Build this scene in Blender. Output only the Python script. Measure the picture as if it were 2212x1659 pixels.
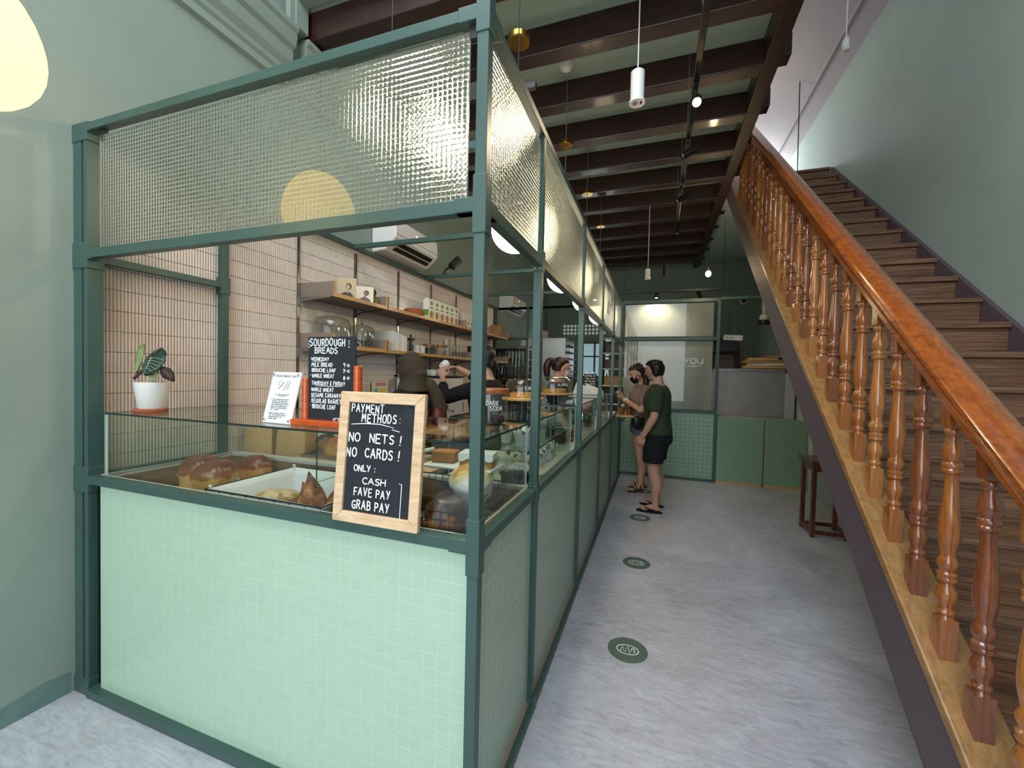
import bpy, bmesh, math, random
from mathutils import Vector, Matrix, noise
PI = math.pi
random.seed(7)
scene = bpy.context.scene
COL = scene.collection
for _o in list(bpy.data.objects):
    bpy.data.objects.remove(_o)

# ------------------------------------------------------------------ camera
cam = bpy.data.cameras.new('camera')
cam.sensor_width = 36.0
cam.lens = 886.02 / 2212 * 36.0
cam.clip_start = 0.02
cam.clip_end = 200
cam_ob = bpy.data.objects.new('camera', cam)
COL.objects.link(cam_ob)
_r = (0.94374519, 0.32990427, 0.02254303)
_d = (0.02951772, -0.01614693, -0.99943383)
_f = (-0.32935349, 0.94387629, -0.02497661)
_m = Matrix(((_r[0], -_d[0], -_f[0], 0), (_r[1], -_d[1], -_f[1], 0), (_r[2], -_d[2], -_f[2], 1.5), (0, 0, 0, 1)))
cam_ob.matrix_world = _m
scene.camera = cam_ob

# ------------------------------------------------------------------ view, world, daylight
scene.view_settings.view_transform = 'Standard'
scene.view_settings.look = 'None'
scene.view_settings.gamma = 1.0
scene.view_settings.use_curve_mapping = False
scene.view_settings.exposure = 0.0
scene.cycles.use_denoising = True
scene.cycles.max_bounces = 10
scene.cycles.diffuse_bounces = 4
scene.cycles.glossy_bounces = 4
scene.cycles.transmission_bounces = 8
scene.cycles.transparent_max_bounces = 24
scene.cycles.sample_clamp_indirect = 150.0
scene.cycles.caustics_reflective = False
scene.cycles.caustics_refractive = True

world = bpy.data.worlds.new('world')
scene.world = world
world.use_nodes = True
_bg = world.node_tree.nodes['Background']
_bg.inputs['Color'].default_value = (0.62, 0.82, 0.95, 1)
_bg.inputs['Strength'].default_value = 0.5


def light(name, kind, loc, energy, color=(1, 1, 1), size=0.2, target=None, size_y=None, spot=None, blend=0.5):
    d = bpy.data.lights.new(name, kind)
    d.energy = energy
    d.color = color
    if kind == 'AREA':
        d.size = size
        if size_y:
            d.shape = 'RECTANGLE'
            d.size_y = size_y
    else:
        d.shadow_soft_size = size
    if kind == 'SPOT':
        d.spot_size = spot or 1.2
        d.spot_blend = blend
    o = bpy.data.objects.new(name, d)
    o.location = loc
    if target is not None:
        v = Vector(target) - Vector(loc)
        o.rotation_euler = v.to_track_quat('-Z', 'Y').to_euler()
    COL.objects.link(o)
    return o


# daylight from the open street side behind the camera, the upstairs light, the kitchen window and two added fills
light('street_daylight', 'AREA', (-0.6, -3.4, 2.6), 190, (0.90, 0.97, 1.0), 4.0, (-0.4, 2.0, 1.0), 4.2)
light('overhead_floor_fill', 'AREA', (-0.5, -0.35, 5.3), 150, (0.90, 0.95, 1.0), 3.0, (-0.3, 1.2, 0.0), 2.0)  # added overhead lamp, lifts the floor brightness near the entrance
light('upstairs_light', 'AREA', (1.3, 8.4, 5.0), 40, (0.90, 0.95, 1.0), 0.8, (1.9, 6.3, 4.6), 0.6)
light('upper_ceiling_fill', 'POINT', (0.3, 6.2, 5.0), 26, (1.0, 0.93, 0.90), 0.25)  # added lamp without a fitting, brightens the lilac ceiling
light('kitchen_window_daylight', 'AREA', (-1.35, 9.45, 1.85), 10, (0.80, 0.93, 1.0), 0.7, (-1.0, 5, 1.0), 0.7)

# ------------------------------------------------------------------ materials
def lin(h):
    if isinstance(h, str):
        h = tuple(int(h[i:i + 2], 16) / 255 for i in (0, 2, 4))
    return tuple((c / 12.92 if c <= 0.04045 else ((c + 0.055) / 1.055) ** 2.4) for c in h) + (1.0,)


class NT:
    def __init__(self, name):
        self.m = bpy.data.materials.new(name)
        self.m.use_nodes = True
        self.t = self.m.node_tree
        self.b = self.t.nodes['Principled BSDF']
        self.out = self.t.nodes['Material Output']

    def n(self, kind, **kw):
        x = self.t.nodes.new(kind)
        for k, v in kw.items():
            if hasattr(x, k):
                setattr(x, k, v)
            else:
                x.inputs[k.replace('_', ' ')].default_value = v
        return x

    def l(self, a, b):
        self.t.links.new(a, b)

    def coords(self, scale=(1, 1, 1), rot=(0, 0, 0)):
        tc = self.n('ShaderNodeTexCoord')
        mp = self.n('ShaderNodeMapping')
        mp.inputs['Scale'].default_value = scale
        mp.inputs['Rotation'].default_value = rot
        self.l(tc.outputs['Object'], mp.inputs['Vector'])
        return mp.outputs['Vector']

    def ramp(self, fac, stops):
        r = self.n('ShaderNodeValToRGB')
        e = r.color_ramp.elements
        while len(e) < len(stops):
            e.new(0.5)
        for i, (p, c) in enumerate(stops):
            e[i].position = p
            e[i].color = c
        self.l(fac, r.inputs['Fac'])
        return r.outputs['Color']

    def bump(self, h, strength=0.2, dist=0.01):
        bp = self.n('ShaderNodeBump')
        bp.inputs['Strength'].default_value = strength
        bp.inputs['Distance'].default_value = dist
        self.l(h, bp.inputs['Height'])
        self.l(bp.outputs['Normal'], self.b.inputs['Normal'])


def mat(name, col, rough=0.5, metal=0.0, var=0.0, vscale=8, bump=0.0, bscale=60, coat=0.0, emit=0.0, trans=0.0, alpha=1.0, spec=0.5, sss=0.0, ior=1.45):
    t = NT(name)
    c = lin(col)
    b = t.b.inputs
    b['Base Color'].default_value = c
    b['Roughness'].default_value = rough
    b['Metallic'].default_value = metal
    b['Coat Weight'].default_value = coat
    b['Coat Roughness'].default_value = 0.08
    b['Specular IOR Level'].default_value = spec
    b['Transmission Weight'].default_value = trans
    b['IOR'].default_value = ior
    b['Alpha'].default_value = alpha
    if emit:
        b['Emission Color'].default_value = c
        b['Emission Strength'].default_value = emit
    if sss:
        b['Subsurface Weight'].default_value = sss
        b['Subsurface Radius'].default_value = (0.02, 0.008, 0.004)
        b['Subsurface Scale'].default_value = 0.3
    v = None
    if var or bump:
        v = t.coords()
    if var:
        nz = t.n('ShaderNodeTexNoise', Scale=vscale, Detail=5, Roughness=0.6)
        t.l(v, nz.inputs['Vector'])
        d = tuple(x * (1 - var) for x in c[:3]) + (1,)
        e = tuple(min(1, x * (1 + var)) for x in c[:3]) + (1,)
        t.l(t.ramp(nz.outputs['Fac'], [(0.3, d), (0.7, e)]), b['Base Color'])
    if bump:
        n2 = t.n('ShaderNodeTexNoise', Scale=bscale, Detail=4)
        t.l(v, n2.inputs['Vector'])
        t.bump(n2.outputs['Fac'], bump, 0.01)
    return t.m


def wood(name, dark, light_, scale=(1, 1, 1), rings=14, rough=0.35, coat=0.3, rot=(0, 0, 0), dist=3.0):
    t = NT(name)
    v = t.coords(scale, rot)
    nz = t.n('ShaderNodeTexNoise', Scale=rings, Detail=6, Roughness=0.62, Distortion=dist * 0.15)
    t.l(v, nz.inputs['Vector'])
    n2 = t.n('ShaderNodeTexNoise', Scale=rings * 4, Detail=3)
    t.l(v, n2.inputs['Vector'])
    mx = t.n('ShaderNodeMath', operation='MULTIPLY_ADD')
    t.l(n2.outputs['Fac'], mx.inputs[0])
    mx.inputs[1].default_value = 0.35
    t.l(nz.outputs['Fac'], mx.inputs[2])
    t.l(t.ramp(mx.outputs[0], [(0.45, lin(dark)), (0.62, lin([ (int(dark[i:i+2],16)+int(light_[i:i+2],16))/510 for i in (0,2,4)])), (0.85, lin(light_))]), t.b.inputs['Base Color'])
    t.b.inputs['Roughness'].default_value = rough
    t.b.inputs['Coat Weight'].default_value = coat
    t.b.inputs['Coat Roughness'].default_value = 0.1
    t.bump(nz.outputs['Fac'], 0.06, 0.01)
    return t.m


def thin_fresnel(t, ior):
    """Fresnel of a parallel sheet: the same value on entering and on leaving"""
    fr = t.n('ShaderNodeFresnel')
    g = t.n('ShaderNodeNewGeometry')
    m = t.n('ShaderNodeMath', operation='MULTIPLY_ADD')
    t.l(g.outputs['Backfacing'], m.inputs[0])
    m.inputs[1].default_value = 1.0 / ior - ior
    m.inputs[2].default_value = ior
    t.l(m.outputs[0], fr.inputs['IOR'])
    return fr


def clear_glass(name, tint=(0.93, 0.97, 0.95), refl=0.9):
    t = NT(name)
    tr = t.n('ShaderNodeBsdfTransparent')
    tr.inputs['Color'].default_value = tint + (1,)
    gl = t.n('ShaderNodeBsdfGlossy')
    gl.inputs['Roughness'].default_value = 0.02
    gl.inputs['Color'].default_value = (refl, refl, refl, 1)
    fr = thin_fresnel(t, 1.45)
    mx = t.n('ShaderNodeMixShader')
    t.l(fr.outputs[0], mx.inputs[0])
    t.l(tr.outputs[0], mx.inputs[1])
    t.l(gl.outputs[0], mx.inputs[2])
    t.l(mx.outputs[0], t.out.inputs['Surface'])
    return t.m


def ribbed_glass(name, pitch, rough=0.22, swap='xz', milky=0.16, vert_only=False, refl=0.9):
    """wired / reeded privacy glass: smooth face reflection over a rough, grid-embossed transmission"""
    t = NT(name)
    tc = t.n('ShaderNodeTexCoord')
    sp = t.n('ShaderNodeSeparateXYZ')
    t.l(tc.outputs['Object'], sp.inputs[0])
    hs = []
    for ax in swap:
        m1 = t.n('ShaderNodeMath', operation='MULTIPLY')
        t.l(sp.outputs['XYZ'.index(ax.upper())], m1.inputs[0])
        m1.inputs[1].default_value = 1.0 / pitch
        fr = t.n('ShaderNodeMath', operation='PINGPONG')
        t.l(m1.outputs[0], fr.inputs[0])
        fr.inputs[1].default_value = 0.5
        sm = t.n('ShaderNodeMath', operation='POWER')
        t.l(fr.outputs[0], sm.inputs[0])
        sm.inputs[1].default_value = 0.6
        hs.append(sm.outputs[0])
    mn = t.n('ShaderNodeMath', operation='MINIMUM')
    t.l(hs[0], mn.inputs[0])
    if vert_only:
        mn.inputs[1].default_value = 9.0
    else:
        t.l(hs[1], mn.inputs[1])
    nz = t.n('ShaderNodeTexNoise', Scale=1.6 / pitch, Detail=2)
    t.l(tc.outputs['Object'], nz.inputs['Vector'])
    ad = t.n('ShaderNodeMath', operation='MULTIPLY_ADD')
    t.l(nz.outputs['Fac'], ad.inputs[0])
    ad.inputs[1].default_value = 0.35
    t.l(mn.outputs[0], ad.inputs[2])
    bp = t.n('ShaderNodeBump')
    bp.inputs['Strength'].default_value = 0.5
    bp.inputs['Distance'].default_value = pitch * 0.35
    t.l(ad.outputs[0], bp.inputs['Height'])
    rf = t.n('ShaderNodeBsdfRefraction')
    rf.inputs['Roughness'].default_value = rough
    rf.inputs['IOR'].default_value = 1.3
    rf.inputs['Color'].default_value = (0.92, 0.96, 0.93, 1)
    t.l(bp.outputs['Normal'], rf.inputs['Normal'])
    df = t.n('ShaderNodeBsdfTranslucent')
    df.inputs['Color'].default_value = (0.80, 0.86, 0.82, 1)
    d2 = t.n('ShaderNodeBsdfDiffuse')
    d2.inputs['Color'].default_value = (0.62, 0.68, 0.64, 1)
    md = t.n('ShaderNodeMixShader')
    md.inputs[0].default_value = 0.5
    t.l(df.outputs[0], md.inputs[1])
    t.l(d2.outputs[0], md.inputs[2])
    edge = t.n('ShaderNodeMath', operation='LESS_THAN')
    t.l(mn.outputs[0], edge.inputs[0])
    edge.inputs[1].default_value = 0.2
    ef = t.n('ShaderNodeMath', operation='MULTIPLY_ADD')
    t.l(edge.outputs[0], ef.inputs[0])
    ef.inputs[1].default_value = 0.16
    ef.inputs[2].default_value = milky
    mm = t.n('ShaderNodeMixShader')
    t.l(ef.outputs[0], mm.inputs[0])
    t.l(rf.outputs[0], mm.inputs[1])
    t.l(md.outputs[0], mm.inputs[2])
    gl = t.n('ShaderNodeBsdfGlossy')
    gl.inputs['Roughness'].default_value = 0.015
    gl.inputs['Color'].default_value = (refl, refl, refl, 1)
    fr = thin_fresnel(t, 1.5)
    mx = t.n('ShaderNodeMixShader')
    t.l(fr.outputs[0], mx.inputs[0])
    t.l(mm.outputs[0], mx.inputs[1])
    t.l(gl.outputs[0], mx.inputs[2])
    t.l(mx.outputs[0], t.out.inputs['Surface'])
    return t.m


def tile_grid(name, col, grout, pitch, axes, rough=0.35, gap=0.04, bump=0.5):
    t = NT(name)
    tc = t.n('ShaderNodeTexCoord')
    sp = t.n('ShaderNodeSeparateXYZ')
    t.l(tc.outputs['Object'], sp.inputs[0])
    cb = t.n('ShaderNodeCombineXYZ')
    t.l(sp.outputs['XYZ'.index(axes[0].upper())], cb.inputs[0])
    t.l(sp.outputs['XYZ'.index(axes[1].upper())], cb.inputs[1])
    br = t.n('ShaderNodeTexBrick', offset=0.0, squash=1.0)
    br.inputs['Scale'].default_value = 1.0
    br.inputs['Mortar Size'].default_value = pitch * gap
    br.inputs['Mortar Smooth'].default_value = 0.3
    br.inputs['Brick Width'].default_value = pitch
    br.inputs['Row Height'].default_value = pitch
    c = lin(col)
    br.inputs['Color1'].default_value = c
    br.inputs['Color2'].default_value = tuple(x * 0.97 for x in c[:3]) + (1,)
    br.inputs['Mortar'].default_value = lin(grout)
    t.l(cb.outputs[0], br.inputs['Vector'])
    t.l(br.outputs['Color'], t.b.inputs['Base Color'])
    t.b.inputs['Roughness'].default_value = rough
    inv = t.n('ShaderNodeMath', operation='SUBTRACT')
    inv.inputs[0].default_value = 1.0
    t.l(br.outputs['Fac'], inv.inputs[1])
    t.bump(inv.outputs[0], bump, 0.003)
    return t.m


# ------------------------------------------------------------------ mesh builder
class MB:
    def __init__(self):
        self.v = []
        self.f = []
        self.mi = []

    def add(self, vs, fs, mi=0):
        o = len(self.v)
        self.v.extend(tuple(p) for p in vs)
        for f in fs:
            self.f.append([i + o for i in f])
            self.mi.append(mi)
        return self

    def box(self, x0, x1, y0, y1, z0, z1, mi=0):
        vs = [(x, y, z) for x in (x0, x1) for y in (y0, y1) for z in (z0, z1)]
        return self.add(vs, [(0, 1, 3, 2), (4, 6, 7, 5), (0, 4, 5, 1), (2, 3, 7, 6), (0, 2, 6, 4), (1, 5, 7, 3)], mi)

    def obox(self, c, size, rot=None, mi=0):
        hx, hy, hz = (s / 2 for s in size)
        R = rot if rot is not None else Matrix.Identity(3)
        vs = [Vector(c) + R @ Vector((x, y, z)) for x in (-hx, hx) for y in (-hy, hy) for z in (-hz, hz)]
        return self.add(vs, [(0, 1, 3, 2), (4, 6, 7, 5), (0, 4, 5, 1), (2, 3, 7, 6), (0, 2, 6, 4), (1, 5, 7, 3)], mi)

    def bar(self, a, b, w, h, up=(0, 0, 1), mi=0):
        a, b = Vector(a), Vector(b)
        d = (b - a).normalized()
        u = Vector(up)
        s = d.cross(u)
        if s.length < 1e-5:
            s = d.cross(Vector((1, 0, 0)))
        s.normalize()
        u = s.cross(d)
        vs = [p + s * (i * w / 2) + u * (j * h / 2) for p in (a, b) for i, j in ((-1, -1), (1, -1), (1, 1), (-1, 1))]
        return self.add(vs, [(0, 3, 2, 1), (4, 5, 6, 7), (0, 1, 5, 4), (1, 2, 6, 5), (2, 3, 7, 6), (3, 0, 4, 7)], mi)

    def tube(self, pts, r, seg=8, caps=True, squash=None, closed=False, mi=0):
        pts = [Vector(p) for p in pts]
        n = len(pts)
        rr = r if isinstance(r, (list, tuple)) else [r] * n
        d0 = (pts[1] - pts[0]).normalized()
        ref = Vector((0, 0, 1)) if abs(d0.z) < 0.9 else Vector((1, 0, 0))
        if squash is not None:
            ref = Vector(squash[0])
        u = None
        vs = []
        for i in range(n):
            if closed:
                d = (pts[(i + 1) % n] - pts[i - 1]).normalized()
            else:
                d = (pts[min(i + 1, n - 1)] - pts[max(i - 1, 0)]).normalized()
            if squash is not None:
                w = ref
                s = d.cross(w).normalized()
                k = squash[1]
            else:
                if u is None:
                    s = d.cross(ref).normalized()
                else:
                    s = d.cross(u).normalized()
                w = s.cross(d)
                u = w
                k = 1.0
            for j in range(seg):
                a = 2 * PI * j / seg
                vs.append(pts[i] + s * (math.cos(a) * rr[i]) + w * (math.sin(a) * rr[i] * k))
        fs = []
        m = n if closed else n - 1
        for i in range(m):
            for j in range(seg):
                a, b = i * seg + j, i * seg + (j + 1) % seg
                c, e = ((i + 1) % n) * seg + (j + 1) % seg, ((i + 1) % n) * seg + j
                fs.append((a, b, c, e))
        if caps and not closed:
            fs.append(tuple(range(seg))[::-1])
            fs.append(tuple((n - 1) * seg + j for j in range(seg)))
        return self.add(vs, fs, mi)

    def lathe(self, prof, c=(0, 0, 0), seg=24, R=None, mi=0, sx=1.0, sy=1.0):
        vs, fs = [], []
        c = Vector(c)
        for r, z in prof:
            for j in range(seg):
                a = 2 * PI * j / seg
                p = Vector((max(r, 1e-4) * math.cos(a) * sx, max(r, 1e-4) * math.sin(a) * sy, z))
                vs.append(c + (R @ p if R is not None else p))
        n = len(prof)
        for i in range(n - 1):
            for j in range(seg):
                fs.append((i * seg + j, i * seg + (j + 1) % seg, (i + 1) * seg + (j + 1) % seg, (i + 1) * seg + j))
        fs.append(tuple(range(seg))[::-1])
        fs.append(tuple((n - 1) * seg + j for j in range(seg)))
        return self.add(vs, fs, mi)

    def ell(self, c, r, seg=16, rings=10, R=None, mi=0, fn=None):
        prof = []
        c = Vector(c)
        vs, fs = [], []
        for i in range(rings + 1):
            t = PI * i / rings
            for j in range(seg):
                a = 2 * PI * j / seg
                p = Vector((math.sin(t) * math.cos(a), math.sin(t) * math.sin(a), -math.cos(t)))
                if fn:
                    p = fn(p)
                p = Vector((p.x * r[0], p.y * r[1], p.z * r[2]))
                vs.append(c + (R @ p if R is not None else p))
        for i in range(rings):
            for j in range(seg):
                fs.append((i * seg + j, i * seg + (j + 1) % seg, (i + 1) * seg + (j + 1) % seg, (i + 1) * seg + j))
        return self.add(vs, fs, mi)

    def prism(self, poly, axis, a, b, mi=0):
        """poly in the two other axes (in xyz order), pushed along axis from a to b"""
        def P(p, t):
            q = list(p)
            q.insert(axis, t)
            return tuple(q)
        n = len(poly)
        vs = [P(p, a) for p in poly] + [P(p, b) for p in poly]
        fs = [tuple(range(n))[::-1], tuple(range(n, 2 * n))] + [(i, (i + 1) % n, n + (i + 1) % n, n + i) for i in range(n)]
        return self.add(vs, fs, mi)

    def loft(self, rings, mi=0, caps=True):
        n = len(rings[0])
        vs = [p for r in rings for p in r]
        fs = []
        for i in range(len(rings) - 1):
            for j in range(n):
                fs.append((i * n + j, i * n + (j + 1) % n, (i + 1) * n + (j + 1) % n, (i + 1) * n + j))
        if caps:
            fs.append(tuple(range(n))[::-1])
            fs.append(tuple((len(rings) - 1) * n + j for j in range(n)))
        return self.add(vs, fs, mi)

    def xf(self, M):
        self.v = [tuple(M @ Vector(p)) for p in self.v]
        return self

    def mesh(self, name, mats, smooth=False):
        me = bpy.data.meshes.new(name)
        me.from_pydata(self.v, [], self.f)
        if not isinstance(mats, (list, tuple)):
            mats = [mats]
        for m in mats:
            me.materials.append(m)
        if len(mats) > 1:
            me.polygons.foreach_set('material_index', self.mi)
        bm = bmesh.new()
        bm.from_mesh(me)
        bmesh.ops.remove_doubles(bm, verts=bm.verts, dist=1e-5)
        bmesh.ops.recalc_face_normals(bm, faces=bm.faces)
        bm.to_mesh(me)
        bm.free()
        if smooth:
            me.polygons.foreach_set('use_smooth', [True] * len(me.polygons))
            if smooth is not True:
                me.set_sharp_from_angle(angle=smooth)
        me.update()
        return me

    def build(self, name, mats, parent=None, smooth=False, bevel=0.0, seg=2, subsurf=0):
        o = bpy.data.objects.new(name, self.mesh(name, mats, smooth))
        COL.objects.link(o)
        if parent is not None:
            o.parent = parent
            o.matrix_parent_inverse = Matrix.Translation(parent.location).inverted() if parent.rotation_euler.to_quaternion().angle < 1e-6 else parent.matrix_basis.inverted()
        if bevel:
            md = o.modifiers.new('bevel', 'BEVEL')
            md.width = bevel
            md.segments = seg
            md.limit_method = 'ANGLE'
            md.angle_limit = math.radians(40)
            md.harden_normals = False
        if subsurf:
            md = o.modifiers.new('subd', 'SUBSURF')
            md.levels = md.render_levels = subsurf
        return o


def tag(o, label, cat, group=None):
    o['label'] = label
    o['category'] = cat
    if group:
        o['group'] = group
    return o


def thing(name, label, cat, loc=(0, 0, 0), group=None):
    o = bpy.data.objects.new(name, None)
    o.location = loc
    o.empty_display_size = 0.05
    COL.objects.link(o)
    return tag(o, label, cat, group)


def struct(o, label=None):
    o['kind'] = 'structure'
    if label:
        o['label'] = label
    return o


def dup(root, loc, label=None, rz=None, group=None):
    r = root.copy()
    COL.objects.link(r)
    r.location = loc
    if rz is not None:
        r.rotation_euler = (0, 0, rz)
    if label:
        r['label'] = label
    if group:
        r['group'] = group
    for ch in list(root.children):
        c = ch.copy()
        COL.objects.link(c)
        c.parent = r
        c.matrix_parent_inverse = ch.matrix_parent_inverse.copy()
        for g in list(ch.children):
            d = g.copy()
            COL.objects.link(d)
            d.parent = c
            d.matrix_parent_inverse = g.matrix_parent_inverse.copy()
    return r


# single-stroke hand lettering, cap height 1
STROKES = {
    'A': ['0,0 .3,1 .62,0', '.12,.36 .52,.36'], 'B': ['0,0 0,1 .38,.95 .45,.75 .35,.55 0,.52', '.35,.55 .52,.35 .45,.08 0,0'],
    'C': ['.55,.85 .35,1 .1,.85 0,.5 .1,.15 .35,0 .56,.15'], 'D': ['0,0 0,1 .32,.93 .55,.6 .5,.25 .3,.03 0,0'],
    'E': ['.5,1 0,1 0,0 .52,0', '0,.52 .42,.52'], 'F': ['.5,1 0,1 0,0', '0,.52 .4,.52'],
    'G': ['.55,.85 .35,1 .1,.85 0,.5 .1,.15 .35,0 .55,.1 .55,.45 .3,.45'], 'H': ['0,0 0,1', '.52,0 .52,1', '0,.5 .52,.5'],
    'I': ['.05,0 .05,1'], 'J': ['.4,1 .4,.2 .25,0 .05,.1'], 'K': ['0,0 0,1', '.5,1 0,.45 .52,0'], 'L': ['0,1 0,0 .48,0'],
    'M': ['0,0 .08,1 .34,.4 .6,1 .68,0'], 'N': ['0,0 0,1 .52,0 .52,1'], 'O': ['.3,1 .08,.85 0,.5 .08,.15 .3,0 .52,.15 .6,.5 .52,.85 .3,1'],
    'P': ['0,0 0,1 .4,.95 .5,.72 .38,.5 0,.48'], 'Q': ['.3,1 .08,.85 0,.5 .08,.15 .3,0 .52,.15 .6,.5 .52,.85 .3,1', '.35,.25 .6,-.05'],
    'R': ['0,0 0,1 .4,.95 .48,.75 .38,.52 0,.5', '.25,.5 .52,0'], 'S': ['.5,.88 .3,1 .06,.88 .06,.65 .45,.4 .48,.15 .28,0 0,.12'],
    'T': ['0,1 .6,1', '.3,1 .3,0'], 'U': ['0,1 .03,.2 .25,0 .5,.15 .54,1'], 'V': ['0,1 .28,0 .56,1'], 'W': ['0,1 .16,0 .38,.65 .58,0 .76,1'],
    'X': ['0,0 .52,1', '0,1 .52,0'], 'Y': ['0,1 .27,.48', '.55,1 .2,0'], 'Z': ['0,1 .5,1 0,0 .52,0'],
    '0': ['.28,.8 .08,.65 .05,.35 .2,.1 .4,.12 .5,.4 .42,.7 .28,.8'], '7': ['0,1 .5,1 .15,0', '.1,.5 .42,.5'], '8': ['.25,.5 .05,.72 .25,1 .45,.75 .25,.5 .02,.25 .25,0 .48,.25 .25,.5'],
    '9': ['.45,.95 .12,.95 .05,.65 .4,.6 .46,.95 .36,0'], '1': ['.05,.8 .2,1 .2,0'], '3': ['.05,.95 .4,.9 .2,.55 .45,.3 .1,0'], '!': ['.12,1 .06,.3', '.03,.06 .03,0'], ':': ['.05,.7 .05,.64', '.05,.2 .05,.14'], '.': ['.12,.42 .16,.42'],
    '&': ['.5,.9 .2,1 .1,.75 .3,.6 .05,.4 .1,.05 .4,.1', '.3,1.1 .3,-.1'], '*': ['.1,.75 .14,.7'], '/': ['0,0 .4,1'], "'": ['.05,1 .05,.8'],
}


def lettering(mb, text, o, u, v, size, r, gap=0.24, jit=0.05, width=1.0, mi=0):
    """write text from point o along u with up v; flat raised strokes; returns end advance"""
    o, u, v = Vector(o), Vector(u).normalized(), Vector(v).normalized()
    w = u.cross(v)
    x = 0.0
    for ch in text:
        if ch == ' ':
            x += 0.5 * width
            continue
        st = STROKES.get(ch, [])
        mw = 0.1
        jx, jy, js = random.uniform(-jit, jit), random.uniform(-jit, jit), 1 + random.uniform(-jit, jit)
        for s in st:
            pts = []
            for q in s.split():
                a, b = (float(k) for k in q.split(','))
                mw = max(mw, a)
                pts.append(Vector(((x + a * width + jx * 0.5) * size, (b * js + jy) * size, 0)))
            run = [pts[0]]
            runs = [run]
            for i in range(1, len(pts)):
                run.append(pts[i])
                if i < len(pts) - 1:
                    d0, d1 = pts[i] - pts[i - 1], pts[i + 1] - pts[i]
                    if d0.length > 1e-6 and d1.length > 1e-6 and d0.angle(d1) > 0.95:
                        run = [pts[i]]
                        runs.append(run)
            for run in runs:
                if len(run) > 2:
                    sm = []
                    n = len(run)
                    for i in range(n - 1):
                        p0, p1, p2, p3 = run[max(i - 1, 0)], run[i], run[i + 1], run[min(i + 2, n - 1)]
                        for k in range(3):
                            t = k / 3
                            sm.append(0.5 * ((2 * p1) + (p2 - p0) * t + (2 * p0 - 5 * p1 + 4 * p2 - p3) * t * t + (3 * p1 - p0 - 3 * p2 + p3) * t ** 3))
                    run = sm + [run[-1]]
                else:
                    d = (run[1] - run[0])
                    e = d.normalized() * r * 0.5 if d.length > 1e-6 else Vector((r, 0, 0))
                    run = [run[0] - e, run[0], run[1], run[1] + e]
                mb.tube([o + u * q.x + v * q.y + w * (r * 0.25) for q in run], [r * 0.75] + [r] * (len(run) - 2) + [r * 0.75], 6, squash=(w, 0.3), mi=mi)
        x += mw * width + gap
    return x * size


def fit(mb, text, o, u, v, width, size, r):
    """hand lettering stretched to a given width"""
    fix = var = 0.0
    for ch in text:
        if ch == ' ':
            var += 0.5
            continue
        mw = 0.1
        for s in STROKES.get(ch, []):
            for q in s.split():
                mw = max(mw, float(q.split(',')[0]))
        var += mw
        fix += 1
    g = 0.26
    k = (width / size - g * (fix - 1)) / var
    if k < 0.55:
        k = 0.55
        g = max(0.08, (width / size - k * var) / max(1, fix - 1))
    return lettering(mb, text, o, u, v, size, r, gap=g, width=k)


def font_text(name, body, size, M, material, parent=None, align='LEFT', ext=0.0004, space=1.0):
    cu = bpy.data.curves.new(name, 'FONT')
    cu.body = body
    cu.size = size
    cu.extrude = ext
    cu.align_x = align
    cu.space_line = space
    tmp = bpy.data.objects.new(name + '_tmp', cu)
    COL.objects.link(tmp)
    dg = bpy.context.evaluated_depsgraph_get()
    me = bpy.data.meshes.new_from_object(tmp.evaluated_get(dg))
    bpy.data.objects.remove(tmp)
    me.transform(M)
    me.materials.clear()
    me.materials.append(material)
    me.name = name
    o = bpy.data.objects.new(name, me)
    COL.objects.link(o)
    if parent is not None:
        o.parent = parent
        o.matrix_parent_inverse = Matrix.Translation(parent.location).inverted()
    return o


def frame3(o, u, v):
    """matrix taking (x, y, z) to o + x u + y v + z w"""
    u, v = Vector(u).normalized(), Vector(v).normalized()
    w = u.cross(v).normalized()
    return Matrix(((u.x, v.x, w.x, o[0]), (u.y, v.y, w.y, o[1]), (u.z, v.z, w.z, o[2]), (0, 0, 0, 1)))


def rotz(a):
    return Matrix.Rotation(a, 3, 'Z')


def pane(x0, x1, y0, y1, z0, z1, name, parent, glass, edge):
    """a glass sheet: broad faces clear, cut edges green"""
    mb = MB().box(x0, x1, y0, y1, z0, z1)
    d = (x1 - x0, y1 - y0, z1 - z0)
    thin = d.index(min(d))
    ax = [0, 0, 1, 1, 2, 2]
    mb.mi = [0 if ax[i] == thin else 1 for i in range(6)]
    return mb.build(name, [glass, edge], parent)
# ------------------------------------------------------------------ material set
FRAME = mat('frame_green_paint', '3d5751', 0.38, 0.0, var=0.08, vscale=5, bump=0.03, bscale=220)
MINT_F = tile_grid('mint_tiles_front', 'b3cdb6', 'c0d8c3', 0.0475, 'xz', 0.3, 0.04)
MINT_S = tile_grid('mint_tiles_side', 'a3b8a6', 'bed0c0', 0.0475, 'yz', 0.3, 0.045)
MINT_P = tile_grid('mint_tiles_partition', '8fae98', '5f7c6c', 0.062, 'xz', 0.4, 0.04)
RIB_F = ribbed_glass('wired_glass_front', 0.0165, 0.26, 'xz', 0.05)
RIB_S = ribbed_glass('wired_glass_side', 0.0165, 0.28, 'yz', 0.14)
RIB_P = ribbed_glass('reeded_glass', 0.018, 0.30, 'xz', 0.34, vert_only=True)
GLASS = clear_glass('clear_glass')
GEDGE = mat('glass_cut_edge', '1d2f2c', 0.15)
GEDGE2 = mat('glass_bright_edge', 'c9d6d2', 0.3)
JARG = clear_glass('jar_glass', (0.94, 0.96, 0.96), 1.0)
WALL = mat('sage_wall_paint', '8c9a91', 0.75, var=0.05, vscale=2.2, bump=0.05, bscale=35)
WALLR = mat('grey_green_wall_paint', 'a0aea5', 0.8, var=0.05, vscale=1.5, bump=0.05, bscale=40)
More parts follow.
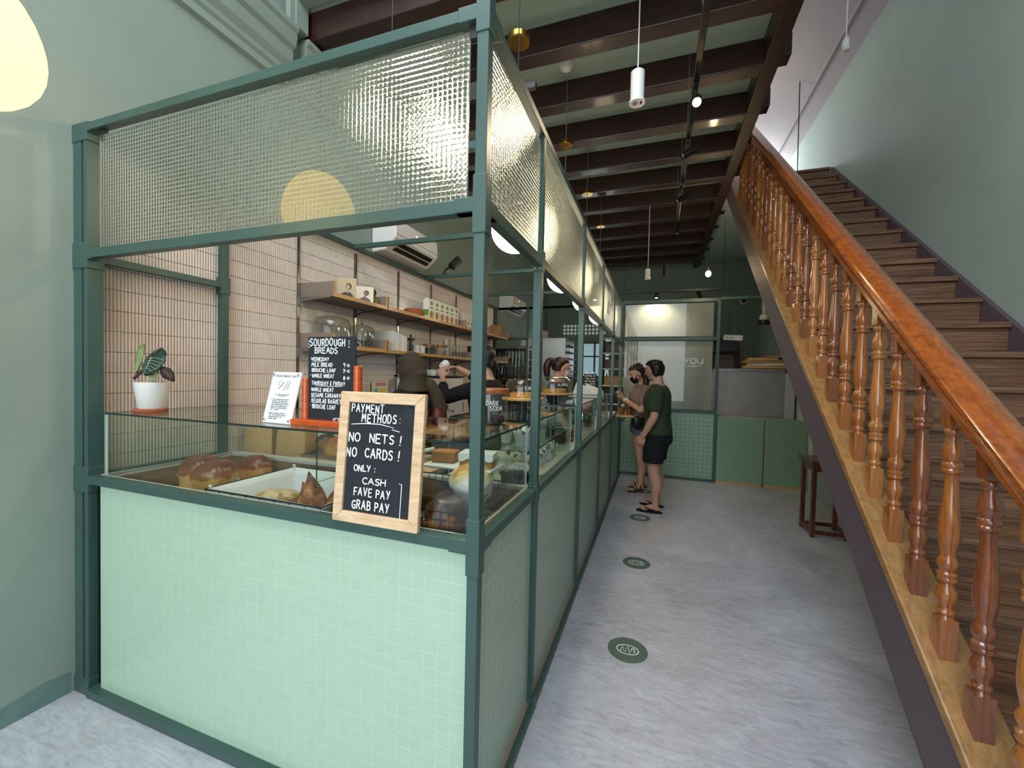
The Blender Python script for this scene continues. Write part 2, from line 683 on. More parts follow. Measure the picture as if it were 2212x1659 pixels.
WALLB = mat('dark_sage_wall_paint', '76857a', 0.8, var=0.06, vscale=2)
STAINW = mat('damp_green_skirt', '6b857d', 0.7, var=0.12, vscale=12)
LILAC = mat('lilac_white_ceiling', 'bcaeb0', 0.85, var=0.03, vscale=3)
BEAM = wood('dark_brown_beam', '1d0d0a', '3c2018', (0.6, 6, 6), 6, 0.45, 0.15)
BOARD = mat('pale_green_boards', '9db0a6', 0.7, var=0.05, vscale=3)
GROUT = mat('brown_grout', '8a6f63', 0.8)
KIT = mat('pink_glazed_tile', 'dccdc2', 0.18, var=0.05, vscale=9, coat=0.5)
STEEL = mat('brushed_steel', 'a7a9a8', 0.32, 0.9, var=0.06, vscale=30)
CHROME = mat('chrome', 'c8c8c8', 0.15, 1.0)
WHITE = mat('white_plastic', 'e4e2df', 0.4)
OFFW = mat('off_white', 'd8d3c8', 0.55)
BLACK = mat('black_satin', '0f1011', 0.4)
MATBLACK = mat('matt_black', '0a0a0b', 0.8)
CHALK = mat('chalkboard_black', '20242a', 0.75, var=0.25, vscale=14)
CHALKW = mat('chalk_marker_white', 'eef0f2', 0.7)
PINE = wood('pale_pine', 'c79f78', 'e6c8a4', (1, 1, 8), 9, 0.5, 0.1)
ORANGE = wood('orange_stained_wood', 'a83a10', 'd9601f', (1, 1, 6), 9, 0.3, 0.5)
BAMBOO = wood('bamboo_shelf', 'a87a44', 'd2a468', (1, 0.3, 8), 8, 0.45, 0.15)
TAUPE = mat('taupe_laminate', '8b7a6e', 0.6)
VARN = [wood('varnished_oak', '753a14', 'a86224', (10, 10, 0.8), 5, 0.2, 0.8), wood('varnished_red_oak', '5e2b13', '8b4a22', (10, 10, 0.8), 6, 0.2, 0.8), wood('varnished_honey_oak', '82481a', 'b57434', (10, 10, 0.8), 5, 0.2, 0.8)]
RAILW = wood('varnished_handrail', '743610', '9f551c', (9, 0.7, 9), 5, 0.2, 0.8)
CAPW = wood('stringer_cap_oak', '80592f', 'a67a48', (9, 0.8, 6), 5, 0.45, 0.2)
STEPW = wood('striped_walnut_step', '402a20', '8a644a', (0.5, 7, 16), 5, 0.5, 0.1, dist=1.0)
PURPLE = mat('purple_grey_paint', '5d4e55', 0.6, var=0.04, vscale=4)
PAPER = mat('parchment_paper', 'e7e6e4', 0.8)
KRAFT = mat('kraft_paper', 'c2a071', 0.85, var=0.08, vscale=7)
KRAFT2 = mat('brown_card', 'a98557', 0.85, var=0.1, vscale=6)
LINEN = mat('white_linen', 'd3d3d6', 0.9, var=0.04, vscale=30, bump=0.1, bscale=300)
WIRE = mat('black_wire', '191613', 0.45, 0.5)
CRUST = None
LAMPGLOW = mat('warm_opal_glow', 'ffe6c0', 0.4, emit=15.0)
LANTERN = mat('paper_lantern_glow', 'ffd468', 0.7, emit=4.5)
SPOTHOT = mat('spot_hot_lens', 'ffe2b8', 0.3, emit=260.0)
SPOTGLOW = mat('spot_bulb_glow', 'ffd08a', 0.3, emit=60.0)
BRASS = mat('brushed_brass', 'a07a3c', 0.25, 1.0)
LEAFD = mat('dark_green_leaf', '23382f', 0.35, var=0.2, vscale=20)
LEAFV = mat('pale_leaf_vein', 'a9bda0', 0.5)
LEAFP = mat('plum_leaf_underside', '3c2a2e', 0.5, var=0.15, vscale=14)
LEAFL = mat('light_green_leaf', '7d9160', 0.45, var=0.15, vscale=30)
STEMW = mat('pale_stem', 'b9bf9a', 0.5)
TERRA = mat('terracotta', 'a4583a', 0.7)
SKIN = mat('skin', 'b68c76', 0.55, var=0.05, vscale=20, sss=0.08)
SKIN2 = mat('fair_skin', 'c79880', 0.55, var=0.05, vscale=20, sss=0.08)
HAIRB = mat('black_hair', '0d0b0b', 0.45, var=0.3, vscale=40, bump=0.3, bscale=120)
HAIRR = mat('dark_red_brown_hair', '2c1712', 0.42, var=0.35, vscale=35, bump=0.3, bscale=120)
OLIVE = mat('olive_cotton', '2f3a24', 0.9, var=0.1, vscale=12, bump=0.12, bscale=160)
BLACKC = mat('black_cotton', '0b0c10', 0.9, bump=0.1, bscale=140)
BEIGE = mat('mauve_beige_knit', '8c7568', 0.9, var=0.06, vscale=14, bump=0.1, bscale=180)
DENIM = mat('light_denim', '6d7f9b', 0.9, var=0.18, vscale=16, bump=0.1, bscale=200)
HIJAB = mat('olive_brown_cloth', '3b3227', 0.9, var=0.1, vscale=10, bump=0.1, bscale=150)
MASKW = mat('white_mask_cloth', 'd9dcde', 0.85)
MASKB = mat('blue_mask_cloth', '8fb3c4', 0.85)

# concrete floor: trowelled screed with stains
def concrete():
    t = NT('trowelled_concrete')
    v = t.coords()
    big = t.n('ShaderNodeTexNoise', Scale=1.1, Detail=8, Roughness=0.62, Distortion=1.2)
    t.l(v, big.inputs['Vector'])
    v2 = t.coords((2.2, 9, 1), (0, 0, 0.55))
    st = t.n('ShaderNodeTexNoise', Scale=2.4, Detail=9, Roughness=0.72, Distortion=2.2)
    t.l(v2, st.inputs['Vector'])
    fine = t.n('ShaderNodeTexNoise', Scale=34, Detail=6, Roughness=0.7)
    t.l(v, fine.inputs['Vector'])
    a = t.n('ShaderNodeMath', operation='MULTIPLY_ADD')
    t.l(st.outputs['Fac'], a.inputs[0])
    a.inputs[1].default_value = 0.55
    b = t.n('ShaderNodeMath', operation='MULTIPLY')
    t.l(big.outputs['Fac'], b.inputs[0])
    b.inputs[1].default_value = 0.45
    t.l(b.outputs[0], a.inputs[2])
    c = t.n('ShaderNodeMath', operation='MULTIPLY_ADD')
    t.l(fine.outputs['Fac'], c.inputs[0])
    c.inputs[1].default_value = 0.16
    t.l(a.outputs[0], c.inputs[2])
    col = t.ramp(c.outputs[0], [(0.40, lin('868790')), (0.52, lin('aaabb6')), (0.62, lin('bdbfca')), (0.76, lin('d3d5e0'))])
    # brownish old patches
    pn = t.n('ShaderNodeTexNoise', Scale=0.8, Detail=5, Roughness=0.6, Distortion=0.8)
    v3 = t.coords((1.4, 0.6, 1), (0, 0, 0.2))
    t.l(v3, pn.inputs['Vector'])
    pf = t.ramp(pn.outputs['Fac'], [(0.54, (0, 0, 0, 1)), (0.68, (0.5, 0.5, 0.5, 1))])
    mx = t.n('ShaderNodeMixRGB')
    t.l(pf, mx.inputs['Fac'])
    t.l(col, mx.inputs['Color1'])
    mx.inputs['Color2'].default_value = lin('b5aca4')
    t.l(mx.outputs['Color'], t.b.inputs['Base Color'])
    rr = t.ramp(c.outputs[0], [(0.4, (0.30,) * 3 + (1,)), (0.75, (0.55,) * 3 + (1,))])
    t.l(rr, t.b.inputs['Roughness'])
    t.bump(st.outputs['Fac'], 0.12, 0.01)
    return t.m


FLOOR = concrete()

# ------------------------------------------------------------------ the setting
XL, XR, YB = -2.48, 1.96, 9.6      # inner faces of side walls and back wall
ZJ, ZP, ZF = 3.85, 4.05, 4.10      # joist soffit, board underside, upper floor
struct(MB().box(-2.7, 2.2, -2.4, 9.9, -0.12, 0).build('floor', FLOOR), 'grey trowelled concrete floor')
struct(MB().box(-2.64, XL, -2.4, 9.9, 0, 5.4).build('wall_left', WALL), 'sage green plaster wall beside the bakery counter')
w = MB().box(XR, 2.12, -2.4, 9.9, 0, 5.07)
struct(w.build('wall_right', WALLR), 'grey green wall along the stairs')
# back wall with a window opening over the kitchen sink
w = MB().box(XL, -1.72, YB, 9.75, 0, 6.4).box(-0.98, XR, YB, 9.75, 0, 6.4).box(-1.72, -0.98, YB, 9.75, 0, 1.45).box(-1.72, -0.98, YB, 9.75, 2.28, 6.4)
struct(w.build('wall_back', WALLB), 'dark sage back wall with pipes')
wn = struct(MB().box(-1.72, -0.98, 9.66, 9.68, 1.45, 2.28).build('window_1', clear_glass('kitchen_window_glass')), 'small kitchen window at the back')
fr = MB()
for a in (-1.72, -1.37, -1.02):
    fr.box(a, a + 0.04, 9.63, 9.70, 1.45, 2.28)
fr.box(-1.72, -0.98, 9.63, 9.70, 1.45, 1.49).box(-1.72, -0.98, 9.63, 9.70, 2.24, 2.28).box(-1.72, -0.98, 9.63, 9.70, 1.93, 1.96)
fr.build('window_frame', FRAME, wn)
# vent-block band over the window
vb = MB()
for r in range(3):
    for k in range(12):
        x = -2.06 + k * 0.084
        z = 2.48 + r * 0.085
        for q in range(4):
            a = q * PI / 2 + PI / 4
            vb.ell((x + 0.019 * math.cos(a), 9.597, z + 0.02 * math.sin(a)), (0.012, 0.006, 0.017), 8, 6, Matrix.Rotation(-a, 3, 'Y'))
struct(vb.build('trim_1', mat('vent_hole_daylight', 'cfd9d4', 0.5, emit=0.35)), 'pierced vent blocks in the back wall')
struct(MB().box(-2.3, -0.75, 9.56, 9.6, 2.74, 2.79).build('trim_2', WALLB), 'ledge over the vent blocks')

# upper floor boards (seen between the joists), stairwell left open
f = MB().box(XL, 0.80, 2.28, 9.6, ZP, ZF).box(0.80, XR, 6.05, 9.6, 3.9, ZF)
struct(f.build('ceiling', BOARD), 'pale green floorboards above the joists')
struct(MB().box(-2.6, 0.8, 1.6, 2.28, 4.72, 4.8).box(0.8, 2.12, -2.4, 2.28, 5.07, 5.15).build('ceiling_front_and_block', WALL), 'green plaster ceiling near the entrance, stair part added to block daylight')  # box over the stair foot is added out of view to block daylight
struct(MB().box(0.95, 2.12, -2.5, -2.4, 0, 5.15).build('wall_daylight_block', WALL), 'unseen green wall piece added to keep daylight off the stairs')  # added behind the camera so less daylight reaches the stairs
# ceiling over the upper storey stairwell, sloping up towards the room
struct(MB().prism([(XR, 5.07), (XR + 0.1, 5.12), (0.6, 5.85), (0.6, 5.75)], 1, 2.28, 9.9).build('ceiling_upper', LILAC), 'lilac white sloping ceiling above the stairs')
struct(MB().prism([(1.74, 5.165), (1.76, 5.155), (1.76, 5.14), (1.74, 5.15)], 1, 2.4, 9.5).build('trim_3', LILAC), 'thin ceiling batten')
struct(MB().box(-2.6, 0.6, 2.28, 9.9, 5.75, 5.85).build('ceiling_upper_flat', LILAC))
# joists
jy = [2.34 + 0.605 * k for k in range(13)]
for k, y in enumerate(jy):
    if y > 9.5:
        break
    b = MB().box(-2.44, 0.70, y, y + 0.13, ZJ, ZP)
    b.box(0.80, 0.875, y, y + 0.13, ZJ + 0.04, ZP)
    o = struct(b.build('ceiling_beam', BEAM, bevel=0.008), 'dark brown ceiling joist')
struct(MB().box(0.69, 0.80, 2.28, 9.6, ZJ - 0.01, ZP).build('ceiling_beam', BEAM, bevel=0.008), 'dark brown trimmer beam along the stairwell')
# bulkhead with its flat surround at the start of the joists
b = MB().box(-2.48, 0.8, 2.20, 2.30, 4.04, 4.75)
b.box(-2.48, -2.385, 2.20, 2.30, 3.85, 4.04)
struct(b.build('wall_bulkhead', WALL), 'green bulkhead above the first joist')
b = MB()
b.box(-2.44, 0.8, 2.16, 2.20, 4.07, 4.12).box(-2.44, -2.40, 2.16, 2.20, 3.86, 4.12)
b.bar((-2.42, 2.18, 3.87), (-2.475, 2.18, 3.66), 0.05, 0.05, (0, 1, 0))
struct(b.build('trim_4', WALL, bevel=0.004), 'flat surround of the ceiling opening')
# cornice on the left wall: stepped bands
c = [(-2.48, 3.45), (-2.455, 3.46), (-2.455, 3.50), (-2.46, 3.51), (-2.445, 3.53), (-2.445, 3.56), (-2.42, 3.60), (-2.41, 3.66), (-2.415, 3.68), (-2.39, 3.70), (-2.375, 3.76), (-2.38, 3.78), (-2.36, 3.80), (-2.36, 3.83), (-2.48, 3.84)]
struct(MB().prism(c, 1, -2.4, 2.20).build('trim_5', WALL), 'stepped green cornice on the wall')
struct(MB().prism([(x - 0.02, z) for x, z in c], 1, 2.30, 9.5).build('trim_6', WALL))
# damp tide mark at the wall foot
sk = MB()
pts = []
random.seed(3)
for i in range(40):
    y = -2.3 + i * 3.38 / 39
    pts.append((y, 0.10 + 0.05 * noise.noise(Vector((y * 2.1, 0, 0))) + 0.02 * noise.noise(Vector((y * 9, 1, 0)))))
poly = [(-2.3, 0.0)] + pts + [(1.08, 0.0)]
struct(MB().prism(poly, 0, XL, XL + 0.0015).build('baseboard_left', STAINW), 'darker damp band along the wall foot')

# glazed finger tiles on the wall behind the counter
def finger_tiles():
    vs, fs = [], []
    p, h, t = 0.0148, 0.0995, 0.0016
    y = 1.16
    rows = 25
    cols = int((6.1 - 1.16) / p)
    zt = 2.555
    for r in range(rows):
        z1 = zt - r * h
        z0 = z1 - h + t
        for k in range(cols):
            a, b = y + k * p, y + (k + 1) * p - t
            m, q = (a + b) / 2, (b - a) * 0.28
            x0, x1, x2 = -2.4695, -2.4645, -2.4625
            o = len(vs)
            for zz in (z0, z0 + 0.0018, z1 - 0.0018, z1):
                e = zz in (z0, z1)
                vs += [(x0, a, zz), (x0 if e else x1, m - q, zz), (x1 if e else x2, m, zz), (x0 if e else x1, m + q, zz), (x0, b, zz)]
            for i in range(3):
                for j in range(4):
                    fs.append((o + i * 5 + j, o + i * 5 + j + 1, o + (i + 1) * 5 + j + 1, o + (i + 1) * 5 + j))
    me = bpy.data.meshes.new('finger_tiles')
    me.from_pydata(vs, [], fs)
    me.materials.append(KIT)
    me.update()
    return me


o = MB().box(-2.479, -2.4705, 1.158, 6.12, 0.06, 2.557).build('wall_tiles', GROUT)
struct(o, 'wall of narrow pink glazed finger tiles')
t_ = bpy.data.objects.new('tile', finger_tiles())
COL.objects.link(t_)
t_.parent = o

# service conduit, duct and pipes on the back wall
p = MB()
p.tube([(-0.9, 9.58, 3.35), (1.9, 9.58, 3.38)], 0.02).tube([(1.62, 9.58, 3.3), (1.62, 9.58, 2.95), (1.95, 9.58, 2.95)], 0.018)
p.tube([(1.15, 9.58, 2.9), (1.15, 9.58, 0.2)], 0.015).tube([(1.42, 9.58, 2.9), (1.42, 9.58, 0.2)], 0.015).tube([(1.6, 9.58, 2.6), (1.6, 9.58, 0.2)], 0.025)
struct(p.build('trim_7', WALLB), 'painted conduits on the back wall')
# ------------------------------------------------------------------ bakery kiosk frame
K = thing('bakery_kiosk', 'dark green metal framed bakery kiosk with wired glass above and mint tiled panels below', 'kiosk', (-1.48, 1.1, 0))
S = 0.036
X0, X1, YF = -2.478, -0.476, 1.096
PY = [1.72, 2.83, 3.95, 5.06, 6.18]
BV = 0.002


def part(name, mb, m=FRAME, bevel=BV, parent=None, smooth=False):
    return mb.build(name, m, parent or K, smooth, bevel, 2)


# posts
p = MB().box(X0, -2.420, YF, YF + 0.06, 0, 2.556).box(-2.404, -2.378, YF, YF + 0.06, 0, 2.556).box(-2.42, -2.404, YF + 0.02, YF + 0.05, 0, 2.556)
part('post', p)
part('post', MB().box(X1 - S, X1, YF, YF + S, 0, 2.556))
for y in PY:
    part('post', MB().box(X1 - S, X1, y, y + S, 0, 2.03))
    part('post', MB().box(X1 - 0.028, X1 - 0.002, y + 0.004, y + S, 2.03, 2.53))
part('post', MB().box(-2.452, -2.412, 1.72, 1.76, 0, 2.53))
# rails
ZR = {'top_rail': (2.522, 2.556), 'glass_rail': (1.968, 2.008), 'counter_rail': (0.964, 1.0), 'floor_rail': (0.0, 0.036)}
for n, (a, b) in ZR.items():
    dx = 0.01 if n == 'floor_rail' else 0
    part(n, MB().box(-2.378, X1 - S, YF + (0 if n != 'floor_rail' else -0.01), YF + S, a, b))
    part(n, MB().box(X1 - S, X1 + dx, YF + S, 6.5, a, b))
part('wall_rail', MB().box(-2.452, -2.416, YF + 0.06, 1.72, 1.965, 2.0))
part('wall_rail', MB().box(-2.452, -2.416, YF + 0.06, 1.72, 0.964, 1.0))
part('wall_rail', MB().box(-2.452, -2.416, 1.76, 6.2, 2.522, 2.556))
for y in PY:
    part('cross_rail', MB().box(-2.416, X1 - S, y, y + S, 2.522, 2.556))
# sleeves where tubes meet
def sleeve(x, y, z, ex, ey, dz=0.055):
    g = 0.004
    m = MB().box(x - S - g, x + g, y - g, y + S + g, z - dz - 0.018, z + dz - 0.018)
    if ex:
        m.box(x - S - 0.062, x - S, y - g, y + S, z - S - g, z + g)
    if ey:
        m.box(x - S, x + g, y + S, y + S + 0.062, z - S - g, z + g)
    return part('sleeve', m, bevel=0.003)


for z in (1.0, 2.008):
    sleeve(X1, YF, z, 1, 1, 0.085)
    for y in PY:
        s = sleeve(X1, y, z, 0, 0, 0.045)
        if y < 3.9:
            sc = MB()
            for dx in (-0.027, -0.009):
                sc.lathe([(0.0, 0), (0.004, 0), (0.003, 0.002), (0, 0.0025)], (X1 + dx, y - 0.004, z + 0.01 if z < 1.5 else z - 0.05), 10, Matrix.Rotation(PI / 2, 3, 'X'))
            sc.build('screw', STEEL, s)
sleeve(X1, YF, 2.556, 1, 1, 0.06)
for z in (1.0, 2.0, 2.556, 0.036):
    part('sleeve', MB().box(X0 - 0.002, -2.372, YF - 0.004, YF + 0.062, max(z - 0.075, 0), z + (0.04 if z < 2.5 else 0.004)).box(-2.372, -2.358, YF - 0.003, YF + S, max(z - 0.038, 0), z + 0.003), bevel=0.003)
part('sleeve', MB().box(-2.456, -2.408, 1.714, 1.766, 1.93, 2.03), bevel=0.003)
for y in PY:
    part('sleeve', MB().box(X1 - S - 0.004, X1 + 0.012, y - 0.004, y + S + 0.004, 0, 0.06), bevel=0.003)
# wired glass over the counter
def wired(x0, x1, y0, y1, z0, z1, m):
    mb = MB().box(x0, x1, y0, y1, z0, z1)
    d = (x1 - x0, y1 - y0, z1 - z0)
    th = d.index(min(d))
    mb.mi = [0 if i // 2 == th else 1 for i in range(6)]
    return mb.build('glass_panel', [m, GEDGE2], K)


wired(-2.302, -0.54, 1.104, 1.113, 2.008, 2.49, RIB_F)
ys = [YF] + PY + [6.5]
for a, b in zip(ys[:-1], ys[1:]):
    wired(-0.498, -0.492, a + S + 0.004, b - 0.004, 2.008, 2.49, RIB_S)
# clips holding the panes
for x, z in ((-0.535, 2.505), (-2.31, 2.505)):
    part('clip', MB().box(x - 0.008, x + 0.028, YF + 0.012, YF + 0.03, z - 0.03, z + 0.02), BLACK, 0.001)
# mint tiled aprons
MB().box(-2.33, X1 - S + 0.002, 1.118, 1.13, 0.03, 0.966).build('tile_panel', MINT_F, K)
for a, b in zip(ys[:-1], ys[1:]):
    MB().box(-0.508, -0.498, a + S, b, 0.036, 0.966).build('tile_panel', MINT_S, K)
    MB().box(-0.499, -0.486, a + S, b, 0.036, 0.044).build('wood_bead', TAUPE, K)
part('panel_stop', MB().box(-2.378, -2.33, 1.13, 1.15, 0.03, 0.966), BLACK)
# loose script on a far pane
mb = MB()
lettering(mb, 'OPEN', (-0.490, 4.4, 2.30), (0, 1, 0), (0, 0, 1), 0.09, 0.006)
lettering(mb, 'DAILY', (-0.490, 4.35, 2.16), (0, 1, 0), (0, 0, 1), 0.08, 0.006)
mb.build('lettering', CHALKW, K)

# counter well with oak sides, cut into the front counter
well = thing('display_well', 'recessed bread display tray with wooden sides behind the front counter rail', 'display tray', (-1.4, 1.4, 0.86))
m = MB().box(-2.34, -0.52, 1.132, 1.74, 0.86, 0.875)
m.build('tray_base', TAUPE, well)
RIM = mat('pale_grey_rim', 'b4b5b2', 0.4)
WS = wood('walnut_tray_side', '5f4733', '8a6a4d', (0.6, 0.6, 6), 8, 0.5, 0.1)
for a in ((-2.345, -2.33, 1.14, 1.74), (-0.535, -0.52, 1.14, 1.74), (-2.33, -0.535, 1.725, 1.74)):
    MB().box(*a, 0.875, 0.985).build('side', WS, well)
MB().box(-2.37, -2.33, 1.135, 1.76, 0.985, 1.0).build('rim', RIM, well)
MB().box(-2.33, -0.52, 1.725, 1.78, 0.985, 1.0).build('rim', RIM, well)
MB().box(-2.33, -0.52, 1.72, 1.745, 0.02, 0.86).build('back_panel', TAUPE, well)

# frameless glass display cases standing along the counter
def case(name, label, x0, x1, y0, y1, z0, z1, front=True, ends=(True, True), shelf=None):
    c = thing(name, label, 'display case', ((x0 + x1) / 2, (y0 + y1) / 2, z0))
    t = 0.008
    pane(x0, x1, y0, y1, z1 - t, z1, 'top_glass', c, GLASS, GEDGE)
    if ends[0]:
        pane(x0, x1, y0, y0 + t, z0, z1 - t, 'end_glass', c, GLASS, GEDGE2)
    if ends[1]:
        pane(x0, x1, y1 - t, y1, z0, z1 - t, 'end_glass', c, GLASS, GEDGE2)
    if front:
        pane(x1 - t, x1, y0 + t, y1 - t, z0, z1 - t, 'side_glass', c, GLASS, GEDGE2)
    if shelf:
        pane(x0, x1 - t, y0 + t, y1 - t, shelf, shelf + t, 'glass_shelf', c, GLASS, GEDGE)
    return c


fc = case('glass_display_case', 'long frameless glass case over the front bread tray behind the payment blackboard', -2.335, -0.52, 1.135, 1.72, 1.0, 1.285, front=True, ends=(True, False))
pane(-2.335, -2.327, 1.143, 1.72, 1.0, 1.277, 'side_glass', fc, GLASS, GEDGE2)
pane(-1.405, -1.397, 1.42, 1.72, 1.0, 1.277, 'divider', fc, GLASS, GEDGE)
# side counter inside the corridor run
sc_ = thing('service_counter', 'pale laminate side counter carrying glass cases behind the corridor posts', 'counter', (-0.75, 3.9, 0))
MB().box(-0.98, -0.512, 1.80, 6.15, 0.955, 0.985).build('worktop', OFFW, sc_)
MB().box(-0.96, -0.93, 1.80, 6.15, 0.0, 0.955).build('back_panel', TAUPE, sc_)
c2 = case('glass_display_case', 'glass case of muffins in white paper beside the second corridor post', -0.95, -0.52, 1.80, 2.70, 0.985, 1.285, shelf=1.135)
c3 = case('glass_display_case', 'glass pastry case past the third corridor post', -0.95, -0.52, 2.86, 3.86, 0.985, 1.285, shelf=1.13)
c4 = case('glass_display_case', 'farthest small glass case near the collection ledge', -0.95, -0.52, 3.99, 5.0, 0.985, 1.285)

# ------------------------------------------------------------------ staircase
ST = thing('staircase', 'varnished wooden staircase with turned balusters and striped walnut steps along the wall', 'staircase', (1.38, 1.07, 0))
RISE, RUN, Y1 = 4.1 / 22, 0.236, 1.067
SL = 0.79
for k in range(1, 23):
    y, z = Y1 + RUN * (k - 1), RISE * k
    m = MB().box(0.86, 1.93, y - 0.012, y + RUN + 0.02, z - 0.032, z).box(0.86, 1.93, y + 0.012, y + 0.03, z - RISE, z - 0.032)
    m.build('step', STEPW, ST, bevel=0.004)
# outer string board, its oak cap, wall string
ya, yb = 0.78, 5.98
lo = lambda y: -0.879 + SL * y
up = lambda y: -0.615 + SL * y
MB().prism([(1.113, 0.0), (ya, 0.0), (ya, up(ya)), (yb, up(yb)), (yb, lo(yb))], 0, 0.80, 0.835).build('stringer', PURPLE, ST, bevel=0.003)
MB().prism([(ya, up(ya) - 0.01), (ya, -0.577 + SL * ya), (yb, -0.577 + SL * yb), (yb, up(yb) - 0.01)], 0, 0.793, 0.925).build('stringer_cap', CAPW, ST, bevel=0.006)
MB().prism([(1.25, 0.0), (0.84, 0.0), (6.0, -0.657 + SL * 6.0), (6.0, -0.98 + SL * 6.0)], 0, 1.93, 1.958).build('wall_string', PURPLE, ST)
MB().prism([(1.3, 0.02), (5.9, lo(5.9) + 0.05), (5.9, lo(5.9) + 0.03), (1.3, 0.0)], 0, 0.84, 1.93).build('soffit', PURPLE, ST)
# handrail, moulded section swept up the slope
sec = [(0.808, 0.200), (0.808, 0.222), (0.816, 0.228), (0.812, 0.238), (0.802, 0.246), (0.802, 0.262), (0.812, 0.278), (0.832, 0.288), (0.85, 0.291), (0.868, 0.288), (0.888, 0.278), (0.898, 0.262), (0.898, 0.246), (0.888, 0.238), (0.884, 0.228), (0.892, 0.222), (0.892, 0.200)]
rings = []
for y in (0.75, 2.0, 3.5, 5.25):
    rings.append([(x, y, z + SL * y) for x, z in sec])
MB().loft(rings).build('handrail', RAILW, ST, smooth=0.6)
# balusters
def baluster_mesh(m):
    mb = MB()
    h = 0.0215
    mb.box(-h, h, -h, h, -0.03, 0.105)
    q = [(h, 0.105), (0.0215, 0.105), (0.018, 0.116), (0.0225, 0.120), (0.0225, 0.127), (0.0185, 0.131), (0.0165, 0.14), (0.0235, 0.157), (0.0255, 0.172), (0.0235, 0.189), (0.0165, 0.207), (0.0155, 0.214),
         (0.0225, 0.219), (0.0235, 0.225), (0.021, 0.231), (0.0235, 0.236), (0.0235, 0.242), (0.018, 0.248), (0.0195, 0.254), (0.0245, 0.266), (0.0245, 0.278), (0.0195, 0.290), (0.0165, 0.296),
         (0.0205, 0.318), (0.0248, 0.345), (0.0258, 0.372), (0.0245, 0.405), (0.021, 0.45), (0.0172, 0.495), (0.0155, 0.53), (0.0165, 0.542),
         (0.0235, 0.548), (0.0245, 0.555), (0.021, 0.56), (0.0245, 0.566), (0.0235, 0.574), (0.0195, 0.579), (0.0235, 0.592), (0.0255, 0.606), (0.023, 0.625), (0.0165, 0.645), (0.0155, 0.655), (0.0225, 0.665), (0.0225, 0.673), (0.0185, 0.68), (0.0215, 0.684)]
    mb.lathe(q[1:], seg=20)
    mb.box(-h, h, -h, h, 0.684, 0.80)
    return mb.mesh('baluster', m, smooth=0.7)


bal = [baluster_mesh(m) for m in VARN]
for k in range(28):
    y = 1.293 - 0.152 + 0.1525 * k
    o = bpy.data.objects.new('baluster', bal[(0, 2, 1, 0, 1, 0, 2, 0, 0, 1)[k % 10]])
    COL.objects.link(o)
    o.location = (0.852, y, -0.577 + SL * y)
    o.parent = ST
    o.matrix_parent_inverse = Matrix.Translation(ST.location).inverted()
# ------------------------------------------------------------------ bread and front counter goods
def crust(name, side, top, burnt, tz=0.35, gloss=0.35, flour=None, scale=14):
    """baked crust: browner where the loaf domes, paler on the torn sides, blistered"""
    t = NT(name)
    g = t.n('ShaderNodeNewGeometry')
    sp = t.n('ShaderNodeSeparateXYZ')
    t.l(g.outputs['Normal'], sp.inputs[0])
    v = t.coords()
    nz = t.n('ShaderNodeTexNoise', Scale=scale, Detail=6, Roughness=0.65)
    t.l(v, nz.inputs['Vector'])
    a = t.n('ShaderNodeMath', operation='MULTIPLY_ADD')
    t.l(sp.outputs['Z'], a.inputs[0])
    a.inputs[1].default_value = 0.32
    t.l(nz.outputs['Fac'], a.inputs[2])
    stops = [(tz, lin(side)), (tz + 0.13, lin(top)), (tz + 0.29, lin(burnt))]
    if flour:
        stops.append((0.95, lin(flour)))
    t.l(t.ramp(a.outputs[0], stops), t.b.inputs['Base Color'])
    t.b.inputs['Roughness'].default_value = gloss
    t.b.inputs['Coat Weight'].default_value = 0.25 if gloss < 0.4 else 0.0
    n2 = t.n('ShaderNodeTexNoise', Scale=scale * 5, Detail=4)
    t.l(v, n2.inputs['Vector'])
    t.bump(n2.outputs['Fac'], 0.4, 0.008)
    return t.m


SOUR = crust('sourdough_crust', 'bb7d3a', '8c4c1e', '40200f', 0.42, 0.42, None, 20)
DARKB = crust('dark_glazed_crust', 'a5672c', '683416', '2c140b', 0.42, 0.28, None, 24)
GOLD = crust('golden_crust', 'd29a50', 'b97430', '8a4c1c', 0.4, 0.5)
FLOURB = crust('white_flour_crust', 'dcd8d0', 'd6bf90', 'bf8438', 0.52, 0.7)
SEED = crust('seeded_crust', '6b4a2a', '8a6035', '2b1c10', 0.4, 0.8, None, 90)
SUGAR = crust('sugar_dusted_dark_loaf', '3b2a20', '4a372c', 'b9bcbc', 0.42, 0.8, 'd6d9d9', 60)
CAKE = mat('sponge_cake', 'a9702f', 0.85, var=0.15, vscale=60, bump=0.3, bscale=200)
PALECAKE = mat('pale_sponge', 'b99a63', 0.85, var=0.15, vscale=60, bump=0.3, bscale=200)
ICING = mat('white_icing', 'e8eeec', 0.35)


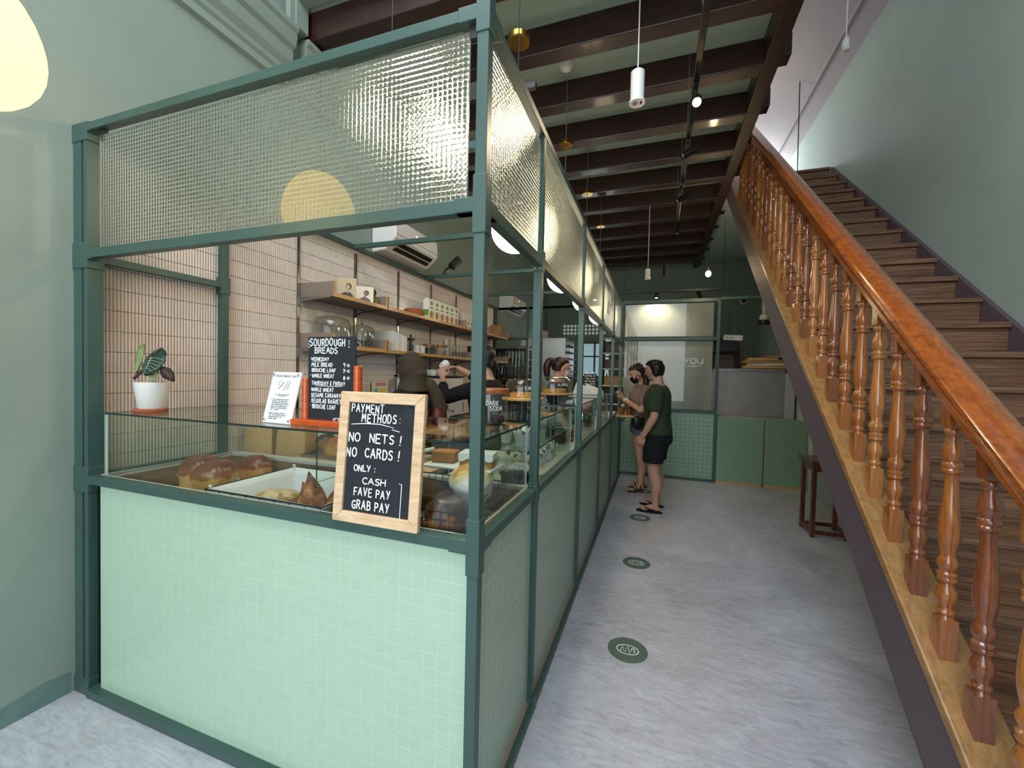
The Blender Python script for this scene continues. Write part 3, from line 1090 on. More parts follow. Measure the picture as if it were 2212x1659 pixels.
def baked(name, side, top, burnt, line=0.5, gloss=0.25):
    """tin loaf: golden torn sides under a glazed brown dome"""
    t = NT(name)
    tc = t.n('ShaderNodeTexCoord')
    sp = t.n('ShaderNodeSeparateXYZ')
    t.l(tc.outputs['Generated'], sp.inputs[0])
    nz = t.n('ShaderNodeTexNoise', Scale=16, Detail=5, Roughness=0.6)
    t.l(tc.outputs['Object'], nz.inputs['Vector'])
    a = t.n('ShaderNodeMath', operation='MULTIPLY_ADD')
    t.l(nz.outputs['Fac'], a.inputs[0])
    a.inputs[1].default_value = 0.34
    t.l(sp.outputs['Z'], a.inputs[2])
    b = line + 0.17
    c0 = tuple(x * 0.8 for x in lin(side)[:3]) + (1,)
    t.l(t.ramp(a.outputs[0], [(b - 0.35, c0), (b - 0.12, lin(side)), (b, lin(side)), (b + 0.06, lin(top)), (min(0.99, b + 0.42), lin(burnt))]), t.b.inputs['Base Color'])
    t.b.inputs['Roughness'].default_value = gloss
    t.b.inputs['Coat Weight'].default_value = 0.3
    n2 = t.n('ShaderNodeTexNoise', Scale=70, Detail=4)
    t.l(tc.outputs['Object'], n2.inputs['Vector'])
    t.bump(n2.outputs['Fac'], 0.35, 0.006)
    return t.m


BRIO = baked('brioche_crust', 'd9a355', '97562a', '6b3a22', 0.60)


def sq(p, e):
    return Vector((math.copysign(abs(p.x) ** e, p.x), math.copysign(abs(p.y) ** e, p.y), p.z))


def loaf_mesh(sx, sy, sz, seed, lobes=1, box=0.62, wob=0.05):
    mb = MB()
    for i in range(lobes):
        off = (i - (lobes - 1) / 2) * sx * 1.15 / lobes

        def fn(p, i=i):
            q = sq(p, box)
            if p.z < 0:
                q.z = -abs(p.z) ** 0.5
                k = 0.92 + (0.05 * math.sin(5 * math.atan2(p.y, p.x) + seed) if box < 0.7 else 0)
            else:
                k = 1 + 0.08 * math.sin(min(p.z, 1) * PI)
            n = noise.noise(Vector((p.x * 1.7 + seed, p.y * 1.7 + i * 3, p.z * 1.7))) * wob
            return Vector((q.x * (k + n), q.y * (k + n), q.z * (1 + n * 1.2)))
        mb.ell((off, 0, sz * 0.42), (sx / 2 / (1 if lobes == 1 else lobes * 0.82), sy / 2, sz * 0.58), 28, 20, fn=fn)
    return mb


def loaf(name, label, loc, size, m, rz=0, lobes=1, group=None, seed=1, box=0.62, wob=0.05, tilt=None):
    mb = loaf_mesh(*size, seed, lobes, box, wob)
    R = Matrix.Translation(loc) @ Matrix.Rotation(rz, 4, 'Z') @ (tilt or Matrix.Identity(4))
    return tag(mb.xf(R).build(name, m, smooth=True), label, 'bread', group)


def paper(name, label, loc, sx, sy, rz, seed, m=PAPER):
    mb = MB()
    n = 9
    vs, fs = [], []
    R = rotz(rz)
    for i in range(n):
        for j in range(n):
            u, v = i / (n - 1) - 0.5, j / (n - 1) - 0.5
            e = max(abs(u), abs(v)) * 2
            z = 0.0015 + max(0, e - 0.75) ** 2 * 0.32 * (0.6 + noise.noise(Vector((u * 3 + seed, v * 3, 0))))
            vs.append(Vector(loc) + R @ Vector((u * sx, v * sy, max(z, 0.001))))
    for i in range(n - 1):
        for j in range(n - 1):
            fs.append((i * n + j, (i + 1) * n + j, (i + 1) * n + j + 1, i * n + j + 1))
    o = mb.add(vs, fs).build(name, m, smooth=True)
    s = o.modifiers.new('thick', 'SOLIDIFY')
    s.thickness = 0.001
    return tag(o, label, 'paper')


TZ = 0.876
paper('parchment_sheet', 'white parchment sheet under the double brioche loaf', (-2.08, 1.40, TZ), 0.36, 0.30, 0.25, 1)
paper('parchment_sheet', 'white parchment sheet under the small single loaf at the tray back', (-2.03, 1.63, TZ), 0.26, 0.15, 0.15, 5)
loaf('brioche_loaf', 'glossy brown brioche loaf with two domes, the one touching the tray corner side', (-2.145, 1.43, TZ + 0.003), (0.15, 0.19, 0.18), BRIO, 0.35, 1, 'brioche loaves in the tray', 2)
loaf('brioche_loaf', 'glossy brown brioche loaf joined beside the basket of pastries', (-1.98, 1.385, TZ + 0.003), (0.155, 0.19, 0.175), BRIO, 0.35, 1, 'brioche loaves in the tray', 7)
loaf('brioche_loaf', 'single small brioche loaf standing alone at the back of the tray', (-2.03, 1.63, TZ + 0.003), (0.155, 0.12, 0.15), BRIO, 0.2, 1, 'brioche loaves in the tray', 11)


def wire_basket(name, label, x0, x1, y0, y1, z0, z1, m, nx, ny, nz, r=0.0018, taper=0.04, lining=None, ties=()):
    b = thing(name, label, 'basket', ((x0 + x1) / 2, (y0 + y1) / 2, z0))
    mb = MB()

    def P(u, v, w):
        k = taper * (1 - w)
        return (x0 + k + (x1 - x0 - 2 * k) * u, y0 + k + (y1 - y0 - 2 * k) * v, z0 + (z1 - z0) * w)
    for k in range(nz + 1):
        w = k / nz
        rr = r * 1.7 if k == nz else r
        mb.tube([P(0, 0, w), P(1, 0, w), P(1, 1, w), P(0, 1, w)], rr, 6, closed=True)
    for k in range(nx + 1):
        u = k / nx
        mb.tube([P(u, 0, 1), P(u, 0, 0), P(u, 1, 0), P(u, 1, 1)], r, 5)
    for k in range(1, ny):
        v = k / ny
        mb.tube([P(0, v, 1), P(0, v, 0), P(1, v, 0), P(1, v, 1)], r, 5)
    mb.build('wire_frame', m, b, smooth=True)
    if lining:
        n = 14
        vs, fs = [], []
        ring = [(0, 0), (1, 0), (1, 1), (0, 1)]
        L = MB()
        rows = []
        for w in (1.02, 0.75, 0.45, 0.15, 0.03):
            row = []
            for e in range(4):
                a, c = ring[e], ring[(e + 1) % 4]
                for k in range(n):
                    t = k / n
                    u, v = a[0] + (c[0] - a[0]) * t, a[1] + (c[1] - a[1]) * t
                    p = Vector(P(u, v, min(w, 1)))
                    sag = 0.012 * math.sin(t * PI) * (1 if w < 1 else 0.3) + 0.006
                    cc = Vector(P(0.5, 0.5, min(w, 1)))
                    d = (cc - p)
                    d.z = 0
                    p += d.normalized() * (sag + 0.004 * noise.noise(Vector((u * 9, v * 9, w * 3))))
                    row.append(p)
            rows.append(row)
        L.loft(rows, caps=False)
        L.add([p for p in rows[-1]], [tuple(range(len(rows[-1])))])
        lo_ = L.build('cloth_lining', lining, b, smooth=0.9)
        s = lo_.modifiers.new('thick', 'SOLIDIFY')
        s.thickness = 0.002
        for (u, v) in ties:
            p = Vector(P(u, v, 1))
            T = MB()
            T.ell(p + Vector((0, 0, 0.006)), (0.009, 0.007, 0.007), 10, 6)
            T.tube([p, p + Vector((-0.006, -0.010, -0.03)), p + Vector((-0.002, -0.014, -0.065))], [0.004, 0.003, 0.003], 6)
            T.tube([p, p + Vector((0.010, -0.006, 0.012)), p + Vector((0.018, -0.012, -0.012))], [0.003, 0.003, 0.002], 6)
            T.build('tie_string', lining, lo_, smooth=True)
    return b


wire_basket('lined_bread_basket', 'wire bread basket lined with white cloth and tied at the corners', -1.745, -1.14, 1.175, 1.62, TZ, 0.995, WIRE, 8, 8, 3, lining=LINEN, ties=((0, 0.05), (0, 1), (1, 1), (1, 0.5)))
wire_basket('black_wire_basket', 'black wire basket full of dark loaves in the counter corner', -1.04, -0.575, 1.165, 1.60, TZ, 1.05, WIRE, 14, 13, 6, r=0.0016, taper=0.02)

hk = bpy.data.objects['black_wire_basket']
MB().tube([(-1.02, 1.56, 1.05), (-0.99, 1.57, 1.11), (-0.95, 1.58, 1.15), (-0.91, 1.585, 1.16)], [0.006, 0.006, 0.011, 0.011], 10).build('handle', OFFW, hk, smooth=True)

# pointed pastries in the lined basket
def pastry(label, loc, h, w, rz, lean, seed):
    mb = MB()
    rings = []
    n = 14
    for i in range(9):
        t = i / 8
        r = w * (0.55 + 0.6 * math.sin(t * 2.2 + 0.35)) * (1 - t ** 2.2) + 0.002
        c = Vector((0.25 * h * t * t * math.cos(lean), 0.25 * h * t * t * math.sin(lean), h * t))
        ring = []
        for j in range(n):
            a = 2 * PI * j / n
            k = 1 + 0.28 * math.cos(3 * a + seed) * (1 - t) + 0.12 * noise.noise(Vector((math.cos(a) * 2 + seed, math.sin(a) * 2, t * 4)))
            ring.append(c + Vector((r * k * math.cos(a + 1.2 * t), r * 0.66 * k * math.sin(a + 1.2 * t), 0.012 * math.sin(2 * a + seed) * (1 - t))))
        rings.append(ring)
    mb.loft(rings)
    M4 = Matrix.Translation(loc) @ Matrix.Rotation(rz, 4, 'Z')
    return tag(mb.xf(M4).build('horned_pastry', SOUR, smooth=True), label, 'pastry', 'pointed pastries in the lined basket')


pastry('tallest horn-shaped brown pastry with a charred tip', (-1.290, 1.30, 0.90), 0.18, 0.046, 0.3, 2.6, 1)
pastry('short horned pastry leaning beside the tallest one', (-1.35, 1.34, 0.90), 0.13, 0.036, 0.9, 2.9, 4)
pastry('horned pastry next to the wooden blackboard frame', (-1.225, 1.33, 0.90), 0.14, 0.04, -0.3, 0.6, 8)
pastry('lowest pointed pastry crossing the front of the basket', (-1.36, 1.225, 0.885), 0.075, 0.05, -0.5, 2.0, 12)
loaf('scored_roll', 'flour-dusted scored roll lying in the cloth-lined basket', (-1.53, 1.33, 0.895), (0.19, 0.11, 0.085), crust('dusted_roll_crust', 'c08038', '9a6530', 'c9b48c', 0.50, 0.5, None, 26), 0.5, 1, None, 21, 0.9)
loaf('scored_roll', 'plain scored roll in front of the flour-dusted one', (-1.54, 1.24, 0.888), (0.15, 0.08, 0.062), GOLD, -0.2, 1, None, 25, 0.9)

# loaves in the black basket
TL = lambda ax, a: Matrix.Rotation(a, 4, ax)
loaf('boule', 'round white floured boule with a golden crown in the black basket', (-0.645, 1.43, 1.03), (0.165, 0.165, 0.13), FLOURB, 0, 1, None, 31, 0.95, 0.03, TL('X', 0.3))
loaf('seeded_loaf', 'seed-crusted brown loaf lying across the black basket', (-0.82, 1.37, 0.985), (0.22, 0.14, 0.105), SEED, 0.5, 1, None, 33, 0.85, 0.05, TL('Y', 0.25))
loaf('dark_boule', 'dark shiny blistered boule against the front of the black basket', (-0.675, 1.26, 0.94), (0.15, 0.12, 0.14), DARKB, 0.7, 1, None, 35, 0.85, 0.12, TL('X', 0.35))
loaf('country_loaf', 'golden brown crusty loaf under the seeded one', (-0.84, 1.25, 0.885), (0.17, 0.14, 0.11), SOUR, -0.3, 1, None, 38, 0.9, 0.10)
loaf('bread_roll', 'low golden roll wedged at the front of the black basket', (-0.77, 1.195, 0.885), (0.13, 0.06, 0.07), GOLD, 0.1, 1, None, 41, 0.9, 0.10)

# second shelf with an iced cake
sh = thing('cake_board', 'white cake board on the glass shelf above the black basket', 'board', (-0.72, 1.5, 1.13))
MB().box(-0.86, -0.565, 1.40, 1.56, 1.128, 1.136).build('board', WHITE, sh, bevel=0.002)
MB().box(-0.93, -0.56, 1.42, 1.71, 1.118, 1.1275).build('shelf_glass', GLASS, sh)
MB().box(-0.93, -0.56, 1.70, 1.712, 0.99, 1.118).build('support', GLASS, sh)


def slab_cake(name, label, loc, s, rz, body, ice=None, drip=5):
    c = thing(name, label, 'cake', loc)
    mb = MB()
    sx, sy, sz = s
    R = Matrix.Translation(loc) @ Matrix.Rotation(rz, 4, 'Z')
    mb.box(-sx / 2, sx / 2, -sy / 2, sy / 2, 0, sz)
    mb.xf(R).build('sponge', body, c, bevel=0.006, seg=3)
    if ice:
        I = MB()
        n = 44
        top, bot = [], []
        for k in range(n):
            a = k / n
            per = a * 4
            e = int(per)
            t = per - e
            u, v = [(t, 0), (1, t), (1 - t, 1), (0, 1 - t)][e]
            x, y = (u - 0.5) * (sx + 0.006), (v - 0.5) * (sy + 0.006)
            top.append((x, y, sz + 0.006))
            bot.append((x * 1.0, y * 1.0, sz - 0.012 - 0.014 * (0.5 + 0.5 * math.sin(a * 2 * PI * drip * 2))))
        I.loft([bot, top])
        I.xf(R).build('icing', ice, c, smooth=0.9)
    return c


slab_cake('iced_cake', 'rectangular sponge cake with white dripping icing beside the corner post', (-0.645, 1.47, 1.137), (0.13, 0.09, 0.048), 0.15, CAKE, ICING)
slab_cake('plain_cake', 'pale topped plain cake slice behind the corner post', (-0.80, 1.49, 1.137), (0.10, 0.07, 0.045), 0.1, CAKE)
slab_cake('plain_cake', 'upright square sponge slice past the sugar-dusted loaf', (-0.60, 1.90, 0.988), (0.06, 0.08, 0.085), 0.15, PALECAKE)
loaf('sugar_dusted_loaf', 'dark rye loaf dusted with flour behind the corner post', (-0.60, 1.80, 0.987), (0.15, 0.09, 0.10), SUGAR, 0.2, 1, None, 51, 0.55)

# potted plant with veined leaves
pl = thing('potted_plant', 'dark veined plant in a white pot on the glass case corner', 'plant', (-2.21, 1.25, 1.2855))
cx, cy, cz = -2.21, 1.25, 1.2855
MB().lathe([(0.0, 0), (0.062, 0), (0.064, 0.004), (0.064, 0.014), (0.06, 0.016), (0, 0.016)], (cx - 0.008, cy, cz), 28).build('saucer', TERRA, pl, smooth=0.6)
MB().lathe([(0, 0.016), (0.05, 0.016), (0.053, 0.02), (0.067, 0.135), (0.067, 0.138), (0.063, 0.138), (0.062, 0.12), (0, 0.12)], (cx, cy, cz), 32).build('pot', WHITE, pl, smooth=0.6)
MB().lathe([(0, 0.121), (0.061, 0.121), (0, 0.126)], (cx, cy, cz), 20).build('soil', mat('potting_soil', '2a1f18', 0.95, bump=0.6), pl)


def leaf(base, tip, width, normal, m, vein, droop=0.0, heart=0.0, curl=0.0, nv=5):
    base, tip = Vector(base), Vector(tip)
    d = tip - base
    L = d.length
    d.normalize()
    nrm = (Vector(normal) - d * d.dot(Vector(normal))).normalized()
    s = d.cross(nrm)
    n, mcols = 14, 9
    vs, fs = [], []

    def P(t, u):
        w = width * (math.sin(PI * min(1, t ** 0.75 * 0.98 + 0.02)) ** 0.75)
        c = base + d * (L * t) - nrm * (droop * t * t)
        wav = 0.04 * width * math.cos(t * 26) * abs(u)
        back = -heart * L * abs(u) * (1 - t) ** 3
        return c + s * (u * w) + d * back + nrm * (curl * width * u * u + wav)
    for i in range(n + 1):
        for j in range(mcols):
            vs.append(P(i / n, (j / (mcols - 1)) * 2 - 1))
    for i in range(n):
        for j in range(mcols - 1):
            a = i * mcols + j
            fs.append((a, a + 1, a + mcols + 1, a + mcols))
    o = MB().add(vs, fs).build('leaf', m, pl, smooth=True)
    so = o.modifiers.new('thick', 'SOLIDIFY')
    so.thickness = 0.0012
    if vein:
        V = MB()
        off = nrm * 0.001
        V.tube([P(t / 10, 0) + off for t in range(1, 11)], [0.0022 - 0.00017 * t for t in range(10)], 5)
        for k in range(nv):
            t0 = 0.14 + 0.62 * k / nv
            for sg in (-1, 1):
                V.tube([P(t0 + 0.05 * q, sg * 0.94 * q / 4) + off for q in range(5)], [0.0012, 0.0011, 0.001, 0.0009, 0.0006], 4)
        V.build('veins', vein, o, smooth=True)
    return o


tp = Vector((cx + 0.002, cy, cz + 0.125))
leaf((cx + 0.012, cy - 0.005, cz + 0.262), (cx + 0.018, cy - 0.045, cz + 0.172), 0.068, (0.05, -0.85, 0.5), LEAFD, LEAFV, heart=0.5, curl=-0.25)
leaf((cx - 0.025, cy, cz + 0.225), (cx - 0.105, cy - 0.03, cz + 0.16), 0.040, (-0.4, -0.75, 0.55), LEAFP, None, curl=-0.3, droop=0.01)
leaf((cx + 0.05, cy, cz + 0.215), (cx + 0.13, cy - 0.01, cz + 0.165), 0.024, (0.2, -0.8, 0.6), LEAFP, None, curl=-0.9, droop=0.02)
leaf((cx - 0.085, cy + 0.02, cz + 0.315), (cx - 0.10, cy, cz + 0.175), 0.030, (-0.1, -1, 0.1), LEAFL, mat('leaf_vein_yellow', 'bccb92', 0.5), curl=0.4)
V = MB()
V.tube([tp + Vector((-0.004, 0, -0.02)), tp + Vector((-0.003, 0, 0.03)), (cx - 0.02, cy, cz + 0.205)], [0.011, 0.008, 0.004], 8)
V.tube([tp, tp + Vector((0.008, 0, 0.04)), (cx + 0.014, cy + 0.004, cz + 0.22)], [0.009, 0.006, 0.004], 8)
V.tube([tp + Vector((0.01, 0, -0.01)), tp + Vector((0.022, 0, 0.04)), (cx + 0.045, cy + 0.004, cz + 0.21)], [0.006, 0.005, 0.003], 8)
V.tube([tp + Vector((-0.012, 0, -0.01)), tp + Vector((-0.026, 0, 0.04)), (cx - 0.036, cy, cz + 0.19)], [0.005, 0.004, 0.003], 8)
V.tube([(cx - 0.075, cy + 0.015, cz + 0.255), (cx - 0.03, cy + 0.01, cz + 0.24), (cx - 0.005, cy, cz + 0.2)], 0.002, 6)
V.build('stem', STEMW, pl, smooth=True)

# acrylic care sign
cs = thing('care_sign', 'white bread care card screwed in a clear acrylic stand on the glass case', 'sign', (-1.385, 1.21, 1.2855))
W_, H_ = 0.158, 0.205
o0 = Vector((-1.465, 1.205, 1.287))
uu = Vector((1, -0.06, 0)).normalized()
vv = Vector((0.02, 0.24, 1)).normalized()
ww = uu.cross(vv)
def plate(mb, a, b, c, d, z0, z1):
    vs = [o0 + uu * x + vv * y + ww * z for z in (z0, z1) for x, y in ((a, c), (b, c), (b, d), (a, d))]
    return mb.add(vs, [(0, 3, 2, 1), (4, 5, 6, 7), (0, 1, 5, 4), (1, 2, 6, 5), (2, 3, 7, 6), (3, 0, 4, 7)])
plate(MB(), 0, W_, 0, H_, -0.004, 0.0).build('backing', WHITE, cs)
plate(MB(), 0.002, W_ - 0.002, 0.002, H_ - 0.002, 0.0, 0.0008).build('card', mat('card_white', 'edf0f5', 0.5), cs)
MB().bar(o0 + vv * 0.15 + uu * 0.03 - ww * 0.006, o0 + uu * 0.03 + Vector((0, 0.075, 0.002)), 0.06, 0.004, (0, 1, 0.3)).build('prop', GLASS, cs)
INK = mat('grey_ink', '55585f', 0.7)
for x, y in ((0.012, 0.012), (W_ - 0.012, 0.012), (0.012, H_ - 0.012), (W_ - 0.012, H_ - 0.012)):
    MB().lathe([(0, 0), (0.0055, 0), (0.0055, 0.003), (0.004, 0.004), (0, 0.004)], o0 + uu * x + vv * y + ww * 0.001, 14, Matrix((uu, vv, ww)).transposed()).build('screw', CHROME, cs, smooth=0.5)
F = lambda x, y: frame3(o0 + uu * x + vv * y + ww * 0.0012, uu, vv)
font_text('title_lettering', 'MODO BREAD CARE', 0.0122, F(W_ / 2, 0.184), INK, cs, 'CENTER')
font_text('lettering', 'how to keep your bread fresh tasty\nfor your enjoyment', 0.0052, F(W_ / 2, 0.112), INK, cs, 'CENTER')
font_text('lettering', '1. To be consumed on the day of\n    purchase, keep whole bread\n    well wrapped in cling wrap and\n    freeze. Alternatively, store it in\n    freezer in an airtight bag, and\n    freeze. Can be kept frozen for\n    up to 1 month.\n\n2. Before consuming, thaw loaf\n    for 1 hour using wire rack, and\n    oven and toast for a few\n    minutes. Enjoy!', 0.0073, F(0.022, 0.092), INK, cs, 'LEFT', space=0.95)
D = MB()
D.tube([o0 + uu * a + vv * b + ww * 0.001 for a, b in ((0.05, 0.135), (0.066, 0.152), (0.073, 0.163))], 0.001, 5)
for k in range(13):
    pass
D.tube([o0 + uu * (0.057 + 0.011 * math.cos(a * PI / 6)) + vv * (0.158 + 0.009 * math.sin(a * PI / 6)) + ww * 0.001 for a in range(12)], 0.0008, 5, closed=True)
D.tube([o0 + uu * a + vv * b + ww * 0.001 for a, b in ((0.078, 0.130), (0.100, 0.133), (0.108, 0.168), (0.090, 0.165))], 0.0009, 5, closed=True)
D.tube([o0 + uu * a + vv * b + ww * 0.001 for a, b in ((0.084, 0.136), (0.096, 0.138), (0.101, 0.160), (0.092, 0.158))], 0.0007, 5, closed=True)
D.build('drawing', INK, cs)

# sourdough blackboard on its orange stand
mbd = thing('menu_blackboard', 'frameless blackboard listing sourdough breads held in an orange wooden stand', 'menu board', (-1.16, 1.24, 1.2855))
bx0, bx1, by = -1.266, -1.043, 1.236
MB().box(-1.312, -1.025, 1.195, 1.285, 1.286, 1.309).build('base', ORANGE, mbd, bevel=0.004)
MB().lathe([(0, 0), (0.0155, 0), (0.0155, 0.155), (0.013, 0.158), (0, 0.158)], (-1.279, 1.24, 1.308), 20).build('post', ORANGE, mbd, smooth=0.6)
MB().lathe([(0, 0), (0.0155, 0), (0.0155, 0.205), (0.013, 0.208), (0, 0.208)], (-1.030, 1.235, 1.308), 20).build('post', ORANGE, mbd, smooth=0.6)
MB().box(bx0, bx1, by, by + 0.006, 1.309, 1.624).build('board', CHALK, mbd, bevel=0.001)
L = MB()
yy = by - 0.0012
random.seed(11)
KX, KZ = 0.223 / 360, 0.315 / 647


def wl(text, xa, xb, yb, yt, r):
    fit(L, text, (bx0 + (xa - 247) * KX, yy, 1.309 + (1530 - yb) * KZ), (1, 0, 0), (0, 0, 1), (xb - xa) * KX, (yb - yt) * KZ, r)


for row in (('SOURDOUGH', 265, 530, 955, 900, .0024), ('BREADS', 303, 475, 1012, 968, .0023), ('WEDNESDAY', 275, 410, 1068, 1044, .0015), ('MILK BREAD', 278, 437, 1115, 1086, .0017),
            ('9.0', 520, 565, 1115, 1087, .0017), ('BRIOCHE LOAF', 280, 463, 1158, 1131, .0017), ('7.0', 520, 565, 1160, 1133, .0017), ('* WHOLE WHEAT', 266, 450, 1202, 1175, .0017), ('8.0', 520, 565, 1213, 1186, .0017),
            ('THURSDAY & FRIDAY', 280, 533, 1260, 1231, .0016), ('WHOLE WHEAT', 278, 448, 1310, 1282, .0017), ('SESAME CARAWAY RYE', 278, 560, 1355, 1325, .0017), ('REGULAR BAGUETTE', 282, 540, 1400, 1368, .0017),
            ('* BRIOCHE LOAF', 268, 466, 1445, 1413, .0017), ('AFTER 12PM', 445, 570, 1528, 1512, .0011)):
    wl(*row)
for a, b in (((0.003, 0.300), (0.010, 0.294)), ((0.002, 0.288), (0.008, 0.287)), ((0.003, 0.273), (0.009, 0.279))):
    for q in (0, 1):
        f_ = (lambda t: (bx0 + t[0], yy, 1.309 + t[1])) if q == 0 else (lambda t: (bx0 + 0.2 - t[0], yy, 1.309 + t[1]))
        L.tube([f_(a), f_(b)], 0.0016, 6, squash=((0, 1, 0), 0.4))
for xa, xb, y in ((283, 368, 1075), (315, 512, 1268)):
    L.tube([(bx0 + (xa - 247) * KX, yy, 1.309 + (1530 - y) * KZ), (bx0 + (xb - 247) * KX, yy, 1.3095 + (1530 - y) * KZ)], 0.0011, 6, squash=((0, 1, 0), 0.4))
L.build('lettering', CHALKW, mbd, smooth=True)

# payment blackboard leaning on the front rail
pb = thing('payment_blackboard', 'pine framed blackboard about payment methods leaning on the green front rail', 'blackboard', (-0.838, 1.10, 1.0))
o1 = Vector((-1.0, 1.098, 1.001))
u1 = Vector((1, 0, 0))
v1 = Vector((0.0, 0.085, 1)).normalized()
w1 = u1.cross(v1)
BW, BH, FWd, T1 = 0.326, 0.428, 0.036, 0.018
def P1(x, y, z=0.0):
    return o1 + u1 * x + v1 * y + w1 * z
def hexa(x, y0, y1_, y2, y3, mb):
    pass
def fpiece(poly, name):
    n = len(poly)
    vs = [P1(x, y, -T1 + 0.018) for x, y in poly] + [P1(x, y, 0.018) for x, y in poly]
    fs = [tuple(range(n))[::-1], tuple(range(n, 2 * n))] + [(i, (i + 1) % n, n + (i + 1) % n, n + i) for i in range(n)]
    MB().add(vs, fs).build(name, PINE, pb, bevel=0.003)
g = FWd
fpiece([(0, 0), (BW, 0), (BW - g, g), (g, g)], 'frame_side')
fpiece([(0, BH), (g, BH - g), (BW - g, BH - g), (BW, BH)], 'frame_side')
fpiece([(0, 0), (g, g), (g, BH - g), (0, BH)], 'frame_side')
fpiece([(BW, 0), (BW, BH), (BW - g, BH - g), (BW - g, g)], 'frame_side')
MB().add([P1(x, y, z) for z in (0.004, 0.009) for x, y in ((g - .004, g - .004), (BW - g + .004, g - .004), (BW - g + .004, BH - g + .004), (g - .004, BH - g + .004))], [(0, 3, 2, 1), (4, 5, 6, 7), (0, 1, 5, 4), (1, 2, 6, 5), (2, 3, 7, 6), (3, 0, 4, 7)]).build('board', CHALK, pb)
L = MB()
random.seed(5)
def pl_(text, xa, xb, y, size, r):
    return fit(L, text, P1(xa, y, 0.0102), u1, v1, xb - xa, size, r)


def un(pts, r=0.0016):
    L.tube([P1(x, y, 0.0105) for x, y in pts], r, 6, squash=(w1, 0.4))


for row in (('PAYMENT', .045, .171, .361, .0255, .0023), ('METHODS', .088, .220, .329, .0275, .0024), (':', .233, .237, .330, .026, .0014), ('NO  NETS !', .042, .243, .2635, .028, .0026), ('NO  CARDS !', .036, .240, .214, .029, .0027),
            ('ONLY :', .070, .153, .168, .020, .0022), ('CASH', .107, .195, .1285, .020, .0022), ('FAVE PAY', .076, .214, .0895, .025, .0023), ('GRAB PAY', .072, .214, .046, .027, .0024)):
    pl_(*row)
un([(0.046, 0.319), (0.10, 0.324), (0.16, 0.325), (0.214, 0.316), (0.206, 0.311), (0.236, 0.305)])
un([(0.246, 0.142), (0.256, 0.142), (0.256, 0.030), (0.248, 0.030)])
L.build('lettering', CHALKW, pb, smooth=True)
# ------------------------------------------------------------------ behind the counter
SHZ1, SHZ2, SHX0, SHX1 = 2.043, 1.68, -2.462, -2.15
def wall_shelf(name, label, ztop, segs, brackets):
    s = thing(name, label, 'shelf', (-2.3, 3.6, ztop))
    for i, (a, b) in enumerate(segs):
        MB().box(SHX0, SHX1 - 0.006, a, b, ztop - 0.024, ztop).build('plank', TAUPE, s)
        MB().box(SHX1 - 0.006, SHX1, a, b, ztop - 0.026, ztop + 0.002).build('bamboo_edge', BAMBOO, s)
        MB().box(SHX0, SHX1 - 0.004, a, a + 0.012, ztop, ztop + 0.082).build('end_board', TAUPE, s)
        MB().box(SHX0, SHX1 - 0.004, b - 0.012, b, ztop, ztop + 0.082).build('end_board', TAUPE, s)
        MB().box(SHX1 - 0.005, SHX1, a, a + 0.014, ztop, ztop + 0.084).box(SHX1 - 0.005, SHX1, b - 0.014, b, ztop, ztop + 0.084).build('bamboo_edge', BAMBOO, s)
    for y in brackets:
        q = [(SHX0, ztop - 0.10), (SHX0 + 0.012, ztop - 0.10), (SHX0 + 0.02, ztop - 0.075), (SHX0 + 0.05, ztop - 0.055), (SHX1 - 0.02, ztop - 0.034), (SHX1 - 0.02, ztop - 0.026), (SHX0, ztop - 0.026)]
        if y < 2.5:
            MB().prism(q, 1, y - 0.002, y + 0.002).build('bracket', STEEL, s)
        else:
            MB().tube([(SHX0 + 0.006, y, ztop - 0.11), (SHX0 + 0.010, y, ztop - 0.085), (SHX0 + 0.03, y, ztop - 0.062), (SHX0 + 0.08, y, ztop - 0.048), (SHX1 - 0.02, y, ztop - 0.030)], 0.0045, 6).build('bracket', BLACK, s, smooth=True)
    return s


STY = [2.30, 2.90, 3.52, 4.15, 4.78, 5.42]
segs = [(2.32, 2.93), (2.945, 4.44), (4.455, 5.95)]
wall_shelf('wall_shelf', 'upper bamboo edged wall shelf carrying photographs and milk cartons', SHZ1, segs, STY)
wall_shelf('wall_shelf', 'lower bamboo edged wall shelf carrying cake domes and cups', SHZ2, [(2.32, 2.93), (2.945, 3.86), (3.875, 4.72), (4.735, 5.95)], STY)
for i, y in enumerate(STY):
    o = MB().box(-2.466, -2.452, y - 0.009, y + 0.009, 1.18, 2.50).build('shelf_standard', CHROME)
    tag(o, ['slotted chrome upright at the near end of the wall shelves', 'slotted chrome upright behind the two photographs', 'slotted chrome upright behind the terracotta bowl', 'slotted chrome upright behind the first milk carton', 'slotted chrome upright behind the paper bags', 'slotted chrome upright farthest along the tile wall'][i], 'shelf upright', 'uprights of the wall shelves')

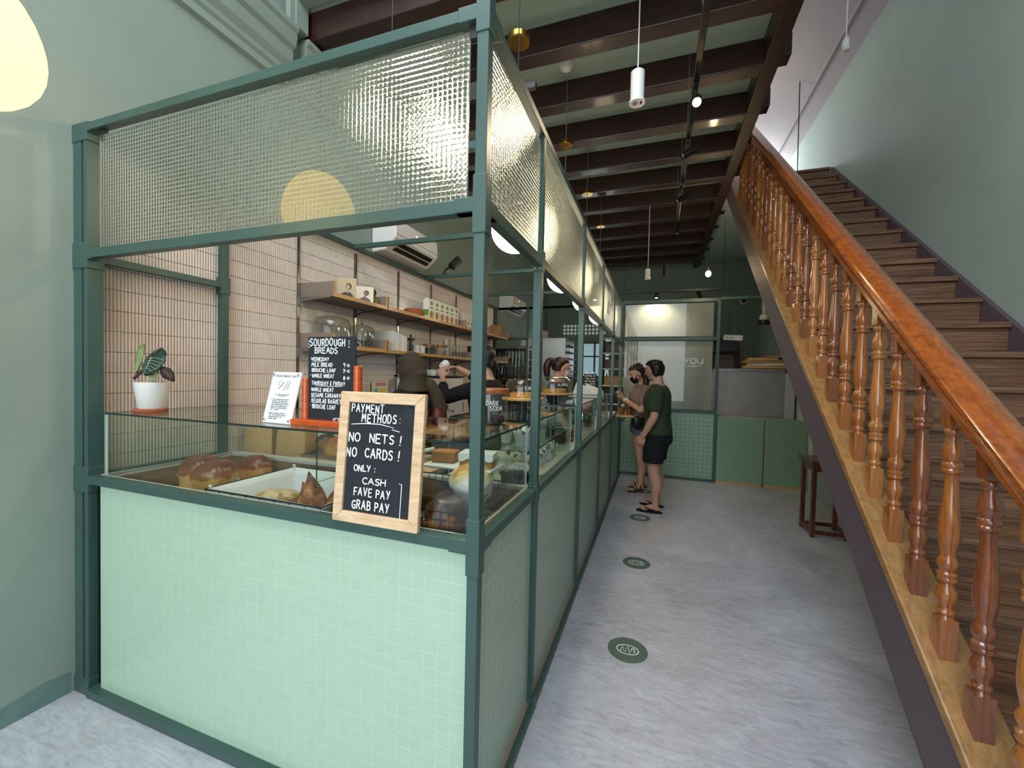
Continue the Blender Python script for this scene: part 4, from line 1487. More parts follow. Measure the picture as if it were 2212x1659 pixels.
# photographs
def photo(name, label, c, w, h, yaw, lean, sepia, frame=None, person='w'):
    p = thing(name, label, 'photo', c)
    R = Matrix.Translation(c) @ Matrix.Rotation(yaw, 4, 'Z') @ Matrix.Rotation(-lean, 4, 'X')
    # local: x width, z height, front faces -y
    MB().box(-w / 2, w / 2, 0, 0.004, 0, h).xf(R).build('print', sepia[0], p)
    M = MB()
    M.prism([(0.36 * w * math.cos(t), 0.30 * h + 0.28 * h * math.sin(t) - 0.24 * h) for t in [PI * k / 12 for k in range(13)]], 1, -0.0008, 0)
    M.v = [(x, y, max(z, 0.004)) for x, y, z in M.v]
    M.xf(R).build('pictured_coat', sepia[2], p)
    M = MB()
    M.prism([(0.012 + 0.155 * w * math.cos(t), 0.60 * h + 0.155 * h * math.sin(t)) for t in [2 * PI * k / 18 for k in range(18)]], 1, -0.0012, 0)
    M.xf(R).build('pictured_hair', sepia[3], p)
    M = MB()
    M.prism([(0.008 + 0.10 * w * math.cos(t), 0.575 * h + 0.115 * h * math.sin(t)) for t in [2 * PI * k / 18 for k in range(18)]], 1, -0.0018, 0)
    M.prism([(-0.02 * w, 0.46 * h), (0.07 * w, 0.46 * h), (0.08 * w, 0.36 * h), (0.02 * w, 0.26 * h), (-0.05 * w, 0.36 * h)], 1, -0.0015, 0)
    M.xf(R).build('pictured_face', sepia[1], p)
    if frame:
        MB().box(-w / 2 - 0.004, w / 2 + 0.004, 0.001, 0.010, -0.004, h + 0.004).xf(R).build('frame', frame, p)
    return p


photo('portrait_photo', 'sepia portrait print of a woman with curled hair on the upper shelf', (-2.25, 2.56, SHZ1 + 0.001), 0.135, 0.165, 0.62, 0.10, [mat('sepia_print', 'c8b08a', 0.4), mat('sepia_skin', 'bfa88a', 0.5), mat('sepia_coat', '4c463b', 0.6), mat('sepia_hair', '3d362e', 0.6)])
photo('portrait_photo', 'tilted black framed photo of a person in a purple shirt', (-2.24, 2.75, SHZ1 + 0.001), 0.135, 0.155, 0.62, 0.35, [mat('photo_print', 'dccda6', 0.3), mat('photo_skin', '8d6a5e', 0.5), mat('photo_coat', '6d5672', 0.6), mat('photo_hair', '4e4048', 0.6)], BLACK)
fg = thing('figurine', 'small brown carved figurine beside the tilted photo', 'figurine', (-2.25, 2.885, SHZ1))
TAN = mat('carved_tan_wood', '8f7350', 0.6)
MB().lathe([(0, 0), (0.03, 0), (0.035, 0.03), (0.028, 0.06), (0.016, 0.08), (0, 0.085)], (-2.25, 2.885, SHZ1 + 0.001), 16, sx=1.2).build('body', TAN, fg, smooth=True)
MB().ell((-2.25, 2.875, SHZ1 + 0.11), (0.023, 0.026, 0.028)).build('head', mat('carved_dark_wood', '4d3c2b', 0.6), fg, smooth=True)
b = MB().lathe([(0, 0), (0.09, 0.0), (0.10, 0.01), (0.098, 0.06), (0.09, 0.066), (0.05, 0.068), (0, 0.066)], (-2.26, 3.50, SHZ1 + 0.001), 28).build('terracotta_pot', TERRA, smooth=0.8)
tag(b, 'round terracotta baking cloche on the upper shelf', 'pot')
# milk cartons
CART = mat('carton_white', 'e9e6da', 0.4)
GRN = mat('carton_green', '6f9a3c', 0.5)
OAT = mat('biscuit_brown', 'b47c43', 0.6)
DKG = mat('carton_dark_green', '3f6b34', 0.5)
cy0 = 3.74
ct = thing('milk_carton', 'white oat milk carton first in its row with a green side', 'carton', (-2.24, cy0, SHZ1), 'milk cartons on the upper shelf')
MB().box(-2.275, -2.205, cy0 - 0.047, cy0 + 0.047, SHZ1 + 0.0008, SHZ1 + 0.20).prism([(-2.275, SHZ1 + 0.20), (-2.205, SHZ1 + 0.20), (-2.24, SHZ1 + 0.222)], 1, cy0 - 0.047, cy0 + 0.047).build('box', CART, ct)
e = MB().ell((-2.2045, cy0, SHZ1 + 0.165), (0.001, 0.028, 0.022), 20, 6)
e.build('label_disc', GRN, ct)
MB().box(-2.2049, -2.2043, cy0 - 0.03, cy0 + 0.03, SHZ1 + 0.112, SHZ1 + 0.124).build('label_band', DKG, ct)
MB().ell((-2.2045, cy0, SHZ1 + 0.05), (0.002, 0.034, 0.04), 20, 8).build('pictured_biscuit', OAT, ct)
MB().box(-2.27, -2.21, cy0 - 0.0478, cy0 - 0.0468, SHZ1 + 0.04, SHZ1 + 0.10).build('side_print', GRN, ct)
for k, w in enumerate(('second', 'third', 'fourth', 'fifth', 'last')):
    dup(ct, (-2.24, cy0 + 0.113 * (k + 1), SHZ1), 'white oat milk carton %s in its row on the upper shelf' % w)
# bags of cups
bgm = thing('paper_bag', 'tall pale paper bag nearest the milk cartons', 'paper bag', (-2.25, 4.53, SHZ1), 'paper bags beyond the milk cartons')
MB().loft([[(-2.25 + a, 4.53 + b_, SHZ1 + z) for a, b_ in ((-k, -0.035), (k, -0.035), (k, 0.035), (-k, 0.035))] for z, k in ((0.0008, 0.045), (0.12, 0.042), (0.19, 0.03))]).build('bag', OFFW, bgm, bevel=0.004)
MB().box(-2.2055, -2.2035, 4.52, 4.54, SHZ1 + 0.05, SHZ1 + 0.08).build('print_mark', INK, bgm)
for k, w in enumerate(('second', 'third', 'fourth', 'fifth', 'sixth', 'seventh')):
    dup(bgm, (-2.25, 4.53 + 0.095 * (k + 1), SHZ1), 'tall pale paper bag %s in its row on the upper shelf' % w)
tag(MB().box(-2.40, -2.25, 5.80, 5.92, SHZ1 + 0.001, SHZ1 + 0.19).build('wooden_box', KRAFT2, bevel=0.004), 'dark wooden box at the far end of the upper shelf', 'box')

# lower shelf
def dome(name, label, c, r, h, lid=True, board=True, sx=1.0, sy=1.0, rz=0.0, knob=CHROME, group=None):
    d = thing(name, label, 'cake dome', c, group)
    R = rotz(rz)
    q = [(r, 0.012), (r * 0.985, h * 0.45), (r * 0.93, h * 0.78), (r * 0.80, h * 0.93), (r * 0.55, h), (0.0, h * 1.01)]
    inner = [(0.0, h * 1.01 - 0.004), (r * 0.54, h - 0.004), (r * 0.785, h * 0.925), (r * 0.915, h * 0.77), (r * 0.97, h * 0.45), (r * 0.985, 0.012)]
    MB().lathe(q + inner, c, 36, R, sx=sx, sy=sy).build('dome', JARG, d, smooth=0.9)
    if board:
        MB().lathe([(0, 0.0005), (r * 1.08, 0.0005), (r * 1.10, 0.004), (r * 1.10, 0.010), (r * 1.08, 0.012), (0, 0.012)], c, 36, R, sx=sx, sy=sy).build('board', BAMBOO if knob is None else ORANGEB, d, smooth=0.6)
    if lid:
        MB().lathe([(0, h * 1.01), (0.006, h * 1.01), (0.008, h + 0.012), (0.016, h + 0.018), (0.016, h + 0.03), (0.008, h + 0.036), (0, h + 0.037)], c, 16).build('knob', knob or CHROME, d, smooth=True)
    return d


ORANGEB = wood('walnut_board', '7a3f1e', 'a8612f', (1, 1, 6), 9, 0.4, 0.3)
dome('cake_dome', 'large empty clear dome at the near end of the lower shelf', (-2.31, 2.475, SHZ2), 0.145, 0.215, lid=False)
dome('cake_dome', 'clear dome with metal knob on a wooden board on the lower shelf', (-2.30, 2.80, SHZ2), 0.105, 0.19)
np_ = thing('paper_napkin_block', 'block of folded white paper bags standing on the lower shelf', 'paper', (-2.30, 3.16, SHZ2))
for k in range(7):
    MB().box(-2.42, -2.175, 3.055 + k * 0.031, 3.055 + k * 0.031 + 0.026, SHZ2 + 0.001, SHZ2 + 0.175 - 0.006 * k).build('fold', PAPER if k % 3 else OFFW, np_, bevel=0.003)
fp = thing('french_press', 'black plunger coffee press on the lower shelf', 'coffee press', (-2.22, 3.39, SHZ2))
MB().lathe([(0, 0.001), (0.038, 0.001), (0.038, 0.12), (0.036, 0.12), (0.034, 0.01), (0, 0.01)], (-2.22, 3.39, SHZ2), 20).build('beaker', JARG, fp, smooth=0.7)
MB().lathe([(0, 0.12), (0.042, 0.12), (0.04, 0.135), (0.005, 0.14), (0.005, 0.155), (0.013, 0.16), (0.012, 0.172), (0, 0.174)], (-2.22, 3.39, SHZ2), 18).tube([(-2.20, 3.355, SHZ2 + 0.13), (-2.19, 3.335, SHZ2 + 0.10), (-2.19, 3.34, SHZ2 + 0.03), (-2.205, 3.36, SHZ2 + 0.02)], 0.007).tube([(-2.22, 3.39, SHZ2 + 0.12), (-2.22, 3.39, SHZ2 + 0.02)], 0.012).build('plunger', BLACK, fp, smooth=0.7)
for y, w in ((3.50, 'beside the coffee press'), (3.60, 'beside the wooden divider')):
    m = MB().lathe([(0, 0.001), (0.036, 0.001), (0.038, 0.08), (0.035, 0.08), (0.033, 0.006), (0, 0.006)], (-2.23, y, SHZ2), 20).build('cup', OFFW, smooth=0.7)
    tag(m, 'short white paper cup on the lower shelf ' + w, 'cup', 'white cups on the lower shelf')
for y, r, h, lab in ((3.79, 0.07, 0.09, 'low glass jar with a flat wooden lid on the lower shelf'), (4.02, 0.085, 0.10, 'wide glass jar with a wooden lid beside the tall glass jar')):
    j = thing('glass_jar', lab, 'jar', (-2.25, y, SHZ2))
    MB().lathe([(0, 0.001), (r * 0.9, 0.001), (r, 0.01), (r, h), (r - 0.003, h), (r - 0.003, 0.012), (0, 0.006)], (-2.25, y, SHZ2), 24).build('jar', JARG, j, smooth=0.7)
    MB().lathe([(0, h), (r * 1.04, h), (r * 1.04, h + 0.016), (0, h + 0.018)], (-2.25, y, SHZ2), 24).build('lid', ORANGEB, j, smooth=0.5)
j = MB().lathe([(0, 0.001), (0.05, 0.001), (0.055, 0.01), (0.055, 0.2), (0.052, 0.2), (0.052, 0.012), (0, 0.006)], (-2.28, 4.22, SHZ2), 24).build('glass_vase', JARG, smooth=0.7)
tag(j, 'tall straight glass jar standing on the lower shelf', 'jar')
for k in range(3):
    g = MB().lathe([(0, 0.001), (0.03, 0.001), (0.033, 0.13), (0.031, 0.13), (0.029, 0.008), (0, 0.008)], (-2.25, 4.36 + 0.085 * k, SHZ2), 18).build('drinking_glass', JARG, smooth=0.7)
    tag(g, 'plain drinking glass on the lower shelf, ' + ('beside the tall glass jar', 'in the middle of three', 'beside the dark canister')[k], 'glass', 'glasses on the lower shelf')
for y, r, h, m, lab in ((4.80, 0.05, 0.16, BLACK, 'tall black canister on the lower shelf'), (4.93, 0.045, 0.14, mat('dark_brown_canister', '2c1f18', 0.4), 'dark brown canister beside the black one'), (5.06, 0.03, 0.10, CHROME, 'small shiny metal canister on the lower shelf'), (5.18, 0.045, 0.1, OFFW, 'small white tub at the far end of the lower shelf')):
    tag(MB().lathe([(0, 0.001), (r, 0.001), (r, h * 0.82), (r * 1.04, h * 0.82), (r * 1.04, h), (0, h)], (-2.24, y, SHZ2), 20).build('canister', m, smooth=0.6), lab, 'canister')

# air conditioners
def aircon(label, x, y0, y1, z0, z1, dx):
    a = thing('air_conditioner', label, 'air conditioner', (x, y0, z0))
    q = [(x, z1), (x + dx * 0.9, z1), (x + dx, z1 - 0.03), (x + dx, z0 + 0.12), (x + dx * 0.55, z0 + 0.015), (x, z0)]
    MB().prism(q, 1, y0, y1).build('casing', WHITE, a, bevel=0.012, seg=3)
    p0, p1 = Vector((x + dx * 0.99, 0, z0 + 0.105)), Vector((x + dx * 0.6, 0, z0 + 0.018))
    n = Vector((p1 - p0)).cross(Vector((0, 1, 0))).normalized()
    if n.z > 0:
        n = -n
    L_ = y1 - y0
    mb = MB()
    for s0, s1 in ((0.12, 0.46), (0.56, 0.86)):
        a0, a1 = p0.lerp(p1, s0), p0.lerp(p1, s1)
        mb.add([a0 + Vector((0, y0 + L_ * 0.12, 0)) + n * 0.001, a1 + Vector((0, y0 + L_ * 0.10, 0)) + n * 0.001, a1 + Vector((0, y1 - L_ * 0.1, 0)) + n * 0.001, a0 + Vector((0, y1 - L_ * 0.1, 0)) + n * 0.001], [(0, 1, 2, 3)])
    so = mb.build('air_slot', BLACK, a)
    s_ = so.modifiers.new('thick', 'SOLIDIFY')
    s_.thickness = 0.002
    MB().box(x + dx + 0.0, x + dx + 0.0025, y0 + 0.01, y1 - 0.01, z0 + 0.150, z0 + 0.154).build('panel_seam', mat('seam_grey', '8d867d', 0.6), a)
    MB().ell((x + dx + 0.001, y0 + L_ * 0.45, z0 + 0.22), (0.002, 0.012, 0.008), 12, 6).build('display', mat('soft_display', 'ffffff', 0.4, emit=2.0), a)
    return a


aircon('white wall air conditioner above the tile wall with dark louvres', -2.478, 3.13, 3.87, 2.58, 2.88, 0.26)
aircon('second white air conditioner far back on the wall', -2.478, 6.35, 7.10, 2.52, 2.80, 0.24)

# spotlight by the air conditioner
sp_ = thing('clamp_spotlight', 'short grey cylinder spotlight beside the air conditioner', 'spotlight', (-2.2, 4.10, 2.56))
R = (Matrix.Rotation(0.9, 3, 'Z') @ Matrix.Rotation(0.75, 3, 'Y'))
MB().lathe([(0, -0.06), (0.045, -0.06), (0.045, 0.07), (0.04, 0.07), (0.038, 0.05), (0, 0.05)], (-2.12, 4.08, 2.70), 20, R).build('body', mat('dark_grey_metal', '3a3a3c', 0.4, 0.6), sp_, smooth=0.6)
MB().tube([(-2.2, 3.95 + 0.02, 2.56), (-2.2, 4.02, 2.62), (-2.13, 4.06, 2.68)], 0.012).build('bracket', BLACK, sp_, smooth=True)

# work bench under the shelves and what stands on it
wb = thing('work_bench', 'pale work bench along the tiled wall', 'bench', (-2.2, 3.5, 0))
MB().box(-2.46, -1.95, 1.80, 5.9, 0.895, 0.925).build('worktop', OFFW, wb)
MB().box(-2.44, -1.98, 1.82, 5.88, 0.0, 0.895).build('carcass', TAUPE, wb)
isl = thing('prep_counter', 'low wooden prep counter behind the bread tray', 'counter', (-1.5, 2.1, 0))
MB().box(-2.02, -1.10, 1.83, 2.28, 0.945, 0.975).build('worktop', mat('pale_oak_top', 'b79f86', 0.5, var=0.06), isl, bevel=0.003)
MB().box(-1.93, -1.12, 1.85, 2.26, 0.0, 0.945).build('carcass', TAUPE, isl)
def kraft_bag(label, c, w, d, h, rz, m):
    b = thing('kraft_bag', label, 'paper bag', c)
    R = Matrix.Translation(c) @ Matrix.Rotation(rz, 4, 'Z')
    rr = []
    for i, z in enumerate((0.001, h * 0.4, h * 0.75, h)):
        k = 1 - 0.04 * i
        rr.append([(x * w / 2 * k, y * d / 2 * (1 - 0.1 * i), z) for x, y in ((-1, -1), (0, -1.08), (1, -1), (1.0, 0), (1, 1), (0, 1.05), (-1, 1), (-1.0, 0))])
    MB().loft(rr).xf(R).build('bag', m, b, bevel=0.003)
    MB().tube([(-w * 0.2, -d * 0.3, h), (-w * 0.18, -d * 0.32, h + 0.05), (w * 0.18, -d * 0.32, h + 0.05), (w * 0.2, -d * 0.3, h)], 0.003, 6).xf(R).build('handle', KRAFT2, b)
    return b


kraft_bag('light kraft bag standing beside the green post', (-2.33, 1.93, 0.925), 0.20, 0.12, 0.29, 0.2, KRAFT)
kraft_bag('brown kraft bag nearer the bread rolls', (-2.105, 1.97, 0.925), 0.20, 0.13, 0.28, 0.2, mat('kraft_paper_dark', 'b39264', 0.85, var=0.1, vscale=9))
tr = thing('metal_tray', 'shallow steel tray holding bread rolls behind the glass', 'tray', (-1.83, 2.02, 0.975))
MB().box(-1.99, -1.60, 1.90, 2.18, 0.976, 0.980).box(-1.99, -1.60, 1.895, 1.90, 0.976, 0.992).box(-1.99, -1.60, 2.18, 2.185, 0.976, 0.992).box(-1.995, -1.99, 1.895, 2.185, 0.976, 0.992).box(-1.60, -1.595, 1.895, 2.185, 0.976, 0.992).build('tray', STEEL, tr)
loaf('bread_roll', 'dark brown roll on the steel tray', (-1.93, 2.03, 0.981), (0.10, 0.12, 0.12), DARKB, 0.2, 1, None, 61)
loaf('bread_roll', 'large golden roll at the front of the steel tray', (-1.80, 1.98, 0.981), (0.16, 0.13, 0.11), GOLD, 0.3, 1, None, 63, 0.9, 0.08)
loaf('bread_roll', 'golden roll at the back of the steel tray', (-1.82, 2.11, 0.981), (0.17, 0.12, 0.14), GOLD, 0.1, 1, None, 66, 0.9, 0.08)
# cards against the wall, machine, stacks of cups
cd = thing('notice_card', 'pale framed card standing on the bench against the tiles', 'card', (-2.41, 2.98, 0.925))
MB().box(-2.43, -2.41, 2.90, 3.05, 0.926, 1.40).build('board', OFFW, cd)
MB().box(-2.41, -2.409, 2.92, 3.03, 1.31, 1.38).build('print', mat('faint_print', 'c9b7a6', 0.7), cd)
cd = thing('notice_card', 'colourful printed card next to the pale framed card', 'card', (-2.41, 3.2, 0.925))
MB().box(-2.43, -2.41, 3.09, 3.31, 0.926, 1.40).build('board', mat('cream_card', 'e6dfc0', 0.6), cd)
MB().box(-2.41, -2.409, 3.12, 3.28, 1.36, 1.39).build('print', mat('pink_print', 'd9849a', 0.6), cd)
MB().box(-2.41, -2.409, 3.19, 3.28, 1.28, 1.34).build('print', mat('yellow_print', 'e0cf58', 0.6), cd)
MB().box(-2.41, -2.409, 3.11, 3.16, 1.28, 1.34).build('print', mat('teal_print', '7fb5a5', 0.6), cd)
mc = thing('coffee_machine', 'white espresso machine with a dark cup tray behind the barista', 'coffee machine', (-2.2, 3.75, 0.925))
MB().box(-2.40, -2.0, 3.42, 4.10, 1.00, 1.445).build('body', WHITE, mc, bevel=0.015, seg=3)
MB().box(-2.41, -1.99, 3.40, 4.12, 1.447, 1.462).build('cup_tray', BLACK, mc, bevel=0.003)
for x in (-2.36, -2.05):
    for y in (3.48, 4.04):
        MB().lathe([(0, 0.001), (0.02, 0.001), (0.02, 0.076), (0, 0.076)], (x, y, 0.925), 12).build('foot', BLACK, mc)
MB().lathe([(0, 0), (0.035, 0), (0.035, 0.06), (0, 0.06)], (-1.965, 3.62, 1.12), 18).tube([(-1.965, 3.62, 1.13), (-1.86, 3.60, 1.12)], 0.011).build('group_head', CHROME, mc, smooth=0.7)
MB().tube([(-2.0, 3.98, 1.25), (-1.95, 3.98, 1.23), (-1.93, 3.97, 1.08)], 0.005).build('steam_wand', CHROME, mc, smooth=True)
for k in range(6):
    m = MB().lathe([(0, 0.001), (0.028, 0.001), (0.038, 0.06), (0.035, 0.06), (0.026, 0.005), (0, 0.005)], (-2.10 - 0.12 * (k % 2), 3.62 + 0.10 * (k // 2), 1.4625), 18).build('cup', OFFW, smooth=0.7)
    tag(m, 'white coffee cup warming on top of the espresso machine', 'cup', 'cups on the espresso machine')
for k, (x, y) in enumerate(((-2.07, 3.30), (-2.16, 3.345))):
    c_ = thing('paper_cup_stack', ('tall stack of clear cups beside the espresso machine', 'second stack of cups against the espresso machine')[k], 'cups', (x, y, 0.925))
    for i in range(9):
        MB().lathe([(0, 0.001), (0.033, 0.001), (0.043, 0.10), (0.044, 0.105), (0.041, 0.105), (0.031, 0.006), (0, 0.006)], (x, y, 0.925 + i * 0.036), 16).build('cup', PAPER, c_, smooth=0.7)
for x, y, r, h, m, lab in ((-1.56, 2.55, 0.04, 0.14, mat('amber_syrup', '9a4a17', 0.15), 'amber bottle of syrup on the bar'), (-1.50, 2.66, 0.045, 0.12, mat('dark_red_tin', '4a1a14', 0.4), 'dark red tin behind the amber bottle'), (-1.63, 2.66, 0.03, 0.10, BRASS, 'small brass tin on the bar')):
    tag(MB().lathe([(0, 0.001), (r, 0.001), (r, h * 0.75), (r * 0.8, h * 0.85), (r * 0.8, h), (0, h)], (x, y, 1.116), 18).build('bottle', m, smooth=0.7), lab, 'bottle')
br_ = thing('bar_shelf', 'narrow wooden bar behind the glass cases with glasses under it', 'shelf', (-1.3, 2.6, 0.975))
MB().box(-1.72, -1.06, 2.40, 2.78, 1.085, 1.115).build('top', BAMBOO, br_)
for x in (-1.70, -1.08):
    MB().box(x, x + 0.02, 2.42, 2.76, 0.0, 1.085).build('side', TAUPE, br_)
for k in range(6):
    g = MB().lathe([(0, 0.001), (0.026, 0.001), (0.03, 0.085), (0.028, 0.085), (0.024, 0.008), (0, 0.008)], (-1.40 + 0.075 * (k % 3), 2.03 + 0.10 * (k // 3), 0.9755), 16).build('drinking_glass', JARG, smooth=0.7)
    tag(g, 'upturned tasting glass on the low prep counter', 'glass', 'tasting glasses on the prep counter')

# jar and cake domes on the cases
jr = thing('lidded_jar', 'large clear jar with a wooden lid and white writing by the second post', 'jar', (-0.665, 1.80, 1.2855))
jc = (-0.665, 1.640, 1.2855)
jr.location = jc
MB().lathe([(0, 0.001), (0.066, 0.001), (0.071, 0.008), (0.071, 0.105), (0.066, 0.118), (0.066, 0.128), (0.063, 0.128), (0.063, 0.116), (0.067, 0.104), (0.067, 0.010), (0, 0.006)], jc, 36).build('jar', JARG, jr, smooth=0.8)
MB().lathe([(0, 0.128), (0.074, 0.128), (0.075, 0.132), (0.075, 0.146), (0.072, 0.150), (0, 0.150)], jc, 36).build('lid', ORANGEB, jr, smooth=0.6)
MB().lathe([(0, 0.007), (0.060, 0.007), (0.058, 0.03), (0.02, 0.036), (0, 0.034)], jc, 24).build('dark_biscuits', mat('dark_biscuit', '2a1a18', 0.8, var=0.3, vscale=60, bump=0.4), jr, smooth=True)
L = MB()
def onjar(text, a0, z, s, r):
    x = 0
    for ch in text:
        th = a0 + x / 0.072
        lettering(L, ch, Vector(jc) + Vector((0.0725 * math.cos(th), 0.0725 * math.sin(th), z)), (-math.sin(th), math.cos(th), 0), (0, 0, 1), s, r, jit=0.02)
        x += s * 0.78
onjar('DARK', -PI / 2 + 0.10, 0.082, 0.018, 0.0013)
onjar('SODA', -PI / 2 + 0.32, 0.060, 0.018, 0.0013)
L.build('lettering', CHALKW, jr, smooth=True)


def cake_stand(label, c, r, h, txt, seed):
    d = thing('cake_stand', label, 'cake stand', c)
    MB().lathe([(0, 0.0008), (0.06, 0.0008), (0.06, 0.004), (0.03, 0.006), (0.03, 0.062), (0, 0.062)], c, 24).build('pedestal', mat('dark_glass_block', '2b3236', 0.1), d, smooth=0.6)
    t = Vector(c) + Vector((0, 0, 0.062))
    MB().lathe([(0, 0), (r * 1.14, 0), (r * 1.16, 0.004), (r * 1.16, 0.012), (r * 1.13, 0.015), (0, 0.015)], t, 36).build('board', BAMBOO, d, smooth=0.6)
    MB().lathe([(0, 0.0155), (r * 0.72, 0.0155), (r * 0.74, 0.04), (r * 0.6, 0.046), (0, 0.048)], t, 28).build('cake', crust('tart_%d' % seed, 'e0b050', 'cf8f30', '8e4c1a', 0.4, 0.4, None, 40), d, smooth=0.8)
    q = [(r, 0.016), (r * 0.985, h * 0.5), (r * 0.92, h * 0.82), (r * 0.75, h * 0.97), (0.0, h), (0.0, h - 0.003), (r * 0.74, h * 0.955), (r * 0.90, h * 0.81), (r * 0.965, h * 0.5), (r * 0.98, 0.016)]
    MB().lathe(q, t, 36).build('dome', JARG, d, smooth=0.9)
    L = MB()
    x = 0
    for ch in txt:
        th = -PI / 2 + 0.45 + x / (r + 0.002)
        lettering(L, ch, t + Vector(((r + 0.001) * math.cos(th), (r + 0.001) * math.sin(th), h * 0.5)), (-math.sin(th), math.cos(th), 0), (0, 0, 1), 0.018, 0.0012, jit=0.02)
        x += 0.015
    L.build('lettering', CHALKW, d, smooth=True)
    return d


cake_stand('domed cake stand with an orange tart behind the second post', (-0.735, 2.30, 1.2855), 0.105, 0.125, 'EARL GREY', 1)
cake_stand('domed cake stand with a yellow tart before the third post', (-0.735, 3.10, 1.2855), 0.125, 0.14, 'ALMOND', 2)
# muffins in white paper
def muffin(name, label, c, r, h, group, seed):
    m = thing(name, label, 'muffin', c, group)
    pts, rr = [], []
    n = 20
    rings = []
    for z, k in ((0.001, 0.72), (h * 0.6, 0.95), (h * 0.85, 1.1), (h, 1.2)):
        ring = []
        for j in range(n):
            a = 2 * PI * j / n
            kk = k * (1 + (0.10 if z > h * 0.8 else 0.03) * math.cos(4 * a))
            zz = z + (0.018 * math.cos(4 * a) * (1.0 if z >= h else 0.3 if z > h * 0.7 else 0))
            ring.append((c[0] + r * kk * math.cos(a), c[1] + r * kk * math.sin(a), c[2] + zz))
        rings.append(ring)
    b = MB().loft(rings, caps=False)
    b.add([rings[0][j] for j in range(n)], [tuple(range(n))])
    o = b.build('paper_case', PAPER, m, smooth=0.8)
    s = o.modifiers.new('thick', 'SOLIDIFY')
    s.thickness = 0.0012
    MB().ell((c[0], c[1], c[2] + h * 0.80), (r * 0.93, r * 0.93, h * 0.26), 18, 10).build('top', MUF, m, smooth=True)
    return m


MUF = mat('chocolate_muffin', '4a2c22', 0.85, var=0.2, vscale=60, bump=0.4)
mf = muffin('muffin', 'chocolate muffin in pleated white paper inside the glass case', (-0.62, 2.10, 0.986), 0.032, 0.07, 'muffins in white paper', 1)
for k, (x, y) in enumerate(((-0.60, 2.20), (-0.70, 2.14), (-0.68, 2.25), (-0.61, 2.31), (-0.70, 2.36), (-0.60, 2.42), (-0.68, 2.47), (-0.61, 2.53), (-0.77, 2.20), (-0.78, 2.32), (-0.78, 2.44))):
    dup(mf, (x, y, 0.986), rz=0.5 * k)
for k, (x, y) in enumerate(((-0.62, 1.93), (-0.63, 2.03), (-0.64, 2.12), (-0.72, 1.99))):
    dup(mf, (x, y, 1.1435), 'chocolate muffin in white paper on the upper glass shelf', 0.4 * k, 'muffins on the upper glass shelf')
pt = MB().lathe([(0, 0.001), (0.03, 0.001), (0.055, 0.010), (0.053, 0.012), (0.028, 0.005), (0, 0.005)], (-0.585, 2.00, 0.9855), 24).build('plate', OFFW, smooth=0.8)
tag(pt, 'small white plate in front of the muffins', 'plate')
for k, (x, y, m, s) in enumerate(((-0.66, 3.02, MUF, 0.07), (-0.62, 3.14, DARKB, 0.08), (-0.66, 3.28, SOUR, 0.09), (-0.63, 3.44, GOLD, 0.09), (-0.64, 3.60, DARKB, 0.08), (-0.62, 4.15, SOUR, 0.09), (-0.63, 4.32, GOLD, 0.09))):
    loaf('pastry', ('chocolate pastry nearest the end of the second glass case', 'dark pastry behind the chocolate one', 'crusty brown pastry in the middle of the second glass case', 'golden pastry in the second glass case', 'dark pastry at the far end of the second glass case', 'brown pastry in the farthest glass case', 'golden pastry in the farthest glass case')[k], (x, y, 0.987), (0.09, s, 0.06), m, 0.3 * k, 1, None, 70 + k, 0.9)
for k, y in enumerate((2.18, 2.32, 2.96, 3.10)):
    t_ = thing('price_tag', ('black price tag nearest the second post', 'black price tag behind the nearest one', 'black price tag in the second glass case', 'farthest black price tag in the second glass case')[k], 'price tag', (-0.6, y, 1.144 if k < 2 else 1.139), 'black price tags in the glass cases')
    z = 1.1438 if k < 2 else 1.1388
    MB().box(-0.56, -0.556, y, y + 0.075, z, z + 0.055).build('card', MATBLACK, t_)
    L = MB()
    lettering(L, ('ROLL', 'SCONE', 'TART', 'COOKIE')[k], (-0.555, y + 0.008, z + 0.034), (0, 1, 0), (0, 0, 1), 0.014, 0.0009, gap=0.2, width=0.7)
    lettering(L, ('3.8', '4.0', '5.0', '3.0')[k], (-0.555, y + 0.016, z + 0.012), (0, 1, 0), (0, 0, 1), 0.014, 0.0009)
    L.build('lettering', CHALKW, t_)

# far end: menu tent, napkins, glass dispenser
mn = thing('counter_menu', 'small black handwritten menu on the far counter', 'menu board', (-0.80, 5.25, 0.985))
MB().box(-0.86, -0.70, 5.25, 5.262, 0.986, 1.52).build('board', MATBLACK, mn)
L = MB()
for i, tx in enumerate(('COFFEE OF', 'THE DAY', 'HOT BLACK', 'HOT WHITE', 'ICED LATTE', 'MOCHA')):
    fit(L, tx, (-0.85, 5.249, 1.485 - i * 0.034), (1, 0, 0), (0, 0, 1), 0.135 if i != 5 else 0.09, 0.02, 0.0016)
L.build('lettering', CHALKW, mn)
nk = thing('folded_napkin', 'folded white napkin propped on the farthest glass case', 'napkin', (-0.72, 4.7, 1.2855))
MB().prism([(-0.88, 1.2862), (-0.60, 1.2862), (-0.60, 1.31), (-0.84, 1.42)], 1, 4.60, 4.70).build('cloth', PAPER, nk, bevel=0.006)
nk = thing('folded_napkin', 'second folded white napkin behind the first', 'napkin', (-0.68, 4.85, 1.2855))
MB().prism([(-0.80, 1.2862), (-0.56, 1.2862), (-0.57, 1.33), (-0.76, 1.40)], 1, 4.80, 4.88).build('cloth', PAPER, nk, bevel=0.006)

